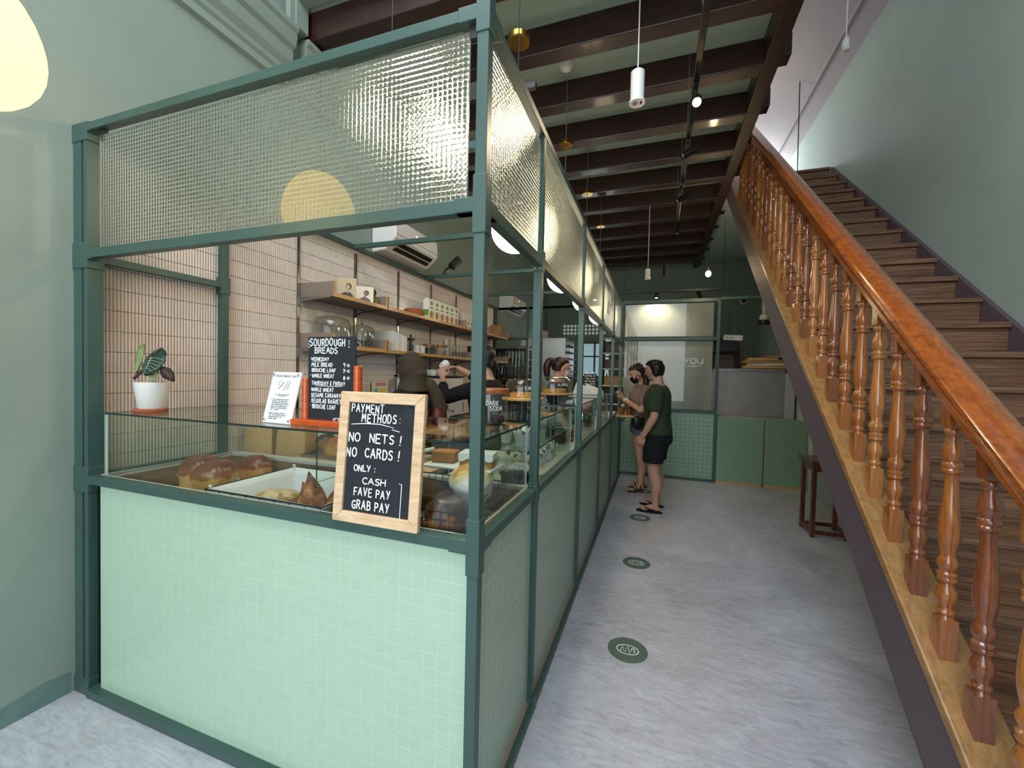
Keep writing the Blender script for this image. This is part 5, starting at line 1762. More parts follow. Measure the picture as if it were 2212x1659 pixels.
# kitchen at the back
rk = thing('bread_rack', 'tall wire bread rack under a shiny plastic cover', 'rack', (-2.2, 6.35, 0))
mb = MB()
for x in (-2.46, -1.96):
    for y in (6.22, 6.66):
        mb.box(x, x + 0.025, y, y + 0.025, 0, 1.88)
mb.build('upright', BLACK, rk)
for k in range(14):
    MB().box(-2.44, -1.95, 6.23, 6.66, 0.30 + 0.11 * k, 0.312 + 0.11 * k).build('tray', mat('rack_tray_%d' % k, '6e5a48', 0.5, 0.3) if k == 0 else bpy.data.materials['rack_tray_0'], rk)
for k in range(10):
    loaf_ = MB()
    for j in range(4):
        loaf_.ell((-2.37 + 0.115 * j, 6.32, 0.435 + 0.11 * k), (0.05, 0.07, 0.03), 10, 6)
    loaf_.build('baked_goods', DARKB, rk, smooth=True)
PLAST = clear_glass('plastic_film', (0.86, 0.88, 0.90), 1.0)
vs, fs = [], []
cols = 44
for i in range(cols + 1):
    u = i / cols
    x = -2.47 + u * 0.55
    d = 0.022 * math.sin(u * 60) + 0.014 * math.sin(u * 131)
    for j in range(9):
        v = j / 8
        vs.append((x, 6.17 - d * min(1, v * 2.2) * 0.8, 1.90 - v * 1.2))
for i in range(cols):
    for j in range(8):
        a = i * 9 + j
        fs.append((a, a + 1, a + 10, a + 9))
MB().add(vs, fs).box(-2.47, -1.92, 6.17, 6.69, 1.90, 1.903).build('plastic_cover', PLAST, rk, smooth=True)
MB().box(-2.475, -1.925, 6.165, 6.69, 1.884, 1.90).build('top_bar', BLACK, rk)
kf = thing('rear_frame', 'dark green frame closing the back of the kiosk beside the bread rack', 'frame', (-2.2, 6.1, 0))
for a in ((-2.46, -1.90, 6.10, 6.14, 2.03, 2.07), (-2.46, -0.52, 6.18, 6.21, 2.522, 2.556), (-1.915, -1.875, 6.10, 6.14, 0, 2.53), (-2.46, -2.42, 6.10, 6.14, 0, 2.53)):
    MB().box(*a).build('tube', FRAME, kf, bevel=0.002)
for k, (x, y, z, s) in enumerate(((-2.25, 7.0, 0, 0.42),)):
    cbn = thing('store_cabinet', 'pale store cabinet stacked with packets behind the bread rack', 'cabinet', (x, y, z))
    MB().box(-2.46, -1.86, 7.2, 7.7, 0, 2.02).build('carcass', mat('cabinet_grey_green', '8f937e', 0.6), cbn)
    MB().box(-2.10, -1.92, 7.22, 7.5, 2.021, 2.30).build('packet', mat('pink_packet', 'b99a8c', 0.6), cbn)
    MB().box(-2.36, -2.16, 7.22, 7.5, 2.021, 2.16).build('packet', OFFW, cbn)
fg_ = thing('steel_fridge', 'tall brushed steel fridge behind the ponytailed barista', 'fridge', (-1.5, 6.6, 0))
MB().box(-1.68, -1.31, 6.20, 6.9, 0.05, 2.07).build('body', STEEL, fg_, bevel=0.006)
MB().box(-1.672, -1.33, 6.192, 6.2, 0.1, 2.04).build('door', STEEL, fg_, bevel=0.003)
for k in range(6):
    MB().box(-1.309, -1.26, 6.24, 6.86, 1.45 + 0.10 * k, 1.465 + 0.10 * k).build('side_runner', BLACK, fg_)
MB().box(-1.66, -1.33, 6.22, 6.88, 0.0, 0.05).build('plinth', BLACK, fg_)
sk = thing('sink_bench', 'steel sink bench with a shelf under the kitchen window', 'bench', (-1.2, 9.3, 0))
MB().box(-2.0, -0.5, 9.0, 9.58, 0.88, 0.92).build('worktop', STEEL, sk)
MB().box(-1.95, -0.55, 9.05, 9.55, 0, 0.88).build('carcass', TAUPE, sk)
MB().box(-1.75, -0.85, 9.38, 9.58, 1.40, 1.42).build('shelf', STEEL, sk)
for x in (-1.7, -0.9):
    MB().box(x, x + 0.03, 9.53, 9.57, 0.92, 1.40).build('post', STEEL, sk)
for k in range(5):
    b = MB().lathe([(0, 0.001), (0.035, 0.001), (0.035, 0.10), (0.014, 0.14), (0.014, 0.17), (0, 0.17)], (-1.65 + 0.15 * k, 9.48, 1.42), 14).build('bottle', (BLACK, OFFW, STEEL, BLACK, OFFW)[k], smooth=0.7)
    tag(b, ('black', 'pale', 'metal', 'dark', 'white')[k] + ' bottle ' + ('at the wall end', 'second along', 'in the middle', 'fourth along', 'at the corridor end')[k] + ' of the kitchen shelf', 'bottle', 'bottles on the kitchen shelf')
ov = thing('shelving_unit', 'warm lit shelving with dark boxes beyond the last post', 'shelving', (-0.85, 8.4, 0))
for z in (0.1, 0.95, 1.30, 1.62, 1.92, 2.2):
    MB().box(-1.0, -0.45, 8.0, 8.5, z, z + 0.025).build('shelf', OFFW, ov)
for x in (-1.0, -0.47):
    MB().box(x, x + 0.025, 8.0, 8.5, 0, 2.22).build('side', TAUPE, ov)
for k, z in enumerate((0.976, 1.326, 1.646, 1.946)):
    tag(MB().box(-0.93, -0.56, 8.03, 8.4, z, z + 0.17).build('storage_box', (BLACK, KRAFT2, PURPLE, BLACK)[k], bevel=0.01), ('black box on the lowest lit shelf', 'brown box on the second lit shelf', 'purple grey box on the third lit shelf', 'black box on the top lit shelf')[k], 'box')
# ------------------------------------------------------------------ corridor: partition, cupboards, decals, stool
pt = thing('glass_partition', 'dark green framed partition with reeded glass across the corridor end', 'partition', (0.17, 6.5, 0))
PY0, PY1 = 6.50, 6.54
for a in ((0.812, 0.852, PY0, PY1, 0, 2.64), (-0.515, -0.478, PY0, PY1, 0, 2.64)):
    MB().box(*a).build('post', FRAME, pt, bevel=0.003)
for n, z in (('top_rail', 2.60), ('middle_rail', 2.045), ('lower_rail', 0.985), ('floor_rail', 0.0)):
    MB().box(-0.478, 0.812, PY0, PY1, z, z + 0.04 + (0.01 if z else 0.0)).build(n, FRAME, pt, bevel=0.003)
for z0, z1 in ((2.105, 2.585), (1.035, 2.035)):
    mb = MB().box(-0.462, 0.765, PY0 + 0.012, PY0 + 0.018, z0, z1)
    mb.mi = [1, 1, 0, 0, 1, 1]
    mb.build('reeded_pane', [RIB_P, GEDGE2], pt)
MB().box(-0.478, 0.812, PY0 + 0.015, PY0 + 0.028, 0.04, 0.985).build('tile_panel', MINT_P, pt)
L = MB()
fit(L, 'I KNEAD YOU', (-0.22, PY0 + 0.010, 1.715), (1, 0, -0.01), (0, 0, 1), 0.86, 0.075, 0.006)
L.tube([(0.26, PY0 + 0.010, 1.665), (0.62, PY0 + 0.010, 1.672), (0.50, PY0 + 0.010, 1.655)], 0.004, 6, squash=((0, 1, 0), 0.3))
L.build('lettering', CHALKW, pt)
MB().box(0.852, 1.95, PY0, PY1, 2.62, 2.66).build('overhead_rail', FRAME, pt, bevel=0.002)
GRP = mat('sage_cupboard_paint', '7e9a7c', 0.55, var=0.04, vscale=5)
for k, (a, b, w) in enumerate(((0.858, 1.435, 'next to the partition post'), (1.455, 1.950, 'under the stairs'))):
    c = thing('cupboard', 'sage green cupboard panel ' + w, 'cupboard', ((a + b) / 2, 6.52, 0))
    MB().box(a, b, PY0 + 0.005, PY0 + 0.028, 0.035, 0.955).build('door', GRP, c, bevel=0.002)
    MB().box(a, b, PY0 + 0.008, PY0 + 0.04, 0.0, 0.034).build('wood_plinth', BAMBOO, c)
    MB().box(b - 0.001, b + 0.006, PY0 + 0.006, PY0 + 0.03, 0.034, 0.955).build('wood_edge', BAMBOO, c)
    MB().box(a, b, 6.545, 6.95, 0.01, 0.93).build('carcass', TAUPE, c)
MB().box(0.853, 0.862, PY0 - 0.006, PY0 + 0.0, 0.955, 0.985).box(0.875, 0.882, PY0 - 0.006, PY0, 0.955, 0.985).build('latch', CHROME, pt)
# freezer behind the cupboards
fz = thing('chest_freezer', 'big grey metal freezer standing behind the green cupboards', 'freezer', (1.4, 7.3, 0))
GALV = mat('dull_galvanised_grey', '8f8f94', 0.5, 0.35, var=0.12, vscale=5, bump=0.05, bscale=90)
MB().box(0.89, 1.80, 7.0, 7.7, 0.02, 1.655).build('body', GALV, fz, bevel=0.006)
MB().box(1.80, 1.93, 7.0, 7.65, 0.02, 1.60).build('side_panel', mat('pale_panel', 'aeb0b5', 0.5, 0.1), fz, bevel=0.004)
MB().box(0.90, 1.79, 6.995, 7.0, 1.61, 1.64).build('handle_strip', STEEL, fz)
ob = thing('plywood_crate', 'pale wooden crate behind the freezer below the router', 'crate', (1.2, 7.9, 0))
MB().box(0.86, 1.45, 7.85, 8.2, 0, 1.97).build('box', mat('dull_ply', '8b7a69', 0.8, var=0.1), ob, bevel=0.004)
MB().box(1.02, 1.06, 7.845, 7.85, 1.3, 1.97).build('batten', TAUPE, ob)
bx = thing('speaker_box', 'black box on the shelf behind the partition post', 'box', (0.98, 7.3, 1.656))
MB().box(0.86, 1.22, 7.25, 7.6, 1.93, 2.10).build('box', BLACK, bx, bevel=0.006)
MB().box(0.86, 1.24, 7.22, 7.62, 1.905, 1.929).box(0.86, 0.885, 7.3, 7.58, 1.656, 1.905).box(1.215, 1.24, 7.3, 7.58, 1.656, 1.905).build('shelf_frame', MATBLACK, bx)
ro = thing('wifi_router', 'white flat router box lying on top of the black box', 'router', (1.13, 7.3, 2.101))
Rr = Matrix.Translation((1.14, 7.33, 2.145)) @ Matrix.Rotation(0.06, 4, 'Y')
MB().box(-0.13, 0.13, -0.09, 0.09, -0.043, 0.043).xf(Rr).build('case', WHITE, ro, bevel=0.01)
L = MB()
for x in (-0.10, -0.05, -0.03, 0.0, 0.09):
    L.box(x, x + 0.010, -0.0915, -0.0905, -0.012, 0.012 if x in (-0.10, 0.09) else 0.004)
L.xf(Rr).build('print_mark', BLACK, ro)
MB().tube([(1.00, 7.35, 2.101), (0.985, 7.35, 2.15), (0.965, 7.35, 2.17)], 0.012).build('antenna', BLACK, ro, smooth=True)
# flat-packed card on the freezer
sizes = [(1.30, 1.90, 1.664, 0.045, KRAFT), (1.33, 1.92, 1.712, 0.03, OFFW), (1.28, 1.85, 1.745, 0.04, KRAFT2), (1.34, 1.72, 1.788, 0.035, KRAFT), (1.55, 1.93, 1.826, 0.03, KRAFT2)]
for k, (a, b, z, h, m) in enumerate(sizes):
    o = MB().obox(((a + b) / 2, 7.25, z + h / 2), (b - a, 0.42, h), rotz(0.06 * (-1) ** k)).build('flat_carton', m, bevel=0.004)
    tag(o, ('kraft flat carton lowest on the grey freezer', 'white flat carton second up on the freezer', 'brown flat carton in the middle of the pile on the freezer', 'kraft flat carton fourth up on the freezer', 'brown flat carton topmost on the freezer')[k], 'carton', 'flat cartons on the freezer')
# security camera, dome camera and emergency light on the back walls
cm = thing('security_camera', 'round white camera with a black eye high on the back wall', 'camera', (1.67, 9.58, 3.11))
MB().lathe([(0, 0), (0.07, 0), (0.075, 0.02), (0.06, 0.05), (0, 0.05)], (1.665, 9.595, 3.105), 24, Matrix.Rotation(PI / 2, 3, 'X')).build('housing', WHITE, cm, smooth=0.7)
MB().ell((1.665, 9.545, 3.105), (0.05, 0.012, 0.05), 20, 10).build('lens', BLACK, cm, smooth=True)
wf = thing('wall_fan', 'white wall fan head with a black rim beside the stair underside', 'fan', (1.60, 7.6, 2.5))
MB().ell((1.62, 7.58, 2.50), (0.065, 0.06, 0.065), 20, 12).build('head', WHITE, wf, smooth=True)
MB().lathe([(0, 0), (0.085, 0), (0.085, 0.06), (0.06, 0.065), (0, 0.065)], (1.62, 7.58, 2.385), 24).build('rim', BLACK, wf, smooth=0.6)
MB().box(1.60, 1.72, 7.56, 7.66, 2.62, 2.80).box(1.70, 1.955, 7.58, 7.64, 2.72, 2.78).box(1.60, 1.64, 7.575, 7.615, 2.55, 2.64).build('bracket', WHITE, wf, bevel=0.01)

# floor decals
DEC = mat('decal_green', '52665c', 0.45)
def decal(name, label, x, y, r, group='green floor stickers in the corridor'):
    d = thing(name, label, 'floor sticker', (x, y, 0), group)
    MB().lathe([(0, 0.0), (r, 0.0), (r, 0.0012), (0, 0.0012)], (x, y, 0.0004), 48).build('disc', DEC, d)
    L = MB()
    L.tube([(x + r * 0.54 * math.copysign(abs(math.cos(t)) ** 0.8, math.cos(t)), y + r * 0.36 * math.sin(t), 0.0017) for t in [2 * PI * k / 40 for k in range(40)]], 0.0028, 6, closed=True, squash=((0, 0, 1), 0.3))
    zz = [(-0.34, -0.22), (-0.27, 0.24), (-0.14, -0.24), (0.0, 0.24), (0.13, -0.24), (0.22, 0.16), (0.30, 0.22), (0.36, -0.16)]
    L.tube([(x + r * a, y + r * b, 0.0017) for a, b in zz], 0.0028, 6, squash=((0, 0, 1), 0.3))
    L.build('logo', CHALKW, d)
    return d


decal('floor_sticker', 'round green floor sticker with white oval logo nearest the entrance', -0.10, 2.31, 0.106)
decal('floor_sticker', 'second green round floor sticker, level with the third corridor post', -0.10, 3.425, 0.106)
decal('floor_sticker', 'green round floor sticker just before the flip-flops of the customer', -0.11, 4.545, 0.106)
decal('floor_sticker', 'green round floor sticker partly under the sandals of the woman', -0.11, 5.62, 0.106)

# stool under the stairs
sl = thing('wooden_stool', 'dark wooden stool with crossed lower rails tucked under the stairs', 'stool', (1.66, 4.8, 0))
DW = wood('dark_stool_wood', '3a170c', '6e3117', (3, 3, 1), 6, 0.35, 0.4)
MB().box(1.42, 1.80, 4.60, 4.98, 0.70, 0.735).build('seat', DW, sl, bevel=0.008)
for x, y in ((1.46, 4.64), (1.74, 4.64), (1.46, 4.93), (1.74, 4.93)):
    MB().bar((x, y, 0.0), (x, y, 0.70), 0.038, 0.038).build('leg', DW, sl, bevel=0.003)
for a, b in (((1.46, 4.64), (1.74, 4.64)), ((1.46, 4.93), (1.74, 4.93)), ((1.46, 4.64), (1.46, 4.93)), ((1.74, 4.64), (1.74, 4.93))):
    MB().bar((a[0], a[1], 0.05), (b[0], b[1], 0.05), 0.03, 0.035).build('stretcher', DW, sl, bevel=0.003)
    MB().bar((a[0], a[1], 0.66), (b[0], b[1], 0.66), 0.02, 0.06).build('apron', DW, sl, bevel=0.002)

# collection ledge with drinks
lg = thing('collection_ledge', 'pale fold-out ledge beside the last kiosk post', 'ledge', (-0.3, 5.6, 0.97))
MB().box(-0.47, -0.16, 5.42, 5.98, 0.975, 1.0).build('top', BAMBOO, lg, bevel=0.003)
MB().bar((-0.45, 5.7, 0.86), (-0.34, 5.7, 0.974), 0.02, 0.02).build('brace', FRAME, lg)
for k, (x, y, lab) in enumerate(((-0.40, 5.50, 'iced tea in a clear cup with a black straw, against the kiosk post'), (-0.315, 5.56, 'iced tea in a clear cup nearer the woman with the phone'))):
    d = thing('iced_drink', lab, 'drink', (x, y, 1.0), 'iced drinks on the ledge')
    MB().lathe([(0, 0.001), (0.032, 0.001), (0.044, 0.125), (0.042, 0.125), (0.030, 0.006), (0, 0.006)], (x, y, 1.0), 24).build('cup', JARG, d, smooth=0.8)
    MB().lathe([(0, 0.007), (0.0295, 0.007), (0.040, 0.095), (0, 0.095)], (x, y, 1.0), 24).build('tea', mat('amber_tea_%d' % k, 'b0621c', 0.1, trans=0.4, ior=1.33), d, smooth=0.8)
    MB().lathe([(0.044, 0.125), (0.044, 0.132), (0.03, 0.155), (0.02, 0.158), (0, 0.158)], (x, y, 1.0), 24).build('lid', JARG, d, smooth=0.8)
    MB().tube([(x + 0.01, y, 1.02), (x - 0.02, y, 1.215)], 0.0055, 8).build('straw', BLACK, d, smooth=True)
    MB().ell((x + 0.012, y, 1.118), (0.025, 0.022, 0.022), 12, 8).build('foam', OFFW, d, smooth=True)

# ------------------------------------------------------------------ lamps and ceiling fittings
PX = -0.79
for k, (y, zl, zb) in enumerate(((2.25, 2.325, 3.40), (3.54, 2.345, 3.50), (4.70, 2.352, 3.565), (5.92, 2.356, 3.62))):
    w = ('nearest the entrance', 'second along', 'third along', 'farthest along')[k]
    p = thing('pendant_lamp', 'round opal pendant lamp with a brass disc on its cord ' + w, 'pendant lamp', (PX, y, zl), 'opal pendants above the side counter')
    MB().ell((PX, y, zl), (0.134, 0.134, 0.128), 32, 20).build('globe', LAMPGLOW, p, smooth=True)
    MB().tube([(PX, y, zl + 0.12), (PX, y, ZP)], 0.0035, 8).build('cord', mat('grey_cord', '6d6f70', 0.5) if k == 0 else bpy.data.materials['grey_cord'], p)
    MB().lathe([(0, -0.020), (0.060, -0.020), (0.065, -0.014), (0.065, 0.014), (0.060, 0.020), (0, 0.020)], (PX, y, zb), 28).build('brass_disc', BRASS, p, smooth=0.6)
    MB().lathe([(0, 0.12), (0.03, 0.12), (0.03, 0.16), (0.01, 0.17), (0, 0.17)], (PX, y, zl), 16).build('lamp_cap', BRASS, p, smooth=0.6)
lt = thing('paper_lantern', 'big glowing round paper lantern near the entrance wall', 'lantern', (-1.684, 0.5, 2.345))
MB().lathe([(0.03, 0.172), (0.05, 0.168), (0.075, 0.157), (0.10, 0.139), (0.122, 0.116), (0.142, 0.088), (0.158, 0.056), (0.169, 0.022), (0.176, -0.012), (0.178, -0.04), (0.175, -0.07), (0.166, -0.10), (0.150, -0.128), (0.128, -0.150), (0.10, -0.166), (0.07, -0.176), (0.035, -0.181), (0.0, -0.182)], (-1.684, 0.5, 2.345), 64).build('shade', LANTERN, lt, smooth=True)
MB().tube([(-1.684, 0.5, 2.53), (-1.684, 0.5, 4.72)], 0.004, 8).build('cord', BLACK, lt)
MB().lathe([(0, 0.165), (0.032, 0.165), (0.032, 0.20), (0, 0.202)], (-1.684, 0.5, 2.345), 16).build('cap', BRASS, lt)

# black lighting track along the corridor
tk = thing('lighting_track', 'black lighting track hung along the corridor ceiling', 'lighting track', (0.18, 3.8, 3.3))
MB().box(0.165, 0.20, 2.05, 5.35, 3.30, 3.335).build('track', BLACK, tk, bevel=0.003)
for y in (2.45, 3.55, 4.45, 5.25):
    MB().tube([(0.182, y, 3.335), (0.182, y, ZP - 0.005)], 0.0025, 6).build('wire', mat('hanger_wire', '8f9090', 0.4, 0.6) if y == 2.45 else bpy.data.materials['hanger_wire'], tk)
def spot(label, y, x=0.182, z=3.30, lit=False, tilt=(0.0, 0.8), yaw=0.0, power=60, target=None, group='black spotlights on the corridor track'):
    s = thing('track_spotlight', label, 'spotlight', (x, y, z), group)
    c = Vector((x + 0.01, y, z - 0.085))
    d = (Vector(target) - c).normalized()
    R = d.to_track_quat('-Z', 'Y').to_matrix()
    MB().lathe([(0, 0.06), (0.026, 0.06), (0.028, 0.055), (0.028, -0.06), (0.025, -0.06), (0.024, -0.045), (0, -0.045)], c, 20, R).build('barrel', BLACK, s, smooth=0.6)
    MB().tube([(x, y, z), (x, y, z - 0.03), c + R @ Vector((0.02, 0, 0.02))], 0.007).box(x - 0.016, x + 0.016, y - 0.04, y + 0.04, z - 0.014, z - 0.0005).build('mount', BLACK, s)
    e = MB().lathe([(0, -0.0449), (0.0235, -0.0449), (0.0235, -0.050), (0, -0.051)], c, 18, R).build('bulb', SPOTGLOW if lit else mat('unlit_lens_%d' % int(y * 100), 'b9b29a', 0.3), s, smooth=True)
    if lit:
        light('spotlight_beam', 'SPOT', c + d * 0.075, power, (1.0, 0.78, 0.5), 0.03, target, spot=1.3, blend=0.8)
    return s


spot('lit black spotlight on the corridor track glaring towards the entrance', 2.80, lit=True, target=(0.05, 0.9, 1.6), power=35)
spot('unlit black spotlight second along the corridor track', 3.42, target=(-0.9, 3.1, 2.6))
spot('unlit black spotlight third along the corridor track', 4.28, target=(-0.9, 3.9, 2.6))
spot('unlit black spotlight at the end of the corridor track', 5.15, target=(0.1, 4.9, 2.0))

# short track inside the kiosk with two lit heads over the bread display
tk2 = thing('lighting_track', 'short black lighting track hung inside the kiosk behind the front wired glass', 'lighting track', (-1.0, 2.05, 2.97))
MB().box(-1.6, -0.62, 2.035, 2.065, 2.965, 2.995).build('track', BLACK, tk2, bevel=0.003)
for x in (-1.5, -0.72):
    MB().tube([(x, 2.05, 2.995), (x, 2.05, 4.04)], 0.003, 6).build('wire', BLACK, tk2)
for x, w in ((-1.21, 'over the middle of the bread display'), (-0.765, 'over the kiosk corner')):
    s = thing('track_spotlight', 'lit spotlight behind the wired glass ' + w, 'spotlight', (x, 2.05, 2.965), 'lit spotlights inside the kiosk')
    c = Vector((x, 2.03, 2.885))
    d = Vector((0.25, -0.75, -1.0)).normalized()
    R = d.to_track_quat('-Z', 'Y').to_matrix()
    MB().lathe([(0, 0.07), (0.040, 0.07), (0.050, 0.06), (0.070, -0.03), (0.070, -0.06), (0.067, -0.06), (0.064, -0.04), (0, -0.04)], c, 22, R).build('barrel', BLACK, s, smooth=0.6)
    MB().bar((x, 2.05, 2.964), (x, 2.04, 2.91), 0.016, 0.016).build('mount', BLACK, s)
    MB().lathe([(0, -0.0405), (0.0635, -0.0405), (0.0635, -0.056), (0, -0.060)], c, 24, R).build('lens', SPOTHOT, s, smooth=True)

# white cylinder detectors hung on cords, smoke detector
for k, (x, y, z0, z1, r, w) in enumerate(((-0.16, 2.72, 3.215, 3.41, 0.042, 'nearest the entrance'), (-0.14, 6.0, 2.85, 2.99, 0.034, 'near the partition'))):
    c = thing('hanging_detector', 'white cylinder detector hanging from the ceiling ' + w, 'detector', (x, y, z0), 'white hanging detectors')
    MB().lathe([(0, 0.004), (r * 0.9, 0.004), (r * 1.15, 0.0), (r * 1.15, 0.012), (r, 0.02), (r, z1 - z0 - 0.004), (r * 0.9, z1 - z0), (0, z1 - z0)], (x, y, z0), 28).build('case', WHITE, c, smooth=0.6)
    MB().tube([(x, y, z1), (x, y, ZP)], 0.004, 8).build('cord', WHITE, c)
    MB().lathe([(0, 0), (r * 0.35, 0), (r * 0.35, 0.004), (0, 0.004)], (x - 0.3 * r, y, z0 - 0.001), 12).build('grille', STEEL, c)
    MB().box(x + 0.4 * r, x + 0.7 * r, y - 0.2 * r, y + 0.25 * r, z0 - 0.001, z0 + 0.004).build('red_led', mat('led_red_%d' % k, '5a1a18', 0.4), c)
sd = thing('smoke_detector', 'white ceiling fitting beside the second brass disc', 'detector', (-0.76, 3.34, ZP))
MB().lathe([(0, 0), (0.06, 0), (0.06, -0.02), (0.045, -0.06), (0.02, -0.075), (0, -0.075)], (-0.76, 3.34, ZP), 24).build('housing', WHITE, sd, smooth=0.7)

# rear track, its lamp and the bare warm bulb
tr2 = thing('lighting_track', 'short black lighting track above the partition', 'lighting track', (0.2, 6.7, 2.8))
MB().box(-0.55, 0.95, 6.70, 6.73, 2.80, 2.825).build('track', BLACK, tr2)
for x in (-0.5, 0.9):
    MB().tube([(x, 6.715, 2.825), (x, 6.715, ZJ)], 0.003, 6).build('wire', BLACK, tr2)
ls = thing('track_spotlight', 'small lit spotlight above the partition glass', 'spotlight', (0.05, 6.715, 2.80), 'spotlights above the partition')
MB().lathe([(0, 0), (0.012, 0), (0.05, -0.085), (0.046, -0.085), (0.010, -0.006), (0, -0.006)], (-0.02, 6.715, 2.797), 20).build('shade', BLACK, ls, smooth=True)
MB().ell((-0.02, 6.715, 2.735), (0.032, 0.032, 0.022), 14, 8).build('bulb', SPOTGLOW, ls, smooth=True)
light('partition_lamp', 'SPOT', (-0.02, 6.70, 2.70), 90, (1.0, 0.80, 0.52), 0.03, (-0.05, 6.56, 1.6), spot=2.4, blend=0.9)
ls = thing('track_spotlight', 'unlit black spotlight above the partition glass', 'spotlight', (0.55, 6.715, 2.80), 'spotlights above the partition')
MB().bar((0.55, 6.715, 2.80), (0.56, 6.715, 2.77), 0.012, 0.012).bar((0.565, 6.70, 2.785), (0.595, 6.66, 2.69), 0.045, 0.045).build('barrel', BLACK, ls, bevel=0.006)
cp = thing('hanging_speaker', 'black cylinder fitting hanging near the far white detector', 'ceiling fitting', (0.085, 6.0, 2.87))
MB().lathe([(0, 0), (0.03, 0), (0.03, 0.16), (0, 0.16)], (0.085, 6.0, 2.87), 18).build('case', BLACK, cp, smooth=0.6)
MB().tube([(0.085, 6.0, 3.03), (0.085, 6.0, ZP)], 0.003, 6).build('cord', BLACK, cp)
bb = thing('bulb_pendant', 'bare warm glowing bulb hung on a cord before the partition', 'pendant lamp', (0.62, 6.0, 2.88))
MB().ell((0.62, 6.0, 2.88), (0.034, 0.034, 0.042), 18, 12).build('bulb', SPOTGLOW, bb, smooth=True)
MB().lathe([(0, 0.035), (0.02, 0.035), (0.02, 0.085), (0.006, 0.095), (0, 0.095)], (0.62, 6.0, 2.88), 14).tube([(0.62, 6.0, 2.97), (0.62, 6.0, ZJ)], 0.003, 6).build('holder', BLACK, bb)
light('bulb_light', 'POINT', (0.62, 5.94, 2.86), 14, (1.0, 0.75, 0.45), 0.04)
# pull cord and thin cable by the stair top
pc = thing('pull_cord', 'white pull cord with a bell-shaped end above the stairs', 'pull cord', (1.42, 4.2, 4.28))
MB().tube([(1.42, 4.2, 4.36), (1.42, 4.2, 5.33)], 0.005, 6).build('cord', WHITE, pc)
MB().lathe([(0, -0.02), (0.028, -0.02), (0.026, 0.06), (0.012, 0.10), (0, 0.10)], (1.42, 4.2, 4.28), 16).build('bell_end', WHITE, pc, smooth=True)
cb = MB().tube([(1.61, 6.1, 4.10), (1.60, 6.1, 5.24)], 0.006, 6).build('black_cable', BLACK)
tag(cb, 'thin black cable running straight up from the stair landing', 'cable')
cb = MB().tube([(1.02, 6.1, 4.10), (1.02, 6.1, 5.52)], 0.004, 6).build('black_cable', BLACK)
tag(cb, 'thin black cable by the top of the handrail', 'cable')
# ------------------------------------------------------------------ people
def voxel(mb, name, m, parent, size, it=4, label=None):
    """weld overlapping closed shapes into one continuous skin"""
    tmp = mb.build(name + '_raw', m)
    r = tmp.modifiers.new('weld', 'REMESH')
    r.mode = 'VOXEL'
    r.voxel_size = size
    r.use_smooth_shade = True
    s = tmp.modifiers.new('relax', 'SMOOTH')
    s.factor = 0.5
    s.iterations = it
    dg = bpy.context.evaluated_depsgraph_get()
    me = bpy.data.meshes.new_from_object(tmp.evaluated_get(dg))
    old = tmp.data
    bpy.data.objects.remove(tmp)
    bpy.data.meshes.remove(old)
    me.name = name
    me.polygons.foreach_set('use_smooth', [True] * len(me.polygons))
    if not me.materials:
        me.materials.append(m)
    o = bpy.data.objects.new(name, me)
    COL.objects.link(o)
    if parent is not None:
        o.parent = parent
        o.matrix_parent_inverse = Matrix.Translation(parent.location).inverted()
    return o


def ring(c, rx, ry, n=24, yo=0.0, e=1.0):
    return [(c[0] + rx * math.copysign(abs(math.cos(2 * PI * k / n)) ** e, math.cos(2 * PI * k / n)), c[1] + yo + ry * math.copysign(abs(math.sin(2 * PI * k / n)) ** e, math.sin(2 * PI * k / n)), c[2]) for k in range(n)]


def limb(mb, pts, rad, sub=5, seg=14):
    P, Rr = [], []
    n = len(pts)
    pts = [Vector(p) for p in pts]
    for i in range(n - 1):
        p0, p1, p2, p3 = pts[max(i - 1, 0)], pts[i], pts[i + 1], pts[min(i + 2, n - 1)]
        for k in range(sub):
            t = k / sub
            P.append(0.5 * ((2 * p1) + (p2 - p0) * t + (2 * p0 - 5 * p1 + 4 * p2 - p3) * t * t + (3 * p1 - p0 - 3 * p2 + p3) * t ** 3))
            Rr.append(rad[i] + (rad[i + 1] - rad[i]) * t)
    P.append(pts[-1])
    Rr.append(rad[-1])
    mb.tube(P, Rr, seg)
    mb.ell(pts[0], (rad[0],) * 3, 12, 8)
    mb.ell(pts[-1], (rad[-1],) * 3, 12, 8)


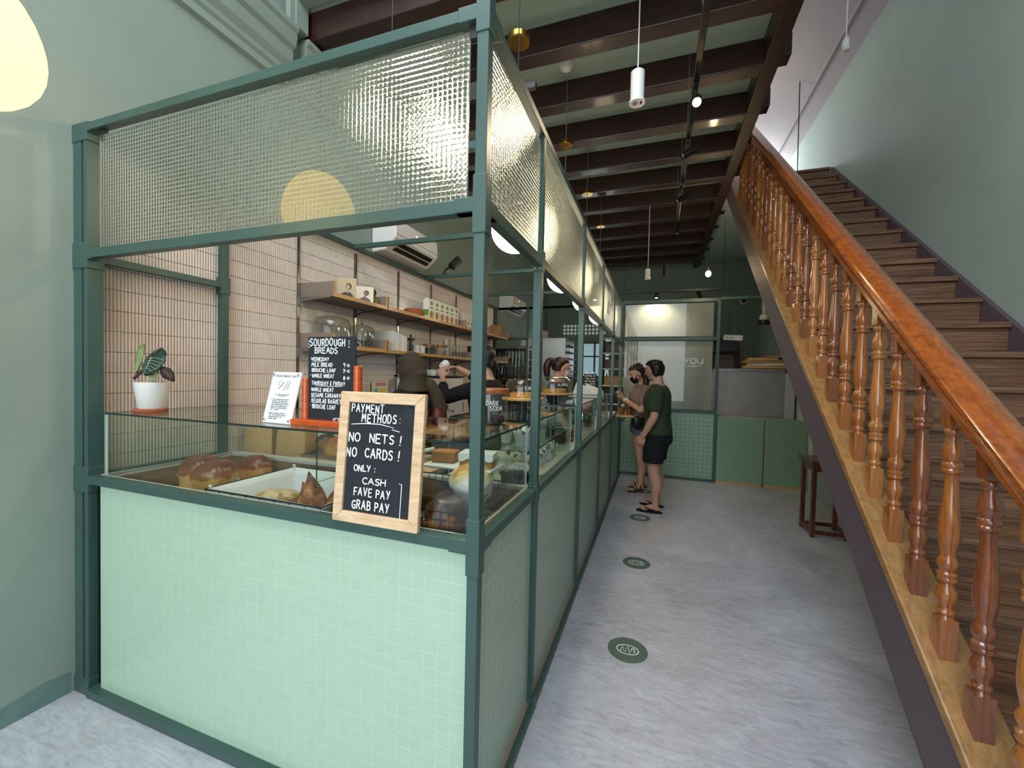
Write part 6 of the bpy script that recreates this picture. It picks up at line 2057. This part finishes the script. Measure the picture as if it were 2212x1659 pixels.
def hand(mb, w, d, n, side, curl=0.5, spread=0.12, thumb=0.6):
    """palm and five fingers from wrist w along d; n is the way the palm faces; side=+1 puts the thumb on d x n"""
    w, d, n = Vector(w), Vector(d).normalized(), Vector(n)
    n = (n - d * n.dot(d)).normalized()
    s = d.cross(n) * side
    R = Matrix((s, d, n)).transposed()
    mb.ell(w + d * 0.045, (0.040, 0.052, 0.0145), 14, 10, R)
    mb.ell(w + d * 0.012, (0.026, 0.032, 0.019), 12, 8, R)
    for i, (L, r) in enumerate(((0.066, 0.0083), (0.075, 0.0086), (0.070, 0.0083), (0.054, 0.0074))):
        o = (1.5 - i) * 0.0205
        p = w + d * (0.083 - 0.006 * abs(1.2 - i)) + s * o
        dr = (d + s * (1.5 - i) * spread).normalized()
        pts, rr = [p - d * 0.02, p], [r, r]
        a = curl * 0.55
        for k, f in enumerate((0.45, 0.32, 0.23)):
            a += curl * (0.35, 0.55, 0.4)[k] + 0.05 * i * curl
            p = p + (dr * math.cos(a) + n * math.sin(a)) * (L * f)
            pts.append(p)
            rr.append(r * (0.97, 0.9, 0.78)[k])
        limb(mb, pts, rr, 3, 10)
    t0 = w + d * 0.022 + s * 0.028
    t1 = t0 + (d * 0.6 + s * 0.75 + n * 0.35 * thumb).normalized() * 0.034
    t2 = t1 + (d * 0.85 + s * 0.25 * (1.3 - thumb) + n * 0.7 * thumb).normalized() * 0.030
    t3 = t2 + (d * 0.9 - s * 0.05 * thumb + n * 0.7 * thumb).normalized() * 0.024
    limb(mb, [w + d * 0.01 + s * 0.012, t0, t1, t2, t3], [0.013, 0.0125, 0.0105, 0.0095, 0.008], 3, 10)


HEAD = [(0.0, 0.026, 0.078, 0.030), (0.06, 0.042, 0.090, 0.000), (0.16, 0.057, 0.096, -0.050), (0.30, 0.066, 0.097, -0.078), (0.45, 0.071, 0.096, -0.094), (0.60, 0.0745, 0.097, -0.102), (0.74, 0.073, 0.092, -0.100), (0.86, 0.062, 0.074, -0.086), (0.95, 0.040, 0.044, -0.058), (1.0, 0.012, 0.002, -0.022)]


def head_rings(hh, grow=0.0, t0=0.0, t1=1.0, back_only=None):
    out = []
    for t, rx, yf, yb in HEAD:
        if t < t0 - 1e-6 or t > t1 + 1e-6:
            continue
        ry, yo = (yf - yb) / 2 + grow, (yf + yb) / 2
        out.append(ring((0, 0, hh * t + (grow if t > 0.9 else 0)), rx + grow, ry, 28, yo, 0.92))
    return out


class Figure:
    def __init__(self, name, label, loc, yaw, H, skin, cat='person', bulk=1.0, head_yaw=0.0, head_pitch=0.0, lean=0.0):
        self.root = thing(name, label, cat, loc)
        self.M = Matrix.Translation(loc) @ Matrix.Rotation(yaw, 4, 'Z')
        self.H, self.k, self.skin = H, bulk, skin
        self.hh = 0.132 * H
        chin = H - self.hh
        self.neck = Vector((0, 0.012, 0.845 * H))
        self.HM = Matrix.Translation((0, 0.018 + lean, chin)) @ Matrix.Translation((0, -0.03, 0.02)) @ Matrix.Rotation(head_yaw, 4, 'Z') @ Matrix.Rotation(head_pitch, 4, 'X') @ Matrix.Translation((0, 0.03, -0.02))
        self.body = MB()

    def torso(self, g=0.0, z0=0.47, z1=1.0, mb=None, hips=1.0, chest=1.0):
        H, k = self.H, self.k
        T = [(0.455, .150 * hips, .100, -0.005), (0.49, .172 * hips, .118, -0.012), (0.53, .170 * hips, .118, -0.012), (0.57, .152, .104, -0.004), (0.62, .140, .098, 0.004), (0.68, .152, .108 * chest, 0.008), (0.73, .166, .118 * chest, 0.010), (0.775, .172, .108 * chest, 0.002), (0.808, .150, .082, -0.006), (0.83, .095, .062, -0.006), (0.845, .060, .056, 0.0), (0.875, .052, .054, 0.010), (0.90, .050, .052, 0.014)]
        rr = [ring((0, 0, z * H), rx * k + g, ry * k + g, 28, yo, 0.85) for z, rx, ry, yo in T if z0 - 1e-6 <= z <= z1 + 1e-6]
        (mb or self.body).loft(rr)

    def head(self):
        mb = MB()
        hh = self.hh
        mb.loft(head_rings(hh))
        mb.ell((0, 0.098, 0.40 * hh), (0.012, 0.016, 0.014), 10, 8)
        mb.tube([(0, 0.097, 0.54 * hh), (0, 0.106, 0.42 * hh)], [0.007, 0.010], 8)
        mb.ell((0, 0.092, 0.22 * hh), (0.022, 0.010, 0.006), 10, 6)
        mb.ell((0, 0.092, 0.185 * hh), (0.020, 0.009, 0.006), 10, 6)
        for s in (-1, 1):
            mb.ell((s * 0.074, -0.005, 0.45 * hh), (0.010, 0.020, 0.031), 10, 8, Matrix.Rotation(s * -0.35, 3, 'Z'))
            mb.ell((s * 0.03, 0.090, 0.585 * hh), (0.020, 0.010, 0.006), 10, 6)
            mb.ell((s * 0.045, 0.070, 0.36 * hh), (0.022, 0.020, 0.022), 10, 6)
        mb.xf(self.HM)
        self.body.add(mb.v, mb.f)
        # eyes
        for s in (-1, 1):
            e = MB().ell((s * 0.031, 0.0865, 0.51 * hh), (0.0125, 0.007, 0.0065), 12, 8).xf(self.M @ self.HM)
            self.part('eye', e, OFFW, True)
            e = MB().ell((s * 0.031, 0.0917, 0.51 * hh), (0.0058, 0.0025, 0.0055), 10, 6).xf(self.M @ self.HM)
            self.part('iris', e, BLACK, True)
            e = MB().tube([(s * 0.014, 0.0945, 0.595 * hh), (s * 0.03, 0.094, 0.62 * hh), (s * 0.05, 0.082, 0.60 * hh)], [0.003, 0.004, 0.002], 6).xf(self.M @ self.HM)
            self.part('eyebrow', e, HAIRB, True)

    def leg(self, s, foot, fyaw=0.0, knee=None):
        H, k = self.H, self.k
        hip = Vector((s * 0.092 * k, -0.005, 0.50 * H))
        f = Vector((foot[0], foot[1], 0.0))
        ank = f + Vector((0, -0.03, 0.062))
        kn = knee or (hip.lerp(ank, 0.53) + Vector((s * 0.004, 0.02, 0)))
        calf = kn.lerp(ank, 0.35) + Vector((0, -0.022, 0))
        limb(self.body, [hip, hip.lerp(kn, 0.5) + Vector((0, 0.012, 0)), kn, calf, kn.lerp(ank, 0.75), ank], [0.092 * k, 0.078 * k, 0.055 * k, 0.056 * k, 0.038, 0.034])
        R = Matrix.Rotation(fyaw, 3, 'Z')
        b = self.body
        b.ell(ank + R @ Vector((0, -0.012, -0.030)), (0.031, 0.040, 0.028), 12, 8, R)
        b.tube([ank + R @ Vector((0, 0.0, -0.01)), ank + R @ Vector((0, 0.06, -0.024)), ank + R @ Vector((0.0, 0.13, -0.040))], [0.034, 0.032, 0.018], 12)
        b.ell(ank + R @ Vector((0, 0.115, -0.044)), (0.043, 0.045, 0.014), 12, 8, R)
        for i in range(5):
            b.ell(ank + R @ Vector((-s * (0.030 - 0.0155 * i), 0.172 - 0.006 * i - 0.004 * i * i * 0.5, -0.048)), (0.0095 if i == 0 else 0.0072, 0.018, 0.0085), 8, 6, R)
        self.feet = getattr(self, 'feet', {})
        self.feet[s] = (ank, R, kn, hip)

    def arm(self, s, elbow, wrist, d, n, curl=0.5, thumb=0.6, thumb_side=None, spread=0.1):
        H, k = self.H, self.k
        sh = Vector((s * 0.168 * k, -0.008, 0.79 * H))
        el, wr = Vector(elbow), Vector(wrist)
        limb(self.body, [Vector((s * 0.12, -0.005, 0.795 * H)), sh, sh.lerp(el, 0.55), el, el.lerp(wr, 0.3), wr], [0.052 * k, 0.053 * k, 0.045 * k, 0.038 * k, 0.039 * k, 0.026])
        hand(self.body, wr, d, n, thumb_side if thumb_side else s, curl, spread, thumb)
        self.arms = getattr(self, 'arms', {})
        self.arms[s] = (sh, el, wr)

    def skin_it(self, size=0.0055):
        self.body.xf(self.M)
        return voxel(self.body, 'body', self.skin, self.root, size, 3)

    def part(self, name, mb, m, smooth=True, **kw):
        o = mb.build(name, m, None, smooth, **kw)
        o.parent = self.root
        o.matrix_parent_inverse = Matrix.Translation(self.root.location).inverted()
        return o

    def wear(self, name, mb, m, size=0.011, it=5):
        mb.xf(self.M)
        return voxel(mb, name, m, self.root, size, it)

    def sleeve(self, mb, s, frac, g=0.014):
        sh, el, wr = self.arms[s]
        k = self.k
        if frac <= 1:
            e = sh.lerp(el, frac)
            limb(mb, [Vector((s * 0.10, -0.004, 0.795 * self.H)), sh, e], [0.066 * k, 0.060 * k + g, 0.052 * k + g])
        else:
            e = el.lerp(wr, frac - 1)
            limb(mb, [Vector((s * 0.10, -0.004, 0.795 * self.H)), sh, sh.lerp(el, 0.55), el, e], [0.066 * k, 0.058 * k + g, 0.047 * k + g, 0.042 * k + g, 0.034 * k + g * 0.7])

    def mask(self, m):
        hh = self.hh
        mb = MB()
        rings = []
        for t, w, yo in ((-0.02, 0.030, 0.082), (0.10, 0.056, 0.098), (0.24, 0.067, 0.108), (0.36, 0.066, 0.112), (0.455, 0.052, 0.106)):
            pts = []
            for j in range(15):
                u = j / 14 * 2 - 1
                pts.append(Vector((u * w * 1.08, yo * (1 - 0.55 * abs(u) ** 2.2) + 0.003, t * hh)))
            rings.append(pts)
        vs = [p for r in rings for p in r]
        fs = [(i * 15 + j, i * 15 + j + 1, (i + 1) * 15 + j + 1, (i + 1) * 15 + j) for i in range(4) for j in range(14)]
        mb.add(vs, fs)
        o = self.part('face_mask', mb.xf(self.M @ self.HM), m)
        so = o.modifiers.new('thick', 'SOLIDIFY')
        so.thickness = 0.003
        st = MB()
        for s in (-1, 1):
            for t in (0.05, 0.42):
                st.tube([(s * 0.06, 0.055, t * hh), (s * 0.074, 0.02, (t * 0.5 + 0.22) * hh), (s * 0.079, -0.012, 0.47 * hh)], 0.0022, 6)
        self.part('mask_strap', st.xf(self.M @ self.HM), m)
        return o

    def hair_cap(self, m, front=0.80, nape=0.16, g=0.012, extra=None, size=0.008):
        """hair as a shell over the skull, cut back from the face"""
        hh = self.hh
        mb = MB()
        for t, y0, k in ((nape, -0.105, 0.75), (0.30, -0.060, 0.98), (0.42, -0.030, 1.0), (0.55, -0.020, 1.0), (0.66, -0.010, 1.0)):
            pass
        rings = []
        for t, rx, yf, yb in HEAD:
            if t < nape - 1e-6:
                continue
            f = (0.0 if t < 0.42 else 0.034) if t < 0.62 else (yf * 0.62 if t < front - 0.02 else yf + g)
            if t < 0.28:
                f = -0.045
            ry, yo = (f - (yb - g)) / 2, (f + yb - g) / 2
            rings.append(ring((0, 0, hh * t + (g if t > 0.9 else 0)), rx + g * 0.8, max(ry, 0.01), 28, yo, 0.92))
        mb.loft(rings)
        if extra:
            extra(mb, hh)
        mb.xf(self.M @ self.HM)
        return voxel(mb, 'hair', m, self.root, size, 4)


def ground(fig, s):
    return fig.feet[s]


# --- customer in olive T-shirt, seen from behind his shoulder
f = Figure('person', 'person in olive green T-shirt and black shorts standing in flip-flops with an arm hanging', (0.035, 4.90, 0.016), math.radians(80), 1.665, SKIN, bulk=1.10, head_yaw=-0.42, head_pitch=-0.06, lean=0.03)
f.torso()
f.head()
f.leg(-1, (-0.125, 0.0), 0.1)
f.leg(1, (0.115, 0.02), -0.05)
f.arm(-1, (-0.255, -0.01, 1.06), (-0.235, 0.105, 0.83), (0.05, 0.25, -1), (1, 0.1, 0), 0.55, 0.4)
f.arm(1, (0.245, 0.02, 1.07), (0.20, 0.14, 0.84), (-0.05, 0.3, -1), (-1, 0.1, 0), 0.55, 0.4)
f.skin_it()
m = MB()
f.torso(0.020, 0.52, 0.835, m)
m.loft([ring((0, 0, z), rx, ry, 28, yo, 0.85) for z, rx, ry, yo in ((0.845, .212, .150, -0.012), (0.90, .208, .148, -0.012), (1.02, .19, .136, -0.004), (1.18, .196, .145, 0.006), (1.29, .202, .134, 0.0), (1.34, .178, .106, -0.004), (1.392, .085, .078, 0.0))])
f.sleeve(m, -1, 0.62, 0.022)
f.sleeve(m, 1, 0.62, 0.022)
f.wear('t_shirt', m, OLIVE, 0.012, 6)
m = MB()
m.loft([ring((0, 0, z), rx, ry, 28, yo, 0.85) for z, rx, ry, yo in ((0.88, .196, .140, -0.016), (0.80, .205, .150, -0.02), (0.74, .200, .145, -0.014))])
for s in (-1, 1):
    a, R, kn, hip = f.feet[s]
    e = hip.lerp(kn, 0.72)
    m.loft([ring((hip.x + s * 0.004, hip.y, 0.86), 0.108, 0.132, 20), ring((hip.x + s * 0.006, hip.y, 0.76), 0.112, 0.130, 20), ring((e.x + s * 0.008, e.y + 0.01, e.z + 0.08), 0.106, 0.115, 20), ring((e.x + s * 0.01, e.y + 0.01, e.z), 0.104, 0.112, 20)])
f.wear('shorts', m, BLACKC, 0.011, 4)
f.mask(BLACKC)
def short_hair(mb, hh):
    for k in range(26):
        a = k * 2.399
        r = 0.055 * math.sqrt((k + 0.5) / 26)
        mb.ell((r * math.cos(a) * 1.1, -0.005 + r * math.sin(a) * 1.35, hh * (1.03 - 0.10 * (r / 0.055) ** 2)), (0.024, 0.026, 0.016), 8, 6)
    mb.ell((0, 0.075, 0.86 * hh), (0.055, 0.026, 0.022), 12, 8)
f.hair_cap(HAIRB, 0.86, 0.16, 0.015, short_hair)
for s in (-1, 1):
    a, R, kn, hip = f.feet[s]
    sl_ = MB()
    sole = []
    for k in range(24):
        t = 2 * PI * k / 24
        y = 0.085 + 0.138 * math.sin(t)
        wdt = 0.048 * (0.82 + 0.22 * math.sin(t)) * math.cos(t)
        sole.append((wdt, y - 0.02))
    pts0 = [a + R @ Vector((x, y, -0.078)) for x, y in sole]
    pts1 = [a + R @ Vector((x, y, -0.060)) for x, y in sole]
    sl_.loft([pts0, pts1])
    o = f.part('flip_flop', sl_.xf(f.M), MATBLACK, 0.7)
    st = MB()
    for q in (-1, 1):
        st.tube([a + R @ Vector((s * -0.012, 0.145, -0.045)), a + R @ Vector((q * 0.030, 0.095, -0.022)), a + R @ Vector((q * 0.042, 0.035, -0.045))], [0.006, 0.008, 0.008], 8)
    f.part('strap', st.xf(f.M), BLACK)

# --- woman with a phone
w = Figure('person', 'person in mauve knit top and denim shorts looking down at a phone by the ledge', (-0.175, 5.66, 0.02), math.radians(112), 1.65, SKIN2, bulk=0.88, head_yaw=0.12, head_pitch=-0.42, lean=0.015)
w.torso(hips=1.06, chest=1.08)
w.head()
w.leg(-1, (-0.085, 0.03), 0.25)
w.leg(1, (0.10, -0.07), -0.05)
w.arm(-1, (-0.205, 0.06, 1.045), (-0.055, 0.245, 1.185), (0.35, 0.55, 0.35), (0.7, -0.2, 0.9), 0.75, 0.8)
w.arm(1, (0.205, 0.06, 1.045), (0.075, 0.245, 1.185), (-0.35, 0.55, 0.35), (-0.7, -0.2, 0.9), 0.75, 0.8)
w.skin_it()
m = MB()
w.torso(0.012, 0.56, 0.835, m, chest=1.08)
m.loft([ring((0, 0, z), rx, ry, 28, yo, 0.85) for z, rx, ry, yo in ((0.92, .150, .110, -0.004), (1.0, .140, .104, 0.002), (1.1, .146, .112, 0.01), (1.2, .16, .124, 0.014), (1.28, .166, .114, 0.004), (1.335, .150, .086, -0.004), (1.375, .078, .064, 0.0))])
w.sleeve(m, -1, 0.6, 0.012)
w.sleeve(m, 1, 0.6, 0.012)
w.wear('knit_top', m, BEIGE, 0.010, 4)
m = MB()
m.loft([ring((0, 0, z), rx, ry, 28, yo, 0.85) for z, rx, ry, yo in ((0.945, .148, .108, -0.004), (0.88, .166, .122, -0.014), (0.80, .172, .126, -0.014), (0.76, .166, .118, -0.012))])
for s in (-1, 1):
    a, R, kn, hip = w.feet[s]
    e = hip.lerp(kn, 0.22)
    m.loft([ring((hip.x + s * 0.004, hip.y, 0.84), 0.088, 0.116, 20), ring((e.x + s * 0.006, e.y, e.z), 0.090, 0.106, 20)])
w.wear('denim_shorts', m, DENIM, 0.010, 4)
w.mask(BLACKC)
def long_hair(mb, hh):
    mb.ell((0, -0.055, 0.86 * hh), (0.07, 0.06, 0.045), 14, 10)
    limb(mb, [(-0.03, -0.09, 0.5 * hh), (-0.06, -0.075, 0.1 * hh), (-0.085, 0.0, -0.10), (-0.085, 0.05, -0.19)], [0.045, 0.045, 0.036, 0.018])
    limb(mb, [(0.03, -0.09, 0.5 * hh), (0.055, -0.09, 0.1 * hh), (0.07, -0.05, -0.12), (0.07, -0.03, -0.2)], [0.045, 0.042, 0.03, 0.015])
w.hair_cap(HAIRR, 0.80, 0.16, 0.014, long_hair)
w.part('hair_clip', MB().tube([(-0.072, 0.01, 0.80 * w.hh), (-0.05, 0.03, 0.95 * w.hh), (0.0, 0.045, 1.06 * w.hh), (0.05, 0.03, 0.95 * w.hh)], 0.006, 8).xf(w.M @ w.HM), BLACK)
wr = w.arms[-1][2]
d_ = (w.arms[-1][2] - w.arms[-1][1]).normalized()
bandR = d_.to_track_quat('Z', 'Y').to_matrix()
w.part('watch_strap', MB().lathe([(0.0275, -0.009), (0.031, -0.009), (0.031, 0.009), (0.0275, 0.009)], wr - d_ * 0.03, 20, bandR).xf(w.M), OFFW)
w.part('watch_face', MB().lathe([(0, 0), (0.016, 0), (0.016, 0.006), (0, 0.007)], wr - d_ * 0.03 + Vector((-0.026, -0.012, 0.012)), 18, Vector((-0.8, -0.35, 0.4)).to_track_quat('Z', 'Y').to_matrix()).xf(w.M), WHITE)
for s in (-1, 1):
    a, R, kn, hip = w.feet[s]
    sole = []
    for k in range(24):
        t = 2 * PI * k / 24
        sole.append((0.043 * (0.84 + 0.2 * math.sin(t)) * math.cos(t), 0.063 + 0.128 * math.sin(t)))
    sl_ = MB().loft([[a + R @ Vector((x, y, -0.081)) for x, y in sole], [a + R @ Vector((x, y, -0.060)) for x, y in sole]])
    w.part('sandal_sole', sl_.xf(w.M), mat('cork_brown_%d' % s, '5f4636', 0.8), 0.7)
    st = MB()
    for y, z in ((0.075, -0.006), (0.11, -0.018), (0.02, 0.012)):
        st.tube([a + R @ Vector((0.046 * math.cos(t), y, -0.058 + (0.058 + z) * math.sin(t))) for t in [PI * k / 10 for k in range(11)]], [0.010] * 11, 8)
    w.part('sandal_strap', st.xf(w.M), BLACK)
ph = thing('phone', 'dark phone held in both hands by the woman', 'phone', tuple(w.M @ Vector((0.01, 0.33, 1.25))))
MB().obox((0.01, 0.315, 1.245), (0.072, 0.148, 0.009), Matrix.Rotation(0.55, 3, 'X')).xf(w.M).build('case', BLACK, ph, bevel=0.004)
MB().obox((0.01, 0.312, 1.2503), (0.064, 0.138, 0.001), Matrix.Rotation(0.55, 3, 'X')).xf(w.M).build('screen', mat('phone_screen', 'aab4c0', 0.2, emit=0.5), ph)
hb = thing('handbag', 'small black crossbody bag hanging at the hip of the woman', 'bag', tuple(w.M @ Vector((-0.225, 0.09, 0.90))))
MB().ell((-0.235, 0.10, 0.90), (0.045, 0.085, 0.088), 20, 14, fn=lambda p: Vector((p.x, math.copysign(abs(p.y) ** 0.75, p.y), math.copysign(abs(p.z) ** 0.7, p.z)))).xf(w.M).build('pouch', BLACK, hb, smooth=True)
MB().tube([(-0.225, 0.03, 0.97), (-0.17, -0.10, 1.10), (-0.05, -0.135, 1.25), (0.09, -0.075, 1.345), (0.11, 0.02, 1.352), (0.07, 0.115, 1.27), (-0.06, 0.16, 1.10), (-0.19, 0.15, 0.98)], 0.006, 8).xf(w.M).build('strap', BLACK, hb, smooth=True)

# --- barista in an olive headscarf
h = Figure('person', 'barista in olive brown headscarf and black top turned towards the tiled wall', (-1.76, 2.72, 0.0), math.radians(84), 1.63, SKIN, bulk=1.0, head_yaw=-0.30, head_pitch=-0.22)
h.torso()
h.head()
h.leg(-1, (-0.10, 0.0))
h.leg(1, (0.10, 0.0))
h.arm(-1, (-0.25, 0.05, 1.03), (-0.13, 0.18, 0.97), (0.2, 0.8, 0.0), (0, 0, -1), 0.5, 0.4)
h.arm(1, (0.25, 0.05, 1.03), (0.13, 0.18, 0.97), (-0.2, 0.8, 0.0), (0, 0, -1), 0.5, 0.4)
h.skin_it(0.007)
m = MB()
h.torso(0.022, 0.455, 0.835, m)
h.sleeve(m, -1, 1.8, 0.014)
h.sleeve(m, 1, 1.8, 0.014)
h.wear('black_top', m, BLACKC, 0.012, 4)
m = MB()
for s in (-1, 1):
    a, R, kn, hip = h.feet[s]
    limb(m, [hip + Vector((0, 0, -0.02)), kn, a + Vector((0, 0, 0.02))], [0.105, 0.08, 0.06])
h.wear('trousers', m, BLACKC, 0.014, 3)
m = MB()
hh = h.hh
rr = []
for t, rx, yf, yb in HEAD:
    g = 0.020 + (0.010 if t < 0.5 else 0.0)
    yf2 = 0.050 if t < 0.62 else yf * (0.6 if t < 0.8 else 1.0)
    ry, yo = (yf2 + g - (yb - g - 0.012)) / 2, (yf2 + g + yb - g - 0.012) / 2
    rr.append(ring((0, 0, hh * t + (g if t > 0.9 else 0)), rx + g, ry, 28, yo, 0.92))
m.loft(rr)
m.ell((0, -0.088, 0.46 * hh), (0.062, 0.05, 0.065), 16, 12)
m.xf(h.HM)
m.loft([ring((0, 0, z), rx, ry, 28, yo, 0.9) for z, rx, ry, yo in ((1.50, .082, .10, -0.02), (1.43, .086, .10, -0.008), (1.385, .108, .108, -0.004), (1.345, .125, .112, -0.004))])
limb(m, [(0.10, -0.09, 1.40), (0.15, -0.13, 1.28), (0.17, -0.14, 1.12), (0.15, -0.14, 0.98)], [0.05, 0.058, 0.06, 0.05])
h.wear('headscarf', m, HIJAB, 0.009, 4)
h.mask(MASKB)

# --- barista in black holding a cup over the machine
b = Figure('person', 'barista in black long sleeves holding a white cup over the espresso machine', (-1.41, 3.36, 0.0), math.radians(88), 1.74, SKIN, bulk=1.0, head_yaw=0.0, head_pitch=-0.15)
b.torso()
b.head()
b.leg(-1, (-0.10, 0.0))
b.leg(1, (0.10, 0.0))
b.arm(-1, (-0.22, 0.30, 1.285), (-0.085, 0.40, 1.45), (0.25, 0.25, 1.0), (0.75, 0.5, 0.0), 0.8, 0.7)
b.arm(1, (0.20, 0.13, 1.42), (0.075, 0.33, 1.54), (-0.35, 0.9, 0.12), (-0.3, 0.1, -1.0), 0.8, 0.7)
b.skin_it(0.006)
m = MB()
b.torso(0.022, 0.455, 0.835, m)
b.sleeve(m, -1, 1.55, 0.018)
b.sleeve(m, 1, 1.45, 0.018)
b.wear('black_top', m, BLACKC, 0.012, 4)
m = MB()
for s in (-1, 1):
    a, R, kn, hip = b.feet[s]
    limb(m, [hip + Vector((0, 0, -0.02)), kn, a + Vector((0, 0, 0.02))], [0.105, 0.08, 0.06])
b.wear('trousers', m, BLACKC, 0.014, 3)
def bun_hair(mb, hh):
    mb.ell((0, -0.085, 0.30 * hh), (0.055, 0.035, 0.07), 12, 8)
b.hair_cap(HAIRB, 0.82, 0.16, 0.013, bun_hair)
b.mask(BLACKC)
cu = MB().lathe([(0, 0), (0.029, 0), (0.040, 0.075), (0.038, 0.075), (0.026, 0.004), (0, 0.004)], tuple(b.M @ Vector((-0.01, 0.455, 1.555))), 24, Matrix.Rotation(math.radians(88), 3, 'Z') @ Matrix.Rotation(1.25, 3, 'Y')).build('cup', WHITE, smooth=0.8)
tag(cu, 'white cup held sideways in the hands of the barista in black', 'cup')

# --- barista with a ponytail and glasses
p3 = Figure('person', 'barista with ponytail, glasses and white mask behind the side counter', (-1.06, 4.62, 0.0), math.radians(-62), 1.70, SKIN2, bulk=0.92, head_yaw=0.05, head_pitch=-0.22)
p3.torso()
p3.head()
p3.leg(-1, (-0.10, 0.0))
p3.leg(1, (0.10, 0.0))
p3.arm(-1, (-0.22, 0.03, 1.06), (-0.14, 0.12, 0.95), (0.2, 0.8, 0.0), (0, 0, -1), 0.5, 0.4)
p3.arm(1, (0.22, 0.03, 1.06), (0.14, 0.12, 0.95), (-0.2, 0.8, 0.0), (0, 0, -1), 0.5, 0.4)
p3.skin_it(0.007)
m = MB()
p3.torso(0.02, 0.455, 0.83, m)
p3.sleeve(m, -1, 0.6, 0.018)
p3.sleeve(m, 1, 0.6, 0.018)
p3.wear('black_top', m, BLACKC, 0.012, 4)
m = MB()
for s in (-1, 1):
    a, R, kn, hip = p3.feet[s]
    limb(m, [hip + Vector((0, 0, -0.02)), kn, a + Vector((0, 0, 0.02))], [0.10, 0.075, 0.055])
p3.wear('trousers', m, BLACKC, 0.014, 3)
def tail(mb, hh):
    limb(mb, [(0, -0.10, 0.78 * hh), (0, -0.15, 0.70 * hh), (0, -0.165, 0.40 * hh), (0, -0.145, 0.02 * hh), (0, -0.12, -0.06)], [0.03, 0.040, 0.045, 0.038, 0.015])
p3.hair_cap(HAIRR, 0.84, 0.18, 0.012, tail)
p3.mask(MASKW)
gl = MB()
for s in (-1, 1):
    gl.tube([(s * 0.033 + 0.023 * math.cos(t), 0.108, 0.51 * p3.hh + 0.019 * math.sin(t)) for t in [2 * PI * k / 18 for k in range(18)]], 0.0018, 6, closed=True)
    gl.tube([(s * 0.056, 0.106, 0.53 * p3.hh), (s * 0.079, 0.05, 0.53 * p3.hh), (s * 0.082, -0.01, 0.50 * p3.hh)], 0.0018, 6)
gl.tube([(-0.010, 0.108, 0.53 * p3.hh), (0.010, 0.108, 0.53 * p3.hh)], 0.0018, 6)
p3.part('glasses', gl.xf(p3.M @ p3.HM), BLACK)
